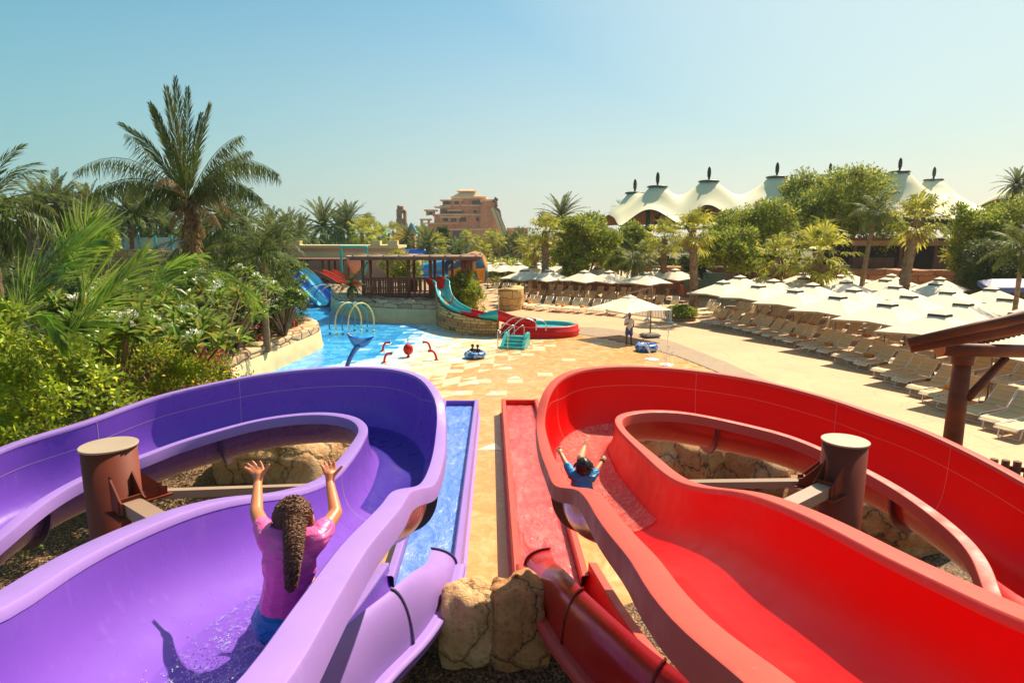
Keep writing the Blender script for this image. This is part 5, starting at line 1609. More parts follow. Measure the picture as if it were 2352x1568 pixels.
# loungers: one line per parasol row, foot end towards the walkway
for ri, (rn, ps) in enumerate(rowsA):
    if ri > 3: continue
    line = crom([(p[0] - 1.15, p[1], 0) for p in ps] + [(ps[-1][0] - 1.4, ps[-1][1] - 3.7, 0), (ps[-1][0] - 2.0, ps[-1][1] - 6.4, 0)], 20)
    acc = 0; last = line[0]; k = 0; gap = 0
    for p in line[1:]:
        acc += (p - last).length; last = p
        need = .84 if gap % 3 else 1.2
        if acc >= need:
            acc = 0; gap += 1
            if not visible(p.x, p.y, .4, 60) or p.y < 17.0: continue
            rz = math.radians(-66 + ru.uniform(-4, 4))
            o = put(LNG, 'l', p.x + ru.uniform(-.1, .1), p.y, 0, rz, 'cream and tan sun lounger at right, %s row, %s from its far end' % (rn, ORD[min(k, 34)]), 'sun loungers under the parasols')
            if ru.random() < (.55 if ri == 0 else .3):
                towel(p.x + .15, p.y + .02, .46, rz + 1.57 * 0 + ru.uniform(-.2, .2), 'rolled orange towel on a right-hand lounger, %s row, %s from far end' % (rn, ORD[min(k, 34)]))
            k += 1
# ---- block B: rows across the middle distance
rowB = [('nearest middle row', [(1204, 690, 0), (1260, 693, 0), (1342, 697, 0), (1398, 699, 0), (1478, 705, 0)]),
        ('second middle row', [(1224, 676, 0), (1300, 678, 0), (1372, 681, 0), (1432, 684, 0), (1506, 688, 0), (1548, 690, 0)]),
        ('third middle row', [(1120, 662, 0), (1155, 663, 0), (1192, 664, 0), (1238, 664, 0), (1288, 666, 0), (1355, 668, 0), (1415, 669, 0)]),
        ('fourth middle row', [(1110, 652, 0), (1140, 652, 0), (1172, 653, 0), (1210, 653, 0), (1246, 654, 0), (1585, 668, 0), (1600, 676, 0)]),
        ('farthest middle row', [(1098, 644, 0), (1125, 644, 0), (1152, 645, 0), (1180, 645, 0), (1206, 645, 0)])]
for rn, ps in rowB:
    for k, (u, v, z) in enumerate(ps):
        p = P(u, v, 0)
        put(UMB, 'u', p.x, p.y, 0, math.radians(40 + ru.uniform(-4, 4)), 'cream square parasol, %s from the left in the %s' % (ORD[k], rn), 'cream parasols over the loungers')
for bi, (rn, a, b, n, rot) in enumerate((('nearest middle row', P(1150, 704, 0), P(1410, 722, 0), 13, 200), ('second middle row', P(1160, 688, 0), P(1420, 700, 0), 14, 200), ('third middle row', P(1130, 673, 0), P(1520, 690, 0), 18, 200),
                                    ('fourth middle row', P(1115, 660, 0), P(1300, 664, 0), 14, 200), ('row behind the picket fence', P(1545, 712, 0), P(1400, 703, 0), 5, 190))):
    for k in range(n):
        p = a.lerp(b, k / (n - 1)) + Vector((ru.uniform(-.2, .2), ru.uniform(-.3, .3), 0))
        rz = math.radians(-28 + ru.uniform(-6, 6))
        put(LNG, 'l', p.x, p.y, 0, rz, '%s sun lounger from the left in the %s' % (ORD[k], rn), 'sun loungers under the parasols')
        if ru.random() < (.6 if bi == 0 else .35):
            towel(p.x + .05, p.y + .0, .47, rz + 1.4, 'orange rolled towel on the %s lounger from left, %s' % (ORD[k], rn))
# loungers far right of the palm planter
for k in range(4):
    p = P(1618 + k * 8, 720 + k * 9, 0)
    put(LNG, 'l', p.x, p.y, 0, math.radians(-60), '%s sun lounger of the small cluster right of the clipped round hedge' % ORD[k], 'sun loungers under the parasols')
# ---- lone cantilever parasol with a grey base next to the man
cx, cy = ground_pt(1493, 774)
cu = thing('cantilever_parasol', 'lone cream cantilever parasol with side pole and dark slab base above the man', 'parasol', (cx, cy, 0))
m = MB(); m.box((0, 0, .12), (1.05, .95, .22), .3, 0, .09); m.build('base', MT['base'], cu)
m = MB(); m.cyl((0, 0, .2), (0, 0, 3.05), .045, 10); m.build('pole', MT['pole'], cu)
m = MB(); m.beam((0, 0, 2.95), (-1.45, -.3, 2.62), .06, .08); m.beam((0, 0, 2.1), (-.8, -.16, 2.75), .05, .06); m.build('arm', MT['pole'], cu)
ccor = [((1.72 * (1.414 if k % 2 else 1.0)) * math.cos(math.pi / 4 * k + .55), (1.72 * (1.414 if k % 2 else 1.0)) * math.sin(math.pi / 4 * k + .55)) for k in range(8)]
m = MB(); m.grid([[(-1.35 + x * f, -.35 + y * f, 1.82 + .72 * (1 - f) ** 1.1 - (.08 if k % 2 else 0) * f) for k, (x, y) in enumerate(ccor)] for f in (1, .66, .33, .1)], 0, smooth=False, closed=True)
m.add([(-1.35 + x * .1, -.35 + y * .1, 2.47) for x, y in ccor], [tuple(range(8))]); m.build('canopy', MT['canvas'], cu)
m = MB(); m.add([(-1.35 + x * .18, -.35 + y * .18, 2.42) for x, y in ccor] + [(-1.35, -.35, 2.6)], [(k, (k + 1) % 8, 8) for k in range(8)]); m.build('vent_cap', MT['canvas'], cu)
# ---- white picket fence
f0 = ground_pt(1395, 722); f1 = ground_pt(1540, 742)
pf = thing('picket_fence', 'low white picket fence panels on splayed feet left of the round hedge', 'fence', (f0[0], f0[1], 0))
d = Vector((f1[0] - f0[0], f1[1] - f0[1], 0)); L_ = d.length; dn = d.normalized(); rz = math.atan2(d.y, d.x)
white = simple('white_plastic', lin(226, 218, 198), .5)
for q in range(3):
    m = MB(); a = dn * (L_ * q / 3 + .12); b = dn * (L_ * (q + 1) / 3 - .12)
    m.beam(a + Vector((0, 0, .25)), b + Vector((0, 0, .25)), .04, .07); m.beam(a + Vector((0, 0, .95)), b + Vector((0, 0, .95)), .04, .07)
    n = 13
    for k in range(n + 1):
        c = a.lerp(b, k / n); m.box((c.x, c.y, .6), (.055, .03, .82), rz)
    m.build('panel', white, pf)
for q in range(4):
    m = MB(); a = dn * (L_ * q / 3)
    m.box((a.x, a.y, .55), (.12, .12, 1.1), rz); m.lathe([(.28, 0), (.26, .05), (.07, .18)], (a.x, a.y, 0), 10); m.build('post', white, pf)
g0 = P(1145, 716, 0); g1 = P(1185, 690, 0)
rg = thing('glass_barrier', 'short clear barrier with white posts at the left end of the lounger area', 'barrier', (g0.x, g0.y, 0))
for k in range(3):
    c = (g1 - g0) * (k / 2)
    m = MB(); m.cyl((c.x, c.y, 0), (c.x, c.y, 1.25), .04, 6); m.lathe([(.2, 0), (.18, .04)], (c.x, c.y, 0), 8); m.build('post', white, rg)
for k in range(2):
    c0_ = (g1 - g0) * (k / 2); c1_ = (g1 - g0) * ((k + 1) / 2)
    m = MB(); m.tube([c0_ + Vector((0, 0, 1.2)), c1_ + Vector((0, 0, 1.2))], .025, 5); m.tube([c0_ + Vector((0, 0, .2)), c1_ + Vector((0, 0, .2))], .025, 5)
    for j in range(1, 8):
        c = c0_.lerp(c1_, j / 8); m.tube([c + Vector((0, 0, .2)), c + Vector((0, 0, 1.2))], .008, 4)
    m.build('rail', white, rg)
# ================================================================== plants
rp = np.random.RandomState(4)
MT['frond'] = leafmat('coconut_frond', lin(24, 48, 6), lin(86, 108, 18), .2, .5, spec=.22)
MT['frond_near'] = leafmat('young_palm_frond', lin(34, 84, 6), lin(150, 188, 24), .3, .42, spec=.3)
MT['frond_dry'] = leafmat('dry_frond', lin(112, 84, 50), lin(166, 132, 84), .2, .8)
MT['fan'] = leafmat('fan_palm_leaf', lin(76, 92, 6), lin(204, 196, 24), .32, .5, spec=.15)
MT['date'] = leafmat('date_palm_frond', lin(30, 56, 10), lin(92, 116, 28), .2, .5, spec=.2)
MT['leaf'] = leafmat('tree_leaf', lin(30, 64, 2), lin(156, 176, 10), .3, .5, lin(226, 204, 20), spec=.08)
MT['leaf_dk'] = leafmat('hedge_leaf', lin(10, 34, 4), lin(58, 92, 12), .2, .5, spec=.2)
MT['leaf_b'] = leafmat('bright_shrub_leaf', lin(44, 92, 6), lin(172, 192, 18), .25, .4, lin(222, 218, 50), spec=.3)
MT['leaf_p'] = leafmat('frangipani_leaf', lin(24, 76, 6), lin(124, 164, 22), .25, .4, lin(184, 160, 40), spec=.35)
MT['bark'] = simple('palm_bark', lin(128, 104, 76), .9, .35, 4, .8, 8, scale=(1, 1, 3))
MT['bark_t'] = simple('tree_bark', lin(120, 96, 70), .9, .25, 3, .6, 12)
MT['flower_w'] = simple('white_petal', lin(244, 240, 226), .6, .03)
MT['flower_r'] = simple('crimson_bract', lin(206, 24, 66), .6, .15)

def quads_leaf(base, dirv, nrm, length, width, bend=0.15):
    """rhombic leaves; arrays (n,3)"""
    side = np.cross(dirv, nrm); side /= (np.linalg.norm(side, axis=1, keepdims=True) + 1e-9)
    L = length[:, None]; Wd = width[:, None]
    mid = base + dirv * L * .45
    tip = base + dirv * L - nrm * L * bend
    return np.stack([base, mid + side * Wd * .5, tip, mid - side * Wd * .5], axis=1)
def unit(a):
    return a / (np.linalg.norm(a, axis=-1, keepdims=True) + 1e-9)
def frond_on(curve, n, ll, wd, hang=.45, fwd=.55, R=None, up=(0, 0, 1), vee=.2, gap=0.0):
    """feather frond: leaflets both sides of a rachis curve"""
    R = R or rp
    c = np.array([tuple(p) for p in curve]); 
    seg = np.linalg.norm(np.diff(c, axis=0), axis=1); s = np.r_[0, np.cumsum(seg)]; s /= s[-1]
    t = np.linspace(.10, .995, n)
    pos = np.stack([np.interp(t, s, c[:, k]) for k in range(3)], 1)
    t2 = np.clip(t + .02, 0, 1); t1 = np.clip(t - .02, 0, 1)
    tan = unit(np.stack([np.interp(t2, s, c[:, k]) - np.interp(t1, s, c[:, k]) for k in range(3)], 1))
    upv = np.tile(np.array(up, float), (n, 1))
    side = unit(np.cross(tan, upv)); nr = unit(np.cross(side, tan))
    out = []
    prof = np.clip(np.sin(np.pi * (t * .86 + .10)) ** .6, .15, 1)
    for sg in (-1, 1):
        d = side * sg * (1 - fwd * .5) + tan * (fwd + .35 * t[:, None]) + nr * vee
        d += np.array([0, 0, -1]) * hang * (0.6 + .6 * R.rand(n, 1)) + R.randn(n, 3) * .07
        d = unit(d)
        L = ll * prof * (.85 + .3 * R.rand(n))
        keep = R.rand(n) > gap
        q = quads_leaf(pos, d, unit(nr + .3 * R.randn(n, 3)), L, np.full(n, wd) * (.7 + .5 * R.rand(n)), .12 + .25 * hang)
        out.append(q[keep])
    # rachis
    k = 10; tt = np.linspace(0, .97, k)
    rc = np.stack([np.interp(tt, s, c[:, j]) for j in range(3)], 1)
    tr = unit(np.gradient(rc, axis=0)); sd = unit(np.cross(tr, np.array(up, float) + 1e-3)); nn = np.cross(sd, tr)
    w = (wd * .9) * (1.1 - tt)[:, None] + .006
    for a in (sd, nn):
        A = rc - a * w * .5; B = rc + a * w * .5
        out.append(np.stack([A[:-1], A[1:], B[1:], B[:-1]], 1))
    return np.concatenate(out)
def arch(L, el, droop, az, n=9, base=(0, 0, 0)):
    """frond curve starting at elevation el and bending down by droop over its length"""
    p = np.array(base, float); out = [p.copy()]
    for i in range(n):
        e = el - droop * (i / n) ** 1.3
        p = p + np.array([math.cos(e) * math.cos(az), math.cos(e) * math.sin(az), math.sin(e)]) * (L / n)
        out.append(p.copy())
    return out
def crown_feather(nf, L, ll, wd, nl, seed, e0=80, e1=-35, droop=70, hang=.5):
    R = np.random.RandomState(seed); out = []
    for k in range(nf):
        f = k / (nf - 1)
        el = math.radians(e0 + (e1 - e0) * f + R.uniform(-8, 8)); az = k * 2.39996 + R.uniform(-.25, .25)
        cv = arch(L * (.75 + .3 * math.sin(math.pi * (f * .8 + .15))) * R.uniform(.9, 1.1), el, math.radians(droop * (.6 + .6 * f)), az)
        out.append(frond_on(cv, nl, ll, wd, hang * (.5 + 1.4 * f), .75, R))
    return np.concatenate(out)
def fan_leaf(base, az, el, pet, bl, R, nb=13, wd=.07):
    d = np.array([math.cos(el) * math.cos(az), math.cos(el) * math.sin(az), math.sin(el)])
    c = np.array(base) + d * pet + np.array([0, 0, -.12 * pet])
    s = unit(np.cross(d, [0, 0, 1.0])); n = np.cross(s, d)
    th = np.linspace(-1.9, 1.9, nb)
    dirs = np.cos(th)[:, None] * d + np.sin(th)[:, None] * s + n * (.15 + .12 * np.abs(th))[:, None]
    dirs = unit(dirs + R.randn(nb, 3) * .05 + np.array([0, 0, -.18]))
    L = bl * (1 - .22 * (np.abs(th) / 1.9)) * (.9 + .2 * R.rand(nb))
    base_ = np.tile(c, (nb, 1))
    mid = base_ + dirs * (L * .62)[:, None]
    sd = unit(np.cross(dirs, n)); w = wd * bl
    inner = np.stack([base_, mid + sd * w, mid + dirs * (L * .05)[:, None], mid - sd * w], 1)
    tip = mid + unit(dirs + np.array([0, 0, -.9])) * (L * .42)[:, None]
    outer = np.stack([mid + sd * w, tip, tip - sd * .004, mid - sd * w], 1)
    b0 = np.array(base, float); q = np.stack([b0 - s * .025, c - s * .02, c + s * .02, b0 + s * .025])[None]
    return np.concatenate([inner, outer, q])
def crown_fan(nf, pet, bl, seed, e0=82, e1=-50):
    R = np.random.RandomState(seed); out = []
    for k in range(nf):
        f = k / (nf - 1)
        out.append(fan_leaf((0, 0, 0), k * 2.39996 + R.uniform(-.3, .3), math.radians(e0 + (e1 - e0) * f + R.uniform(-9, 9)), pet * R.uniform(.7, 1.2), bl * R.uniform(.8, 1.15), R))
    return np.concatenate(out)
def trunk_mesh(h, r0, r1, mat, parent, curve=(0, 0), rings=26, boots=0, seed=0, n=12, name='trunk'):
    R = random.Random(seed)
    m = MB(); ptl = []; rr = []
    for i in range(rings + 1):
        f = i / rings
        ptl.append((curve[0] * (f * f - 1), curve[1] * (f * f - 1), h * f)); rr.append((r0 + (r1 - r0) * f) * (1 + (.09 if i % 2 else -.04) + R.uniform(-.03, .03)) * (1.25 if i == 0 else 1))
    m.tube(ptl, rr, n, smooth=False)
    for k in range(boots):
        f = R.uniform(.12, 1.0); a = k * 2.4
        r = (r0 + (r1 - r0) * f)
        c = Vector((curve[0] * (f * f - 1), curve[1] * (f * f - 1), h * f)) + Vector((math.cos(a), math.sin(a), 0)) * r
        o = Vector((math.cos(a), math.sin(a), 0)); t_ = Vector((-math.sin(a), math.cos(a), 0))
        m.add([c - t_ * .09 - Vector((0, 0, .07)), c + t_ * .09 - Vector((0, 0, .07)), c + t_ * .05 + o * .09 + Vector((0, 0, .10)), c - t_ * .05 + o * .09 + Vector((0, 0, .10)), c + Vector((0, 0, .14))], [(0, 1, 2, 3), (1, 4, 2), (0, 3, 4)])
    return m.build(name, mat, parent)
PROT = {}
def palm(kind, u, v, d, label, size=1.0, rz=0.0, z0=0.0, h=None, cat='palm tree', group=None, lean=(0, 0), trunk_r=1.0, var=0):
    """crown centre seen at photo point (u,v), d metres along the view"""
    c = PD(u, v, d)
    key = (kind, var)
    H = c.z - z0
    t = thing({'fan': 'fan_palm', 'coco': 'coconut_palm', 'date': 'date_palm'}[kind], label, cat, (c.x, c.y, z0), 0, group)
    if key not in PROT:
        if kind == 'fan': V_ = crown_fan(30, 1.2, 1.0, 10 + var); mt = MT['fan']
        elif kind == 'coco': V_ = crown_feather(22, 3.2, .8, .06, 38, 20 + var, 80, -30, 75, .55); mt = MT['frond']
        else: V_ = crown_feather(46, 2.9, .46, .075, 26, 30 + var, 84, -42, 55, .2); mt = MT['date']
        o = np_mesh('crown', V_, mt, t); PROT[key] = o.data
    else:
        o = bpy.data.objects.new('crown', PROT[key]); SC.collection.objects.link(o); o.parent = t
    o.location = (0, 0, H); o.scale = (size, size, size); o.rotation_euler = (0, 0, rz)
    r = {'fan': (.30, .22), 'coco': (.16, .11), 'date': (.30, .26)}[kind]
    trunk_mesh(H, r[0] * trunk_r, r[1] * trunk_r, MT['bark'], t, lean, int(max(10, H * 4)), boots=int(H * 22) if kind == 'fan' and d < 60 else 0, seed=int(u), n=10 if d < 60 else 7)
    if kind == 'fan' and d < 70:
        kd = ('dry', var)
        if kd not in PROT:
            R = np.random.RandomState(77 + var)
            V_ = np.concatenate([fan_leaf((0, 0, -.1), k * 2.4, math.radians(R.uniform(-75, -40)), .6, .7, R) for k in range(9)])
            o2 = np_mesh('dry_skirt', V_, MT['frond_dry'], t); PROT[kd] = o2.data
        else:
            o2 = bpy.data.objects.new('dry_skirt', PROT[kd]); SC.collection.objects.link(o2); o2.parent = t
        o2.location = (0, 0, H - .1); o2.scale = (size,) * 3; o2.rotation_euler = (0, 0, rz)
    return t

def blob_leaves(blobs, n_clumps, per, clump_r, leaf, seed, wratio=.45, up=.35, surf=.75):
    """leaves gathered in clumps on the skins of several ellipsoids"""
    R = np.random.RandomState(seed)
    w = np.array([b[3] * b[4] + b[4] * b[5] + b[3] * b[5] for b in blobs]); w = w / w.sum()
    out = []
    idx = R.choice(len(blobs), n_clumps, p=w)
    B = np.array(blobs)[idx]
    d = unit(R.randn(n_clumps, 3)); d[:, 2] = np.where(d[:, 2] < -.6, -d[:, 2], d[:, 2])
    rad = surf + (1.05 - surf) * R.rand(n_clumps, 1)
    cen = B[:, :3] + d * B[:, 3:6] * rad
    sz = clump_r * (.6 + .8 * R.rand(n_clumps))
    N = n_clumps * per
    ci = np.repeat(np.arange(n_clumps), per)
    off = unit(R.randn(N, 3)) * (R.rand(N, 1) ** .45) * sz[ci][:, None]; off[:, 2] *= .7
    base = cen[ci] + off
    dr = unit(unit(off) * .8 + d[ci] * .5 + R.randn(N, 3) * .55 + np.array([0, 0, .1]))
    nr = unit(R.randn(N, 3) * .7 + np.array([0, 0, up]) * 2 + d[ci] * .5)
    L = leaf * (.6 + .7 * R.rand(N))
    return quads_leaf(base, dr, nr, L, L * wratio, .12)
def btree(u0, u1, v0, v1, d, label, mat='leaf', seed=1, n=130, per=60, leaf=.30, base_z=0.0, trunks=3, cat='tree', name='leafy_tree', cr=.75, dark=True):
    """round tree whose crown fills the photo box u0..u1, v0..v1 at distance d"""
    c = PD((u0 + u1) / 2, (v0 + v1) / 2, d)
    rx = (u1 - u0) / 2 / 1440 * d; rz_ = (v1 - v0) / 2 / 1440 * d
    R = random.Random(seed)
    t = thing(name, label, cat, (c.x, c.y, base_z))
    cz = c.z - base_z
    blobs = [(0, 0, 0, rx * .6, rx * .6, rz_ * .68)]
    for k in range(13):
        a = k * 2.4 + R.random(); e = R.uniform(-.95, .85)
        rr = R.uniform(.28, .46)
        blobs.append((math.cos(a) * rx * (1 - rr) * 1.0, math.sin(a) * rx * .6, e * rz_ * (1 - rr) * 1.1, rx * rr, rx * rr, rz_ * rr * 1.05))
    V_ = blob_leaves(blobs, int(n * 1.5), per, cr * rx * .3, leaf, seed)
    o = np_mesh('crown', V_, MT[mat], t, (0, 0, cz))
    for k in range(trunks):
        a = k * 2.1 + seed
        m = MB(); m.tube(crom([(.15 * math.cos(a), .15 * math.sin(a), 0), (.3 * math.cos(a), .3 * math.sin(a), cz * .4), (rx * .4 * math.cos(a), rx * .3 * math.sin(a), cz)], 4), [.14 - .009 * i for i in range(9)], 7); m.build('trunk', MT['bark_t'], t)
    return t

# ---- hero coconut palm
hc = PD(430, 445, 26.0)
hp = thing('coconut_palm', 'tall coconut palm with feathery fronds against the sky, the tallest tree at left', 'palm tree', (hc.x, hc.y, 1.0))
R_ = np.random.RandomState(3)
hb = np.array([hc.x, hc.y, 1.0])
tips = [(402, 182, 0, .3, 0, .9, .58), (382, 205, -1, .2, 0, .8, .55), (430, 205, 1, .2, 0, .85, .58), (345, 240, .6, .5, -20, .9, .55), (480, 243, -1, .4, 10, .9, .55), (352, 250, -1.2, .4, -10, .9, .5), (462, 262, 1, .3, 0, .9, .5),
        (278, 285, -.6, 1.2, 5, .9, .5), (290, 305, 1, 1.0, 0, .8, .5), (555, 310, -.5, 1.4, 10, .9, .55), (575, 345, 1.4, 1.2, 0, .85, .55), (168, 396, -.4, 3.0, 20, .9, .55), (192, 465, .5, 2.6, 10, .95, .6), (200, 452, -2, 2.2, 10, .8, .5),
        (645, 412, .2, 3.2, 0, 1.0, .62), (640, 398, -1.6, 2.8, 0, .9, .55), (620, 476, 1.0, 2.0, 10, .9, .5), (600, 455, -1, 2.2, 0, .85, .5), (360, 480, 1.8, 2.0, 0, .85, .5), (300, 500, -1.2, 2.0, 0, .8, .45)]
cr_ = []
for (u, v, dd, lift, sx_, sl, ll) in tips:
    tip = PD(u, v, 26 + dd)
    a = np.array([hc.x, hc.y, hc.z - .3]); b = np.array(tuple(tip))
    mid = (a + b) / 2 + np.array([0, 0, lift * .5]) 
    q = []
    for i in range(11):
        f = i / 10
        q.append(a * (1 - f) ** 2 + 2 * mid * f * (1 - f) + b * f * f + np.array([0, 0, lift * .12 * math.sin(math.pi * f)]))
    q = [x - hb for x in q]
    horiz = math.hypot(b[0] - a[0], b[1] - a[1]) / (np.linalg.norm(b - a) + 1e-6)
    if horiz > .62: cr_.append(frond_on(q, 92, ll * 1.5, .04, 1.35, .35, R_, up=(0, -.15, 1), vee=.15))
    else: cr_.append(frond_on(q, 64, ll * 1.45, .05, .1, 1.15, R_, up=(0.0, -.7, .7), vee=.05))
np_mesh('crown', np.concatenate(cr_), MT['frond'], hp)
dry = []
for (u, v, dd, lift) in ((505, 520, -.6, .7), (355, 425, -1.2, 1.2), (470, 540, .3, .6), (390, 520, -.5, .5), (540, 500, .4, 1.2)):
    tip = PD(u, v, 26 + dd); a = np.array([hc.x, hc.y, hc.z - .35]); b = np.array(tuple(tip)); mid = (a + b) / 2 + np.array([0, 0, lift])
    q = [a * (1 - f) ** 2 + 2 * mid * f * (1 - f) + b * f * f - hb for f in [i / 10 for i in range(11)]]
    dry.append(frond_on(q, 40, .55, .045, 1.0, .3, R_))
np_mesh('dry_fronds', np.concatenate(dry), MT['frond_dry'], hp)
trunk_mesh(hc.z - 1.3, .24, .20, MT['bark'], hp, (-.2, 0), 34, boots=0, seed=4)
# shaggy upper trunk: old sheaths hanging
R = np.random.RandomState(8); n = 420
a = R.rand(n) * 6.28; zf = 1 - R.rand(n) ** 1.3 * .52
base = np.stack([np.cos(a) * .24, np.sin(a) * .24, (hc.z - 1.2) * zf], 1)
dr = unit(np.stack([np.cos(a) * .55, np.sin(a) * .55, np.full(n, -.8)], 1) + R.randn(n, 3) * .25)
np_mesh('leaf_sheaths', quads_leaf(base, dr, unit(np.stack([np.cos(a), np.sin(a), a * 0], 1)), .25 + .35 * R.rand(n), .07 + .08 * R.rand(n), .1), MT['frond_dry'], hp)
for k, (dx, dz) in enumerate(((-.42, -.75), (-.30, -.85), (-.5, -.9), (.1, -.8))):
    m = MB(); m.lathe([(0, -.16), (.11, -.1), (.15, 0), (.11, .1), (0, .15)], (dx, -.3, hc.z - 1.0 + dz + .3), 12, caps=False); m.build('coconut', simple('coconut_husk', lin(70, 48, 34), .7), hp)

# ---- second coconut palm in the shrubs
palm('coco', 600, 588, 27, 'shorter coconut palm with yellowing fronds among white flowering shrubs', .75, .4, 1.0, var=1)
palm('coco', 520, 520, 33, 'bushy coconut palm just right of and behind the tallest palm', .9, 1.2, 1.0, var=2)
palm('coco', 470, 560, 36, 'low drooping coconut palm behind the trunk of the tallest palm', .85, 2.2, 1.0, var=1)
palm('coco', -30, 478, 19, 'coconut palm cut off by the upper left edge of the picture', .8, .2, 1.0, var=2)
# ---- young near palm: big fronds placed one by one
yb = P(120, 800, 3.2)
yp = thing('young_coconut_palm', 'young coconut palm with huge bright green fronds in the left foreground', 'palm tree', (-9.6, 12.2, 1.0))
yo = np.array([-9.6, 12.2, 1.0]); yy = []; R_ = np.random.RandomState(12)
def nf(pts_, ll, hang, n=54, up=(0, -.8, .6), wd=.055, fwd=.95, vee=.05):
    q = [np.array(tuple(PD(u, v, d))) - yo for u, v, d in pts_]
    yy.append(frond_on(crom([Vector(x) for x in q], 4), n, ll * 1.1, wd, hang, fwd, R_, up=up, vee=vee))
nf([(40, 780, 12.6), (62, 690, 12.4), (110, 625, 12.2), (190, 562, 12), (235, 545, 11.8)], 1.25, .12)
nf([(150, 790, 12.9), (192, 700, 12.7), (190, 620, 12.6), (194, 540, 12.5), (205, 500, 12.3)], 1.15, .1)
nf([(120, 800, 12.2), (190, 740, 12.0), (262, 668, 11.8), (330, 585, 11.6)], 1.0, .2, wd=.045)
nf([(60, 760, 11), (20, 735, 10.8), (-40, 745, 10.6)], .8, .5)
nf([(60, 735, 10.6), (100, 722, 10.4), (130, 760, 10.2), (150, 810, 10.2)], .35, .6, n=40)
np_mesh('crown', np.concatenate(yy), MT['frond_near'], yp)
trunk_mesh(2.4, .17, .13, MT['bark'], yp, (0, 0), 14, seed=2)
# arching frond palm in the middle left shrubs
yp2 = thing('young_coconut_palm', 'small coconut palm arching low over the frangipani shrubs left of centre', 'palm tree', (-10.5, 17.5, 1.0))
yo = np.array([-10.5, 17.5, 1.0]); yy = []
nf([(330, 730, 18), (370, 668, 18), (430, 628, 18), (500, 622, 18), (560, 660, 17.6), (590, 705, 17.4)], .8, .7, wd=.04)
nf([(330, 730, 18), (350, 660, 18.3), (400, 610, 18.6), (470, 585, 19)], .7, .3, wd=.04)
nf([(330, 730, 18), (290, 680, 17.6), (250, 660, 17.2), (200, 680, 17)], .7, .6, wd=.04)
np_mesh('crown', np.concatenate(yy), MT['frond_near'], yp2)
trunk_mesh(2.2, .10, .08, MT['bark'], yp2, (0, 0), 10, seed=3)

# ---- shrubs of the left garden
def shrub(name, label, blobs, mat, n, per, cr, leaf, seed, wr=.5, cat='shrub', flowers=None, stems=4, z0=1.0, surf=.7):
    cx = sum(b[0] for b in blobs) / len(blobs); cy = sum(b[1] for b in blobs) / len(blobs)
    t = thing(name, label, cat, (cx, cy, z0))
    bl = [(b[0] - cx, b[1] - cy, b[2] - z0, b[3], b[4], b[5]) for b in blobs]
    np_mesh('foliage', blob_leaves(bl, n, per, cr, leaf, seed, wr, surf=surf), mat, t)
    R = random.Random(seed)
    for k in range(stems):
        b = R.choice(bl)
        m = MB(); m.tube(crom([(R.uniform(-.3, .3), R.uniform(-.3, .3), 0), (b[0] * .6, b[1] * .6, b[2] * .5), (b[0], b[1], b[2] + b[5] * .5)], 4), [.05 - .003 * i for i in range(9)], 6); m.build('stem', MT['bark_t'], t)
    if flowers:
        fm, fn_, fs = flowers
        RR = np.random.RandomState(seed + 5)
        o = np_mesh('flowers', blob_leaves(bl, fn_, 7, fs * 1.2, fs, seed + 9, .8, surf=.98), fm, t); o['kind'] = 'stuff'
    return t
shrub('hedge_bush', 'tall glossy yellow green bush filling the lower left corner behind the purple slide', [(-9.6, 10.2, 3.3, 1.6, 1.4, 1.9), (-8.2, 10.6, 2.6, 1.3, 1.2, 1.6), (-10.6, 9.4, 2.8, 1.5, 1.4, 2.0), (-9.2, 9.4, 2.0, 1.8, 1.2, 1.6)], MT['leaf_b'], 900, 34, .22, .12, 31, .5, stems=5, surf=.85)
shrub('hedge_bush', 'dark small leaved bush between the yellow green bush and the red flowers', [(-8.2, 13.2, 2.3, 1.5, 1.2, 1.5), (-7.2, 13.8, 1.9, 1.2, 1.0, 1.25), (-9.4, 13.0, 2.2, 1.4, 1.2, 1.6), (-6.4, 14.6, 1.6, 1.0, .9, 1.0)], MT['leaf'], 700, 34, .2, .085, 32, .5, stems=4, surf=.85)
shrub('bougainvillea', 'straggling bougainvillea with crimson flowers spilling over the cream wall near the purple slide', [(-9.5, 17.2, 1.95, 1.2, 1.4, .8), (-8.6, 16.4, 1.75, 1.0, 1.0, .75), (-9.9, 19.2, 1.8, .9, 1.4, .7), (-8.0, 15.6, 1.55, .8, .8, .8)], MT['leaf'], 260, 26, .2, .08, 33, .5, flowers=(MT['flower_r'], 190, .10), stems=5)
shrub('bougainvillea', 'low crimson flowering bougainvillea along the top of the planter wall by the pool', [(-12.2, 27, 1.6, 1.0, 2.0, .55), (-11.9, 30.5, 1.6, .9, 1.6, .5), (-12.2, 33, 1.5, .9, 1.2, .5)], MT['leaf_dk'], 240, 26, .2, .10, 34, .5, flowers=(MT['flower_r'], 50, .11), stems=3)
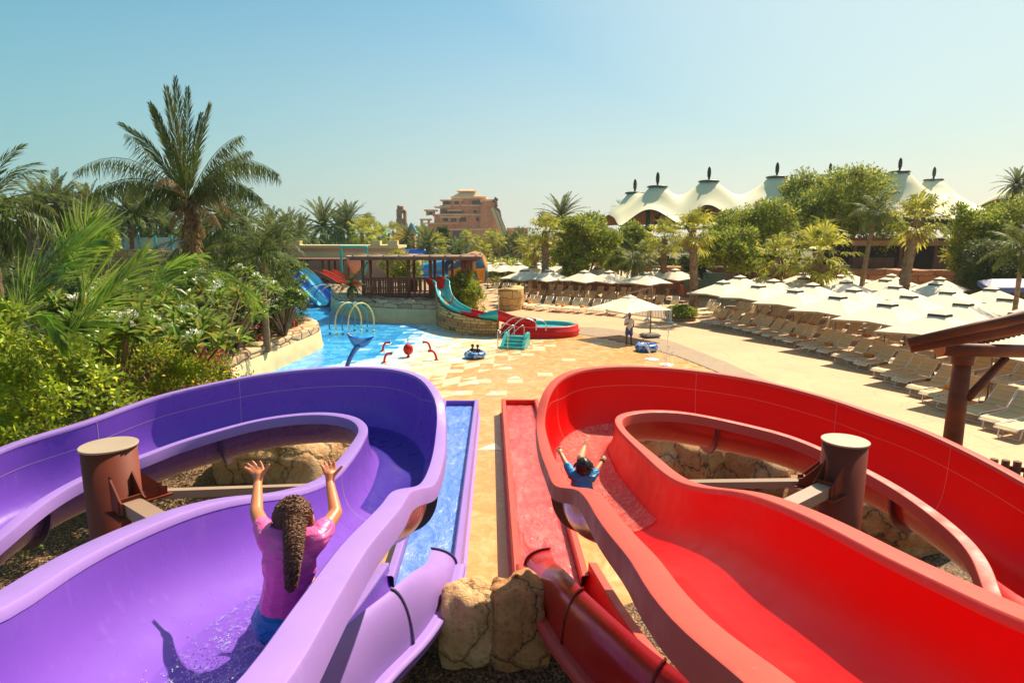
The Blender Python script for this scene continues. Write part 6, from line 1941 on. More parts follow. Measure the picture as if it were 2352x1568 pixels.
def frangipani(label, rosettes, leafL, seed, flw=.3, z0=1.0, name='frangipani_shrub', mat='leaf_p', stem_base=None, cat='shrub'):
    R = np.random.RandomState(seed)
    c0 = np.mean([r[:3] for r in rosettes], axis=0)
    b0 = np.array(stem_base if stem_base is not None else (c0[0], c0[1], z0))
    t = thing(name, label, cat, (b0[0], b0[1], z0))
    lv = []; fl = []
    for (x, y, z) in rosettes:
        c = np.array([x, y, z]) - np.array([b0[0], b0[1], z0])
        n = 20
        a = np.arange(n) * 2.4 + R.rand(); el = np.linspace(1.25, -.35, n) + R.randn(n) * .1
        d = np.stack([np.cos(el) * np.cos(a), np.cos(el) * np.sin(a), np.sin(el)], 1)
        nr = unit(np.stack([-np.sin(el) * np.cos(a), -np.sin(el) * np.sin(a), np.cos(el)], 1))
        L = leafL * (.7 + .5 * R.rand(n)); base = c + R.randn(n, 3) * .02
        side = unit(np.cross(d, nr)); wdt = (L * .15)[:, None]
        m1 = base + d * L[:, None] * .35; m2 = base + d * L[:, None] * .75 - nr * (L * .06)[:, None]; tip = base + d * L[:, None] - nr * (L * .18)[:, None]
        up_ = nr * wdt * .5
        lv.append(np.stack([base, m1 + side * wdt + up_, m2, m1], 1)); lv.append(np.stack([base, m1, m2, m1 - side * wdt + up_], 1))
        lv.append(np.stack([m1 + side * wdt + up_, m2 + side * wdt * .9 + up_, tip, m2], 1)); lv.append(np.stack([m1 - side * wdt + up_, m2, tip, m2 - side * wdt * .9 + up_], 1))
        if R.rand() < flw:
            k = 26; o = unit(R.randn(k, 3)); o[:, 2] = np.abs(o[:, 2])
            fb = c + np.array([0, 0, leafL * .5]) + o * leafL * .28
            fl.append(quads_leaf(fb, unit(o + R.randn(k, 3) * .4), unit(R.randn(k, 3)), np.full(k, leafL * .24), np.full(k, leafL * .17), 0))
    np_mesh('foliage', np.concatenate(lv), MT[mat], t)
    if fl:
        o = np_mesh('flowers', np.concatenate(fl), MT['flower_w'], t); o['kind'] = 'stuff'
    rr = random.Random(seed)
    for (x, y, z) in rosettes[::2]:
        e = Vector((x - b0[0], y - b0[1], z - z0))
        m = MB(); m.tube(crom([(0, 0, 0), (e.x * .35, e.y * .35, e.z * .45), tuple(e)], 4), [.055 - .004 * i for i in range(9)], 6); m.build('branch', MT['bark_t'], t)
    return t
def ros(n, u0, u1, v0, v1, d0, d1, seed, flip=False):
    R = random.Random(seed); out = []
    for k in range(n):
        u = R.uniform(u0, u1); f = R.random(); v = v0 + (v1 - v0) * f
        d = d1 + (d0 - d1) * f
        p = PD(u, v, d); out.append((p.x, p.y, max(1.15, p.z)))
    return out
frangipani('large leaved frangipani with white flowers left of the cream wall end', ros(62, 200, 560, 640, 800, 14.0, 19, 41), .44, 41, .22)
frangipani('near frangipani with drooping brownish leaves beside the yellow green bush', ros(26, 120, 330, 690, 800, 12.0, 14, 42), .42, 42, .25)
frangipani('frangipani rows of bright leaf rosettes behind the bougainvillea', ros(34, 330, 640, 620, 700, 19, 24, 43), .32, 43, .35)
frangipani('dark glossy frangipani tree with white flowers at the pool edge beside the planter wall', ros(95, 525, 700, 598, 720, 29, 31, 44), .36, 44, .3, name='frangipani_tree', mat='leaf_p', cat='tree', stem_base=(PD(650, 720, 30).x, PD(650, 720, 30).y, 1.0))
frangipani('low frangipani shrubs in the middle of the left garden', ros(40, 470, 620, 650, 735, 24, 28, 45), .32, 45, .2)
shrub('garden_shrub', 'mass of mixed green undergrowth filling the middle of the left garden', [(-13.5, 20, 2.2, 2.5, 2.5, 1.6), (-14.5, 25, 2.0, 3, 3, 1.5), (-12.5, 24, 1.6, 1.6, 2.5, 1.0), (-17.5, 22, 2.6, 3, 3, 2.0), (-13.5, 30, 1.9, 2.2, 3, 1.3), (-11.5, 17.5, 2.0, 1.6, 2, 1.3), (-19, 30, 2.2, 4, 4, 1.8)], MT['leaf_dk'], 1000, 34, .35, .19, 35, .4, stems=5)
shrub('garden_shrub', 'dark shrubs below the dark frangipani tree at the pool side', [(-12.6, 29.5, 2.2, 1.2, 1.5, 1.5), (-13.6, 32, 2.4, 1.6, 1.6, 1.7), (-12.6, 34.5, 1.9, 1.1, 1.5, 1.0)], MT['leaf_dk'], 380, 34, .3, .17, 36, .4, stems=4)
btree(190, 265, 520, 600, 45, 'bright yellow green bush before the far date palms at left', 'leaf_b', 51, 90, 40, .25, 1.0, name='round_bush', cat='shrub')
shrub('flowering_shrub', 'dense green flowering shrub between the small slide and the tan boulder planter', [(-3.6, 46.0, 1.6, 1.1, 1.1, 1.5), (-2.9, 45.2, 1.2, 1.0, .9, 1.2), (-4.2, 45.6, 1.0, .8, .8, .9), (-3.4, 46.2, 2.6, .8, .8, .8)], MT['leaf'], 330, 34, .26, .17, 37, .45, flowers=(MT['flower_w'], 16, .1), stems=4, z0=.2)
shrub('flowering_shrub', 'green shrub with white flowers seen behind the left half of the pavilion', [(-10.2, 56.5, 3.2, 1.5, 1.2, 1.3), (-9.2, 56.5, 2.6, 1.2, 1.2, 1.2)], MT['leaf'], 160, 30, .3, .24, 38, .45, flowers=(MT['flower_w'], 16, .14), stems=3, z0=.2)
palm('coco', 806, 655, 44.5, 'low palm with orange tinted fronds left of the wooden pavilion post', .42, .5, 1.3, var=2)
# ---- clipped round hedge and its palm
hx, hy = ground_pt(1572, 738)
t = thing('round_hedge', 'clipped round green hedge in a low kerb around the middle palm trunk', 'hedge', (hx, hy + 1.0, 0))
np_mesh('foliage', blob_leaves([(0, 0, .55, 1.0, 1.0, .42), (.3, 0, .5, .8, .8, .4), (-.3, .1, .5, .8, .8, .4)], 330, 26, .12, .12, 61, .5, surf=.9), MT['leaf_b'], t)
m = MB(); m.lathe([(1.05, 0), (1.05, .16), (.95, .18), (.9, .1)], n=28); m.build('kerb', simple('planter_kerb', lin(150, 118, 84), .8), t)
palm('fan', 1590, 530, 45.5, 'tall fan palm rising out of the clipped round hedge', 1.0, .3, .1, lean=(-.35, 0), var=0)
# ---- fan palms on the right and in the middle
palm('fan', 1253, 530, 58, 'thick trunked fan palm left of the round green tree, behind middle parasols', 1.0, 1.0, var=1, trunk_r=1.3)
palm('fan', 1228, 572, 64, 'lower fan palm immediately left of the thick trunked fan palm', .95, 2.0, var=0)
palm('coco', 1460, 600, 54, 'short bright feather palm standing among the middle parasols', .75, 0.4, var=1, trunk_r=2.2)
palm('fan', 1527, 548, 58, 'fan palm just left of the palm in the round hedge', 1.05, 2.4, var=1)
palm('fan', 1490, 575, 66, 'fan palm half hidden below the left tent peaks', .9, 1.4, var=0)
palm('fan', 1880, 580, 46, 'wide shaggy fan palm with a short thick trunk at right of centre', 1.45, .2, var=1, trunk_r=1.5)
palm('fan', 1790, 590, 50, 'low fan palm left of the wide shaggy fan palm', 1.15, 1.2, var=0, trunk_r=1.2)
palm('fan', 2108, 505, 44, 'tall fan palm with leaning rough trunk right of the leaning coconut palm', 1.15, .8, var=0, lean=(.55, 0), trunk_r=1.25)
palm('coco', 2012, 490, 46, 'slim coconut palm leaning in front of the two-peaked tent', .72, .6, var=2, lean=(.6, 0), trunk_r=1.2)
palm('coco', 2350, 570, 30, 'coconut frond reaching in at the right edge', .6, 2.4, var=2, trunk_r=.8)
palm('date', 2335, 425, 60, 'palm top above the trees at the far right edge', .7, .4, var=0)
palm('date', 1290, 500, 85, 'dark date palm above the round tree beside the tent', 1.35, .5, var=0)
palm('date', 1432, 486, 95, 'date palm crown peeking out left of the tent', .8, .9, var=1)
for k, (u, v, d, s, kind) in enumerate(((742, 520, 80, 1.45, 'date'), (778, 525, 86, 1.2, 'date'), (800, 512, 82, 1.2, 'date'), (846, 522, 84, 1.05, 'fan'), (832, 535, 76, 1.1, 'fan'), (690, 545, 74, 1.15, 'date'), (664, 530, 88, 1.3, 'date'), (872, 545, 90, 1.1, 'fan'))):
    palm(kind, u, v, d, '%s palm, %s from left in the clump above the pinkish building' % ('fan' if kind == 'fan' else 'date', ORD[[5, 1, 2, 3, 4, 6, 7, 0][k]] if False else ORD[sorted([742, 778, 800, 846, 832, 690, 664, 872]).index(u)]), s, k * 1.1, var=k % 2)
for k, (u, v, d, s, kind) in enumerate(((935, 548, 110, 1.1, 'date'), (903, 530, 150, 1.3, 'fan'), (962, 540, 130, 1.2, 'fan'), (983, 562, 100, 1.35, 'date'), (1005, 560, 105, 1.2, 'fan'), (1072, 545, 95, .75, 'fan'), (1098, 558, 105, .85, 'fan'), (1130, 545, 90, .75, 'fan'), (1146, 552, 92, .8, 'fan'), (1160, 558, 110, .9, 'date'), (1180, 552, 120, 1.0, 'date'), (1196, 548, 110, .9, 'date'), (1205, 562, 90, 1.0, 'fan'), (1110, 575, 80, .7, 'fan'), (1055, 580, 90, .8, 'date'))):
    palm(kind, u, v, d, '%s palm before the temple tower, %s from left in that row' % ('fan' if kind == 'fan' else 'date', ORD[sorted([935, 903, 962, 983, 1005, 1072, 1098, 1130, 1146, 1160, 1180, 1196, 1205, 1110, 1055]).index(u)]), s, k * 1.3, var=k % 2)
dl = ((90, 478, 60, 1.1), (130, 470, 58, 1.2), (165, 490, 62, 1.1), (205, 485, 60, 1.15), (225, 520, 56, 1.0), (150, 515, 62, .9), (298, 490, 60, 1.15), (340, 498, 64, 1.2), (370, 508, 66, 1.0), (325, 520, 64, .85), (268, 510, 66, .8), (390, 535, 62, .9), (560, 520, 60, 1.0), (620, 535, 66, 1.1), (640, 560, 60, 1.0), (505, 490, 58, 1.0), (60, 505, 56, .9), (20, 505, 58, 1.0))
for k, (u, v, d, s) in enumerate(dl):
    palm('date', u, v, d, 'date palm, %s from left in the far palm line across the left half' % ORD[sorted([q[0] for q in dl]).index(u)], s, k * .9, 1.0, var=k % 2)
# ---- leafy trees
btree(1272, 1425, 492, 622, 62, 'round dark green tree right of the thick trunked fan palm', 'leaf', 71, 190, 64, .32)
btree(1630, 1815, 462, 600, 62, 'broad green tree under the middle of the long tent', 'leaf', 72, 240, 64, .32, 2.0)
btree(1610, 1740, 520, 632, 55, 'lower dark green tree right of the palm in the round hedge', 'leaf', 73, 170, 60, .3, 1.0)
btree(1800, 2045, 398, 590, 66, 'largest round green tree, standing between the two tents', 'leaf', 74, 330, 70, .36, 2.5)
btree(2180, 2300, 468, 640, 50, 'airy green tree with thin bare branches near the right edge', 'leaf', 75, 170, 56, .28, 1.0, 5)
btree(2240, 2410, 452, 620, 58, 'dense green tree at the right edge behind the airy tree', 'leaf', 76, 230, 64, .32, 1.0)
btree(2215, 2420, 555, 690, 47, 'dark clipped hedge mass above the lilac canopy at the right edge', 'leaf_dk', 77, 300, 60, .26, 0, 3, cat='hedge', name='dark_hedge')
btree(1000, 1040, 515, 585, 110, 'dense green tree just left of the temple tower base', 'leaf_dk', 78, 100, 50, .5, 0, 2)
btree(1425, 1500, 505, 590, 70, 'thin brownish green tree under the left end of the tent', 'leaf', 79, 110, 50, .3, 0, 3)
btree(1395, 1445, 575, 630, 58, 'low green shrub left of the short bright feather palm', 'leaf', 80, 80, 46, .26, 0, 2, name='garden_bush', cat='shrub')
btree(1290, 1350, 590, 640, 60, 'low green shrub below the round dark green tree', 'leaf', 81, 80, 46, .26, 0, 2, name='garden_bush', cat='shrub')
btree(1700, 1800, 560, 625, 58, 'low green bush hanging over the reddish rock wall', 'leaf', 82, 90, 46, .26, 2.0, 2, name='garden_bush', cat='shrub')
btree(2040, 2110, 560, 600, 75, 'pale green bush behind the brown boarded cafe screen', 'leaf_b', 83, 60, 40, .3, 2.0, 2, name='garden_bush', cat='shrub')
btree(1560, 1625, 590, 640, 62, 'dark green bush at the foot of the palms below the tent', 'leaf_dk', 84, 80, 46, .26, 0, 2, name='garden_bush', cat='shrub')
btree(1940, 2010, 560, 600, 70, 'small bush left of the cafe building', 'leaf_dk', 85, 60, 40, .26, 2.0, 2, name='garden_bush', cat='shrub')
# ---- distant belt of greenery, read as one mass
bl = []
RB = random.Random(9)
for k in range(110):
    u = -150 + k * 25 + RB.uniform(-10, 10); d = RB.uniform(120, 165)
    top = 556 + RB.uniform(-8, 10)
    if u < 700: top = 545 + RB.uniform(-10, 12)
    p = PD(u, top, d)
    bl.append((p.x, p.y, p.z * .5, 3.2, 3.0, max(1.5, p.z * .52)))
m_ = np_mesh('far_greenery', blob_leaves(bl, 1500, 30, 1.6, 1.1, 91, .5), MT['leaf_dk']); tag(m_, 'far belt of green treetops along the horizon', 'trees', kind='stuff')
bl = []
for k in range(46):
    u = 880 + k * 15 + RB.uniform(-6, 6); d = RB.uniform(72, 86)
    p = PD(u, 600 + RB.uniform(-6, 6), d)
    bl.append((p.x, p.y, 1.2, 1.6, 1.5, 1.6))
m_ = np_mesh('far_undergrowth', blob_leaves(bl, 800, 30, .8, .5, 92, .5), MT['leaf']); tag(m_, 'strip of leafy undergrowth behind the farthest parasols', 'shrubs', kind='stuff')
bl = []
for k in range(46):
    u = -60 + k * 18 + RB.uniform(-6, 6); d = RB.uniform(42, 58)
    p = PD(u, 590, d)
    if 235 < u < 370: continue
    if u > 640: d = 70; p = PD(u, 600, d)
    bl.append((p.x, p.y, 1.8, 1.8, 1.8, 2.2))
m_ = np_mesh('palm_undergrowth', blob_leaves(bl, 900, 30, .8, .45, 93, .4), MT['leaf_dk']); tag(m_, 'tangled dark undergrowth below the far palm line at left', 'shrubs', kind='stuff')

# ---- boulders
MT['rock'] = None
def rockmat(name, c1, c2, cr):
    m, t, b, N, L = newmat(name)
    v = coords(t)
    n = noise(t, v, 2.2, 6, .65); n2 = noise(t, v, 14, 5, .7)
    pit = voro(t, v, 9, 'F1')
    nd = N.new('ShaderNodeTexNoise'); nd.inputs['Scale'].default_value = 2.5; nd.inputs['Detail'].default_value = 4; L.new(v, nd.inputs['Vector'])
    vm = N.new('ShaderNodeVectorMath'); vm.operation = 'MULTIPLY_ADD'; vm.inputs[1].default_value = (.5, .5, .5); L.new(nd.outputs['Color'], vm.inputs[0]); L.new(v, vm.inputs[2])
    ck = voro(t, vm.outputs[0], .8, 'DISTANCE_TO_EDGE')
    col = mix(t, c1, c2, ramp(t, n, [(.35, (0, 0, 0)), (.65, (1, 1, 1))]))
    col = mix(t, col, sc(c1, .35), ramp(t, n2, [(.32, (.7, .7, .7)), (.48, (0, 0, 0))]))
    col = mix(t, col, cr, ramp(t, ck.outputs['Distance'], [(.003, (.8, .8, .8)), (.014, (0, 0, 0))]))
    L.new(col, b.inputs['Base Color']); b.inputs['Roughness'].default_value = .8
    n1 = bump(t, ramp(t, ck.outputs['Distance'], [(0, (0, 0, 0)), (.05, (1, 1, 1))]), .9, .06, None)
    n1 = bump(t, n2, .9, .06, None, n1)
    bump(t, n, .5, .12, b, n1)
    return m
MT['rock'] = rockmat('carved_tan_rock', lin(178, 114, 62), lin(214, 160, 102), lin(48, 26, 12))
MT['rock_l'] = rockmat('carved_pale_rock', lin(206, 150, 92), lin(232, 192, 138), lin(72, 42, 22))
def boulder(x, y, z0, sx, sy, sz, label, seed, mat='rock', box=.45, group=None, rz=0):
    t_n = 40; m = MB(); rows = []
    for i in range(t_n // 2 + 1):
        th = math.pi * i / (t_n // 2); row = []
        for k in range(t_n):
            a = 2 * math.pi * k / t_n
            v = Vector((math.sin(th) * math.cos(a), math.sin(th) * math.sin(a), math.cos(th)))
            mx = max(abs(v.x), abs(v.y), abs(v.z))
            q = v * (1 - box) + v / mx * box * .9
            nz = 1 + .22 * mnoise.noise(q * 1.3 + Vector((seed * 3.1, 0, 0))) + .10 * mnoise.noise(q * 4 + Vector((seed, 2, 1)))
            q = q * nz
            row.append((q.x * sx, q.y * sy, max(-.02, (q.z + .75) * sz / 1.65)))
        rows.append(row)
    m.grid(rows, 0, closed=True)
    o = m.build('boulder', MT[mat]); o.location = (x, y, z0); o.rotation_euler = (0, 0, rz)
    return tag(o, label, 'rock', group)
g_ = 'boulders around the slides'
boulder(.10, 8.25, .0, .46, .5, 1.12, 'tall rounded tan boulder with a crack, right half of the pair between the slides', 1, group=g_)
boulder(-.58, 8.3, .0, .5, .5, 1.0, 'wider tan boulder, left half of the pair between the slides', 2, group=g_, mat='rock_l')
for k, (u, v, zz_, s, sx_, sy_, sz_, lab) in enumerate((
        (640, 1060, .0, 1, 1.2, .9, .95, 'largest tan boulder seen through the purple slide loop'),
        (745, 1060, .0, 2, 1.1, .9, .9, 'tan boulder at the right inside the purple slide loop'),
        (570, 1050, .0, 3, .7, .6, .5, 'small tan boulder at the left inside the purple slide loop'))):
    p = P(u, v, .3); boulder(p.x, p.y, .0, sx_ * 1.35, sy_ * 1.3, sz_ * 1.25, lab, 5 + k, 'rock_l', .3, g_, rz=k)
for k, (u, v, sx_, sy_, sz_, lab, mt) in enumerate((
        (1490, 1052, 1.0, .9, .95, 'pale flat topped boulder at the left inside the red slide loop', 'rock_l'),
        (1590, 1068, .75, .8, .95, 'squared tan boulder second from left inside the red slide loop', 'rock'),
        (1660, 1075, .55, .6, .8, 'narrow brown boulder in the middle of the red slide loop', 'rock'),
        (1770, 1080, 1.0, .7, .75, 'rough yellowish boulder at the right inside the red slide loop', 'rock_l'),
        (1930, 1180, .9, .8, .9, 'brown boulder in shade behind the red post', 'rock'),
        (2050, 1190, .8, .8, .6, 'low brown boulder right of the red post', 'rock'))):
    p = P(u, v, .35); boulder(p.x, p.y, .0, sx_ * 1.25, sy_ * 1.3, sz_ * 1.25, lab, 15 + k, mt, .6, g_, rz=k * .7)
# ================================================================== people
def capsule(m, a, b, ra, rb, n=12):
    a = Vector(a); b = Vector(b); d = b - a; L = d.length
    if L < 1e-5: return
    d.normalize()
    P_ = [a - d * ra, a - d * ra * .7, a, b, b + d * rb * .7, b + d * rb]
    m.tube(P_, [.001, ra * .71, ra, rb, rb * .71, .001], n, caps=False)
def ellip(m, c, r, n=14, R=None):
    c = Vector(c); rows = []
    vs = []
    for i in range(n // 2 + 1):
        th = math.pi * i / (n // 2)
        for k in range(n):
            a = 2 * math.pi * k / n
            p = Vector((r[0] * math.sin(th) * math.cos(a), r[1] * math.sin(th) * math.sin(a), r[2] * math.cos(th)))
            vs.append(c + (R @ p if R else p))
    fs = []
    for i in range(n // 2):
        for k in range(n): fs.append((i * n + k, i * n + (k + 1) % n, (i + 1) * n + (k + 1) % n, (i + 1) * n + k))
    m.add(vs, fs, 0, True)
def fuse(o, vox, it=4):
    r = o.modifiers.new('fuse', 'REMESH'); r.mode = 'VOXEL'; r.voxel_size = vox; r.use_smooth_shade = True
    s = o.modifiers.new('soften', 'SMOOTH'); s.iterations = it; s.factor = .5
    return o
def skinmat(name, c):
    m, t, b, N, L = newmat(name)
    v = coords(t); n = noise(t, v, 14, 3)
    L.new(mix(t, sc(c, .88), sc(c, 1.12), n), b.inputs['Base Color'])
    b.inputs['Roughness'].default_value = .45
    b.inputs['Subsurface Weight'].default_value = .12; b.inputs['Subsurface Radius'].default_value = (.02, .008, .004)
    return m
def clothmat(name, c, fold=1.0):
    m, t, b, N, L = newmat(name)
    v = coords(t, 'Object', (3, 3, 11)); n = noise(t, v, 2.2, 3, .5, 1.5)
    L.new(mix(t, sc(c, .8), sc(c, 1.1), n), b.inputs['Base Color'])
    b.inputs['Roughness'].default_value = .42
    bump(t, n, .8 * fold, .05, b)
    return m
SK1 = skinmat('tanned_skin', lin(206, 126, 80)); SK2 = skinmat('light_skin', lin(206, 142, 96)); SK3 = skinmat('dark_skin', lin(88, 54, 38))
HAIR = simple('brown_curly_hair', lin(104, 62, 30), .42, .55, 70); HAIRD = simple('black_hair', lin(26, 16, 12), .4, .2, 20)

# ---- girl
G = lambda u, v, d: PD(u, v, d)
hip = G(648, 1424, 2.86); chest = G(664, 1294, 2.79); neck = G(674, 1226, 2.80); head = G(677, 1187, 2.85)
sL = G(616, 1236, 2.80); sR = G(728, 1238, 2.80)
eL = G(589, 1176, 2.97); wL = G(592, 1110, 3.14); eR = G(771, 1178, 2.96); wR = G(758, 1110, 3.12)
gl = thing('person', 'girl in pink top and blue shorts with raised arms sitting in the purple slide', 'person', tuple(hip))
H0 = Vector(hip)
def rel(p): return Vector(p) - H0
m = MB()
ellip(m, rel(chest), (.106, .078, .14)); ellip(m, rel(hip) + Vector((0, 0, .01)), (.115, .105, .10))
capsule(m, rel(hip), rel(chest), .088, .088); capsule(m, rel(chest), rel(neck), .085, .045); capsule(m, rel(sL), rel(sR), .042, .042)
capsule(m, rel(neck), rel(head), .038, .038)
ellip(m, rel(head), (.076, .088, .10))
# face on the far side
fc = rel(head) + Vector((.015, .078, -.01))
ellip(m, fc + Vector((0, .012, -.01)), (.011, .02, .016)); ellip(m, fc + Vector((0, -.005, -.04)), (.024, .012, .01)); ellip(m, rel(head) + Vector((0, .03, -.055)), (.05, .055, .045))
for s in (-1, 1):
    ellip(m, rel(head) + Vector((.077 * s, .0, -.012)), (.012, .02, .028))
for (a, e, w) in ((sL, eL, wL), (sR, eR, wR)):
    capsule(m, rel(a), rel(e), .042, .031); capsule(m, rel(e), rel(w), .032, .0215)
# legs forward down the slide
for s in (-1, 1):
    h = rel(hip) + Vector((.065 * s, .02, -.02)); kn = Vector((.07 * s - .06, .34, -.03)); an = Vector((.065 * s - .07, .64, -.24)); to = an + Vector((0, .10, .07))
    capsule(m, h, kn, .075, .05); capsule(m, kn, an, .048, .03); capsule(m, an, to, .03, .022)
# hands
def hand(m, wrist, palm, tips, thumb, s=1.0):
    w, p = rel(wrist), rel(palm)
    ax_ = (p - w).normalized()
    tc = [rel(t_) for t_ in tips]; th = rel(thumb)
    across = (tc[-1] - tc[0]).normalized()
    capsule(m, w, p, .021 * s, .024 * s)
    for k, t_ in enumerate(tc):
        root = p + across * ((k - 1.5) * .0155) * s + ax_ * .012
        mid = root.lerp(t_, .5) + Vector((0, .004, 0))
        capsule(m, p.lerp(root, .4), root, .013, .010, 8); capsule(m, root, mid, .0092, .0085, 8); capsule(m, mid, t_, .0085, .0068, 8)
    side = (th - p); side = side - ax_ * side.dot(ax_); side.normalize()
    r0 = p - ax_ * .012 + side * .016
    capsule(m, p - ax_ * .01, r0, .014, .012, 8); mid = r0.lerp(th, .55) ; capsule(m, r0, mid, .0105, .0095, 8); capsule(m, mid, th, .0095, .0075, 8)
hand(m, wL, G(594, 1090, 3.165), [G(562, 1073, 3.17), G(568, 1064, 3.19), G(580, 1059, 3.20), G(597, 1059, 3.20)], G(618, 1067, 3.17))
hand(m, wR, G(758, 1090, 3.145), [G(738, 1068, 3.15), G(745, 1060, 3.17), G(756, 1057, 3.18), G(768, 1061, 3.18)], G(786, 1070, 3.15))
fuse(m.build('body', SK1, gl), .0052, 3)
m = MB()
ellip(m, rel(chest), (.122, .094, .15)); capsule(m, rel(G(652, 1392, 2.86)), rel(chest), .106, .098); capsule(m, rel(chest), rel(neck) + Vector((0, 0, -.02)), .092, .055)
capsule(m, rel(sL), rel(sR), .054, .054)
for (a, e) in ((sL, eL), (sR, eR)):
    capsule(m, rel(chest).lerp(rel(a), .7), rel(a), .06, .053); capsule(m, rel(a), rel(a).lerp(rel(e), .45), .051, .047)
o = fuse(m.build('shirt', clothmat('pink_rash_top', lin(255, 104, 168), .5), gl), .008, 4)
tx_ = bpy.data.textures.new('folds', 'CLOUDS'); tx_.noise_scale = .11
dm = o.modifiers.new('folds', 'DISPLACE'); dm.texture = tx_; dm.strength = .012; dm.mid_level = .5; dm.texture_coords = 'LOCAL'
m = MB()
ellip(m, rel(hip), (.130, .125, .110)); capsule(m, rel(hip), rel(G(652, 1396, 2.88)), .115, .110)
for s in (-1, 1):
    h = rel(hip) + Vector((.065 * s, .02, -.015)); kn = Vector((.07 * s - .06, .34, -.03)); capsule(m, h, h.lerp(kn, .6), .085, .075)
fuse(m.build('shorts', clothmat('teal_blue_shorts', lin(0, 138, 176), .8), gl), .009, 4)
# hair: cap plus curls plus ponytail
m = MB(); rh = random.Random(21)
hc_ = rel(head)
ellip(m, hc_ + Vector((-.003, -.014, .014)), (.074, .080, .090), 20)
tie = rel(G(677, 1205, 2.765))
end = rel(G(668, 1356, 2.80))
pth = crom([rel(G(677, 1196, 2.775)), rel(G(675, 1242, 2.69)), rel(G(671, 1300, 2.645)), rel(G(668, 1358, 2.635))], 8)
m.tube(pth, [.038 - .028 * (i / 24) for i in range(len(pth))], 12)
def curl(p_list, r, turns, rad, ph):
    out = []
    n = len(p_list)
    for i, p in enumerate(p_list):
        t_ = (p_list[min(i + 1, n - 1)] - p_list[max(i - 1, 0)]).normalized()
        x = t_.orthogonal().normalized(); y = t_.cross(x)
        a = ph + turns * 2 * math.pi * i / n
        out.append(p + (x * math.cos(a) + y * math.sin(a)) * rad)
    m.tube(out, r, 4, caps=False)
for k in range(420):
    a = rh.uniform(0, 2 * math.pi); e = rh.uniform(-.2, 1.45)
    st = Vector((math.cos(e) * math.cos(a) * .075, math.cos(e) * math.sin(a) * .082, math.sin(e) * .092)) + hc_ + Vector((-.003, -.014, .014))
    if st.y - hc_.y > .05 and st.z - hc_.z < .05: continue
    q = []
    N_ = 26
    for i in range(N_):
        f = i / (N_ - 1)
        p = st.lerp(tie, f) - (hc_ + Vector((-.003, -.014, .014)))
        l = p.length; p = p * (max(.081, l) / l if l > 1e-4 else 1) if f < .85 else p * (1)
        q.append(p + hc_ + Vector((-.003, -.014, .014)))
    curl(q, .0026, rh.uniform(4, 8), rh.uniform(.003, .009), rh.uniform(0, 6))
for k in range(380):
    a = rh.uniform(0, 2 * math.pi); r0 = .45 + .55 * math.sqrt(rh.random())
    f0 = -.0; f1 = rh.uniform(.55, 1.0)
    q = []
    N_ = 60
    for i in range(N_):
        f = i / (N_ - 1) * f1
        j = f * (len(pth) - 1); i0 = int(min(j, len(pth) - 2))
        p = pth[i0].lerp(pth[i0 + 1], j - i0)
        tn = (pth[i0 + 1] - pth[i0]).normalized(); ya = tn.cross(Vector((1, 0, 0)))
        rr_ = r0 * (.050 * (1 - .62 * f) if f < .9 else .0221 * (1 - (f - .9) * 8))
        q.append(p + Vector((1, 0, 0)) * math.cos(a) * rr_ + ya * math.sin(a) * rr_ * .8)
    curl(q, .0022, rh.uniform(6, 13), rh.uniform(.004, .009), rh.uniform(0, 6))
for k in range(26):
    s = rh.choice((-1, 1))
    p0_ = hc_ + Vector((s * .078, rh.uniform(-.04, .02), rh.uniform(-.03, .05))); q = [p0_ + Vector((s * .012 * i / 12, -.02 * i / 12, -.10 * i / 12)) for i in range(14)]
    curl(q, .0026, 3, .008, rh.uniform(0, 6))
m.build('hair', HAIR, gl)
# splash behind her
rs_ = random.Random(8); m = MB()
sp = Vector((-1.17, 2.44, 4.235))
for k in range(420):
    f = rs_.random() ** .7
    c = (rs_.gauss(0, .10) - .07 * f, -.42 * f + rs_.gauss(0, .05) + .12, abs(rs_.gauss(0, .022)) * (1 - f) + .004 - .0)
    r = rs_.uniform(.0018, .005)
    m.lathe([(0, -r), (r, 0), (0, r)], c, 4, caps=False)
o = m.build('splash', MT['jet']); o.location = sp; tag(o, 'white droplets splashing behind the girl in the purple slide', 'splash', kind='stuff')

# ---- boy
hd = G(1340, 1074, 6.75)
bo = thing('person', 'boy in bright blue top lying back in the red slide bend with arms spread', 'person', (hd.x, hd.y, 3.1))
H0 = Vector((hd.x, hd.y, 3.1))
m = MB()
hipb = Vector((-.0, .0, .06)); 
shL = rel(G(1316, 1090, 6.78)); shR = rel(G(1357, 1096, 6.74)); ck = (shL + shR) / 2 + Vector((0, .02, -.08))
capsule(m, hipb, ck, .10, .10); capsule(m, shL, shR, .045, .045); capsule(m, ck, rel(hd), .07, .04)
ellip(m, rel(hd), (.076, .088, .10)); ellip(m, rel(hd) + Vector((0, .085, -.02)), (.012, .02, .016)); ellip(m, rel(hd) + Vector((0, .04, -.06)), (.05, .05, .04))
for s in (-1, 1): ellip(m, rel(hd) + Vector((.076 * s, 0, -.012)), (.012, .018, .026))
eLb = rel(G(1299, 1062, 6.9)); wLb = rel(G(1288, 1041, 7.0)); eRb = rel(G(1371, 1078, 6.8)); wRb = rel(G(1383, 1059, 6.9))
for a, e, w in ((shL, eLb, wLb), (shR, eRb, wRb)):
    capsule(m, a, e, .04, .03); capsule(m, e, w, .03, .022)
H0s = H0
def wp(p): return p + H0
hand(m, wp(wLb), G(1285, 1036, 7.02), [G(1278, 1029, 7.03), G(1281, 1027, 7.04), G(1284, 1026, 7.04), G(1287, 1027, 7.03)], G(1292, 1033, 7.02), 1.1)
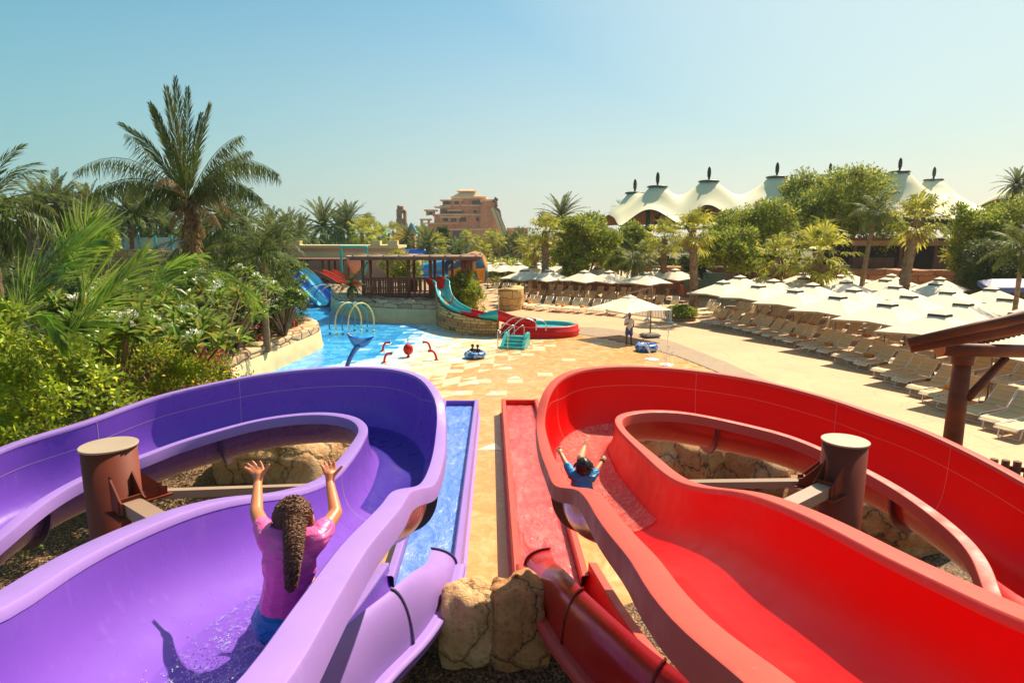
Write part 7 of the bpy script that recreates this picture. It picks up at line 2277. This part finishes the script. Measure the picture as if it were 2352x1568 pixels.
hand(m, wp(wRb), G(1386, 1053, 6.92), [G(1380, 1046, 6.93), G(1385, 1044, 6.93), G(1389, 1046, 6.93), G(1392, 1050, 6.93)], G(1391, 1056, 6.9), 1.1)
kn1 = rel(G(1334, 1052, 7.02)); ft1 = rel(G(1342, 1027, 7.3)); kn2 = Vector((.12, .42, .08)); ft2 = Vector((.10, .75, -.03))
for kn, an in ((kn1, ft1), (kn2, ft2)):
    capsule(m, hipb, kn, .075, .048); capsule(m, kn, an, .045, .028); capsule(m, an, an + Vector((.03, .06, .06)), .028, .02)
fuse(m.build('body', SK2, bo), .0065, 3)
m = MB(); capsule(m, hipb + Vector((0, 0, .05)), ck, .125, .12); capsule(m, shL, shR, .062, .062)
for a, e in ((shL, eLb), (shR, eRb)): capsule(m, a, a.lerp(e, .72), .056, .048)
fuse(m.build('shirt', clothmat('bright_blue_top', lin(10, 160, 224)), bo), .010, 3)
m = MB(); capsule(m, hipb, ck.lerp(hipb, .4), .13, .128); capsule(m, hipb, hipb.lerp(kn2, .6), .09, .08); capsule(m, hipb, hipb.lerp(kn1, .45), .09, .08); fuse(m.build('shorts', clothmat('navy_shorts', lin(30, 40, 90)), bo), .011, 3)
m = MB(); ellip(m, rel(hd) + Vector((0, -.014, .018)), (.088, .094, .102), 18); rh = random.Random(5)
for k in range(150):
    a = rh.uniform(0, 6.28); e = rh.uniform(-.3, 1.4)
    p = Vector((math.cos(e) * math.cos(a), math.cos(e) * math.sin(a), math.sin(e)))
    if p.y > .5 and p.z < .3: continue
    b0_ = rel(hd) + Vector((0, -.014, .018)) + Vector((p.x * .086, p.y * .092, p.z * .1))
    m.tube([b0_, b0_ + p * .012 + Vector((p.x * .02, -.02, -.02))], [.006, .001], 4, caps=False)
m.build('hair', HAIRD, bo)
m = MB(); w = wRb; d = (wRb - eRb).normalized(); m.tube([w - d * .012, w + d * .012], .028, 10); m.build('wristband', MT['void'], bo)
rs_ = random.Random(18); m = MB()
for k in range(1100):
    a = rs_.uniform(0, 6.28); r_ = rs_.uniform(.16, .46) * rs_.uniform(.7, 1)
    c = (math.cos(a) * r_ * .8, math.sin(a) * r_ * 1.3 + .1, abs(rs_.gauss(0, .05)) + .0)
    r = rs_.uniform(.002, .009)
    m.lathe([(0, -r), (r, 0), (0, r)], c, 4, caps=False)
o = m.build('splash', simple('red_tinted_water', lin(250, 200, 190), .2)); o.location = (hd.x, hd.y + .1, 3.04); tag(o, 'spray of droplets around the boy in the red slide', 'splash', kind='stuff')

# ---- standing man
mx, my = ground_pt(1444, 791)
mn = thing('person', 'man in cream shirt, blue shorts and straw hat standing by the lone parasol', 'person', (mx, my, 0), math.radians(180))
m = MB(); K = 1.0
for s in (-1, 1):
    capsule(m, (.09 * s, 0, .86), (.12 * s, -.02, .48), .085, .06); capsule(m, (.12 * s, -.02, .48), (.14 * s, .02, .10), .055, .04); capsule(m, (.14 * s, .02, .06), (.16 * s, .16, .04), .045, .035)
capsule(m, (0, 0, .9), (0, 0, 1.3), .13, .15); capsule(m, (-.17, 0, 1.38), (.17, 0, 1.38), .06, .06); capsule(m, (0, 0, 1.4), (0, .01, 1.52), .055, .055)
ellip(m, (0, .02, 1.61), (.078, .095, .115)); ellip(m, (0, .115, 1.60), (.014, .02, .02))
for s in (-1, 1): ellip(m, (.08 * s, .01, 1.6), (.012, .02, .028))
capsule(m, (.2, 0, 1.38), (.25, .0, 1.1), .048, .04); capsule(m, (.25, 0, 1.1), (.08, .16, 1.22), .038, .028); ellip(m, (.06, .17, 1.23), (.04, .035, .045))
capsule(m, (-.2, 0, 1.38), (-.24, .02, 1.08), .048, .04); capsule(m, (-.24, .02, 1.08), (-.10, .14, .88), .038, .028); ellip(m, (-.08, .15, .84), (.035, .03, .05))
fuse(m.build('body', SK3, mn), .014, 3)
m = MB(); capsule(m, (0, 0, .92), (0, 0, 1.3), .155, .175); capsule(m, (-.18, 0, 1.38), (.18, 0, 1.38), .078, .078)
capsule(m, (.2, 0, 1.38), (.24, 0, 1.18), .07, .062); capsule(m, (-.2, 0, 1.38), (-.23, .01, 1.18), .07, .062); fuse(m.build('shirt', clothmat('cream_shirt', lin(226, 214, 190)), mn), .016, 3)
m = MB()
for s in (-1, 1): capsule(m, (.09 * s, 0, .9), (.115 * s, -.01, .56), .115, .105)
capsule(m, (-.05, 0, .92), (.05, 0, .92), .14, .14); fuse(m.build('shorts', clothmat('blue_shorts', lin(64, 84, 150)), mn), .018, 3)
m = MB(); m.lathe([(.19, 1.66), (.2, 1.675), (.1, 1.69), (.095, 1.76), (.06, 1.79), (0, 1.795)], (0, .01, 0), 18); m.build('hat', simple('straw_hat', lin(170, 104, 62), .8), mn)
# ---- two small children in the ring
for k, (dx, lab, hcx) in enumerate(((-.12, 'small dark haired child on the left in the inflatable ring', HAIRD), (.14, 'small red haired child on the right in the inflatable ring', simple('red_brown_hair', lin(120, 40, 30), .6)))):
    t = thing('person', lab, 'person', (xring + dx, yring + (-.05 if k else .05), .1))
    m = MB(); capsule(m, (0, 0, .1), (0, 0, .32), .09, .09); capsule(m, (-.09, 0, .33), (.09, 0, .33), .035, .035); capsule(m, (0, 0, .34), (0, 0, .45), .035, .035); ellip(m, (0, 0, .50), (.07, .08, .09)); ellip(m, (0, -.08, .49), (.012, .015, .015))
    for s in (-1, 1):
        capsule(m, (.1 * s, 0, .33), (.2 * s, -.05, .24), .03, .025); capsule(m, (.2 * s, -.05, .24), (.24 * s, -.16, .28), .025, .02); capsule(m, (.05 * s, 0, .1), (.08 * s, -.3, .26), .05, .03)
    fuse(m.build('body', SK3, t), .011, 3)
    m = MB(); capsule(m, (0, 0, .12), (0, 0, .31), .105, .105); capsule(m, (-.1, 0, .33), (.1, 0, .33), .045, .045); fuse(m.build('swimsuit', clothmat('dark_swimsuit', lin(26, 30, 50)), t), .013, 2)
    m = MB(); ellip(m, (0, .012, .52), (.078, .085, .088), 12); m.build('hair', hcx, t)
# ================================================================== dusty air
mh = bpy.data.materials.new('dusty_air'); mh.use_nodes = True
th_ = mh.node_tree; th_.nodes.remove(th_.nodes['Principled BSDF'])
pv_ = th_.nodes.new('ShaderNodeVolumePrincipled')
pv_.inputs['Color'].default_value = (.96, .95, .90, 1); pv_.inputs['Density'].default_value = 0.00028; pv_.inputs['Anisotropy'].default_value = 0.2
th_.links.new(pv_.outputs[0], th_.nodes['Material Output'].inputs['Volume'])
m = MB(); m.box((0, 175, 17), (520, 420, 36)); o = m.build('haze', mh); tag(o, 'thin dusty haze that pales the distance', 'haze', kind='stuff')
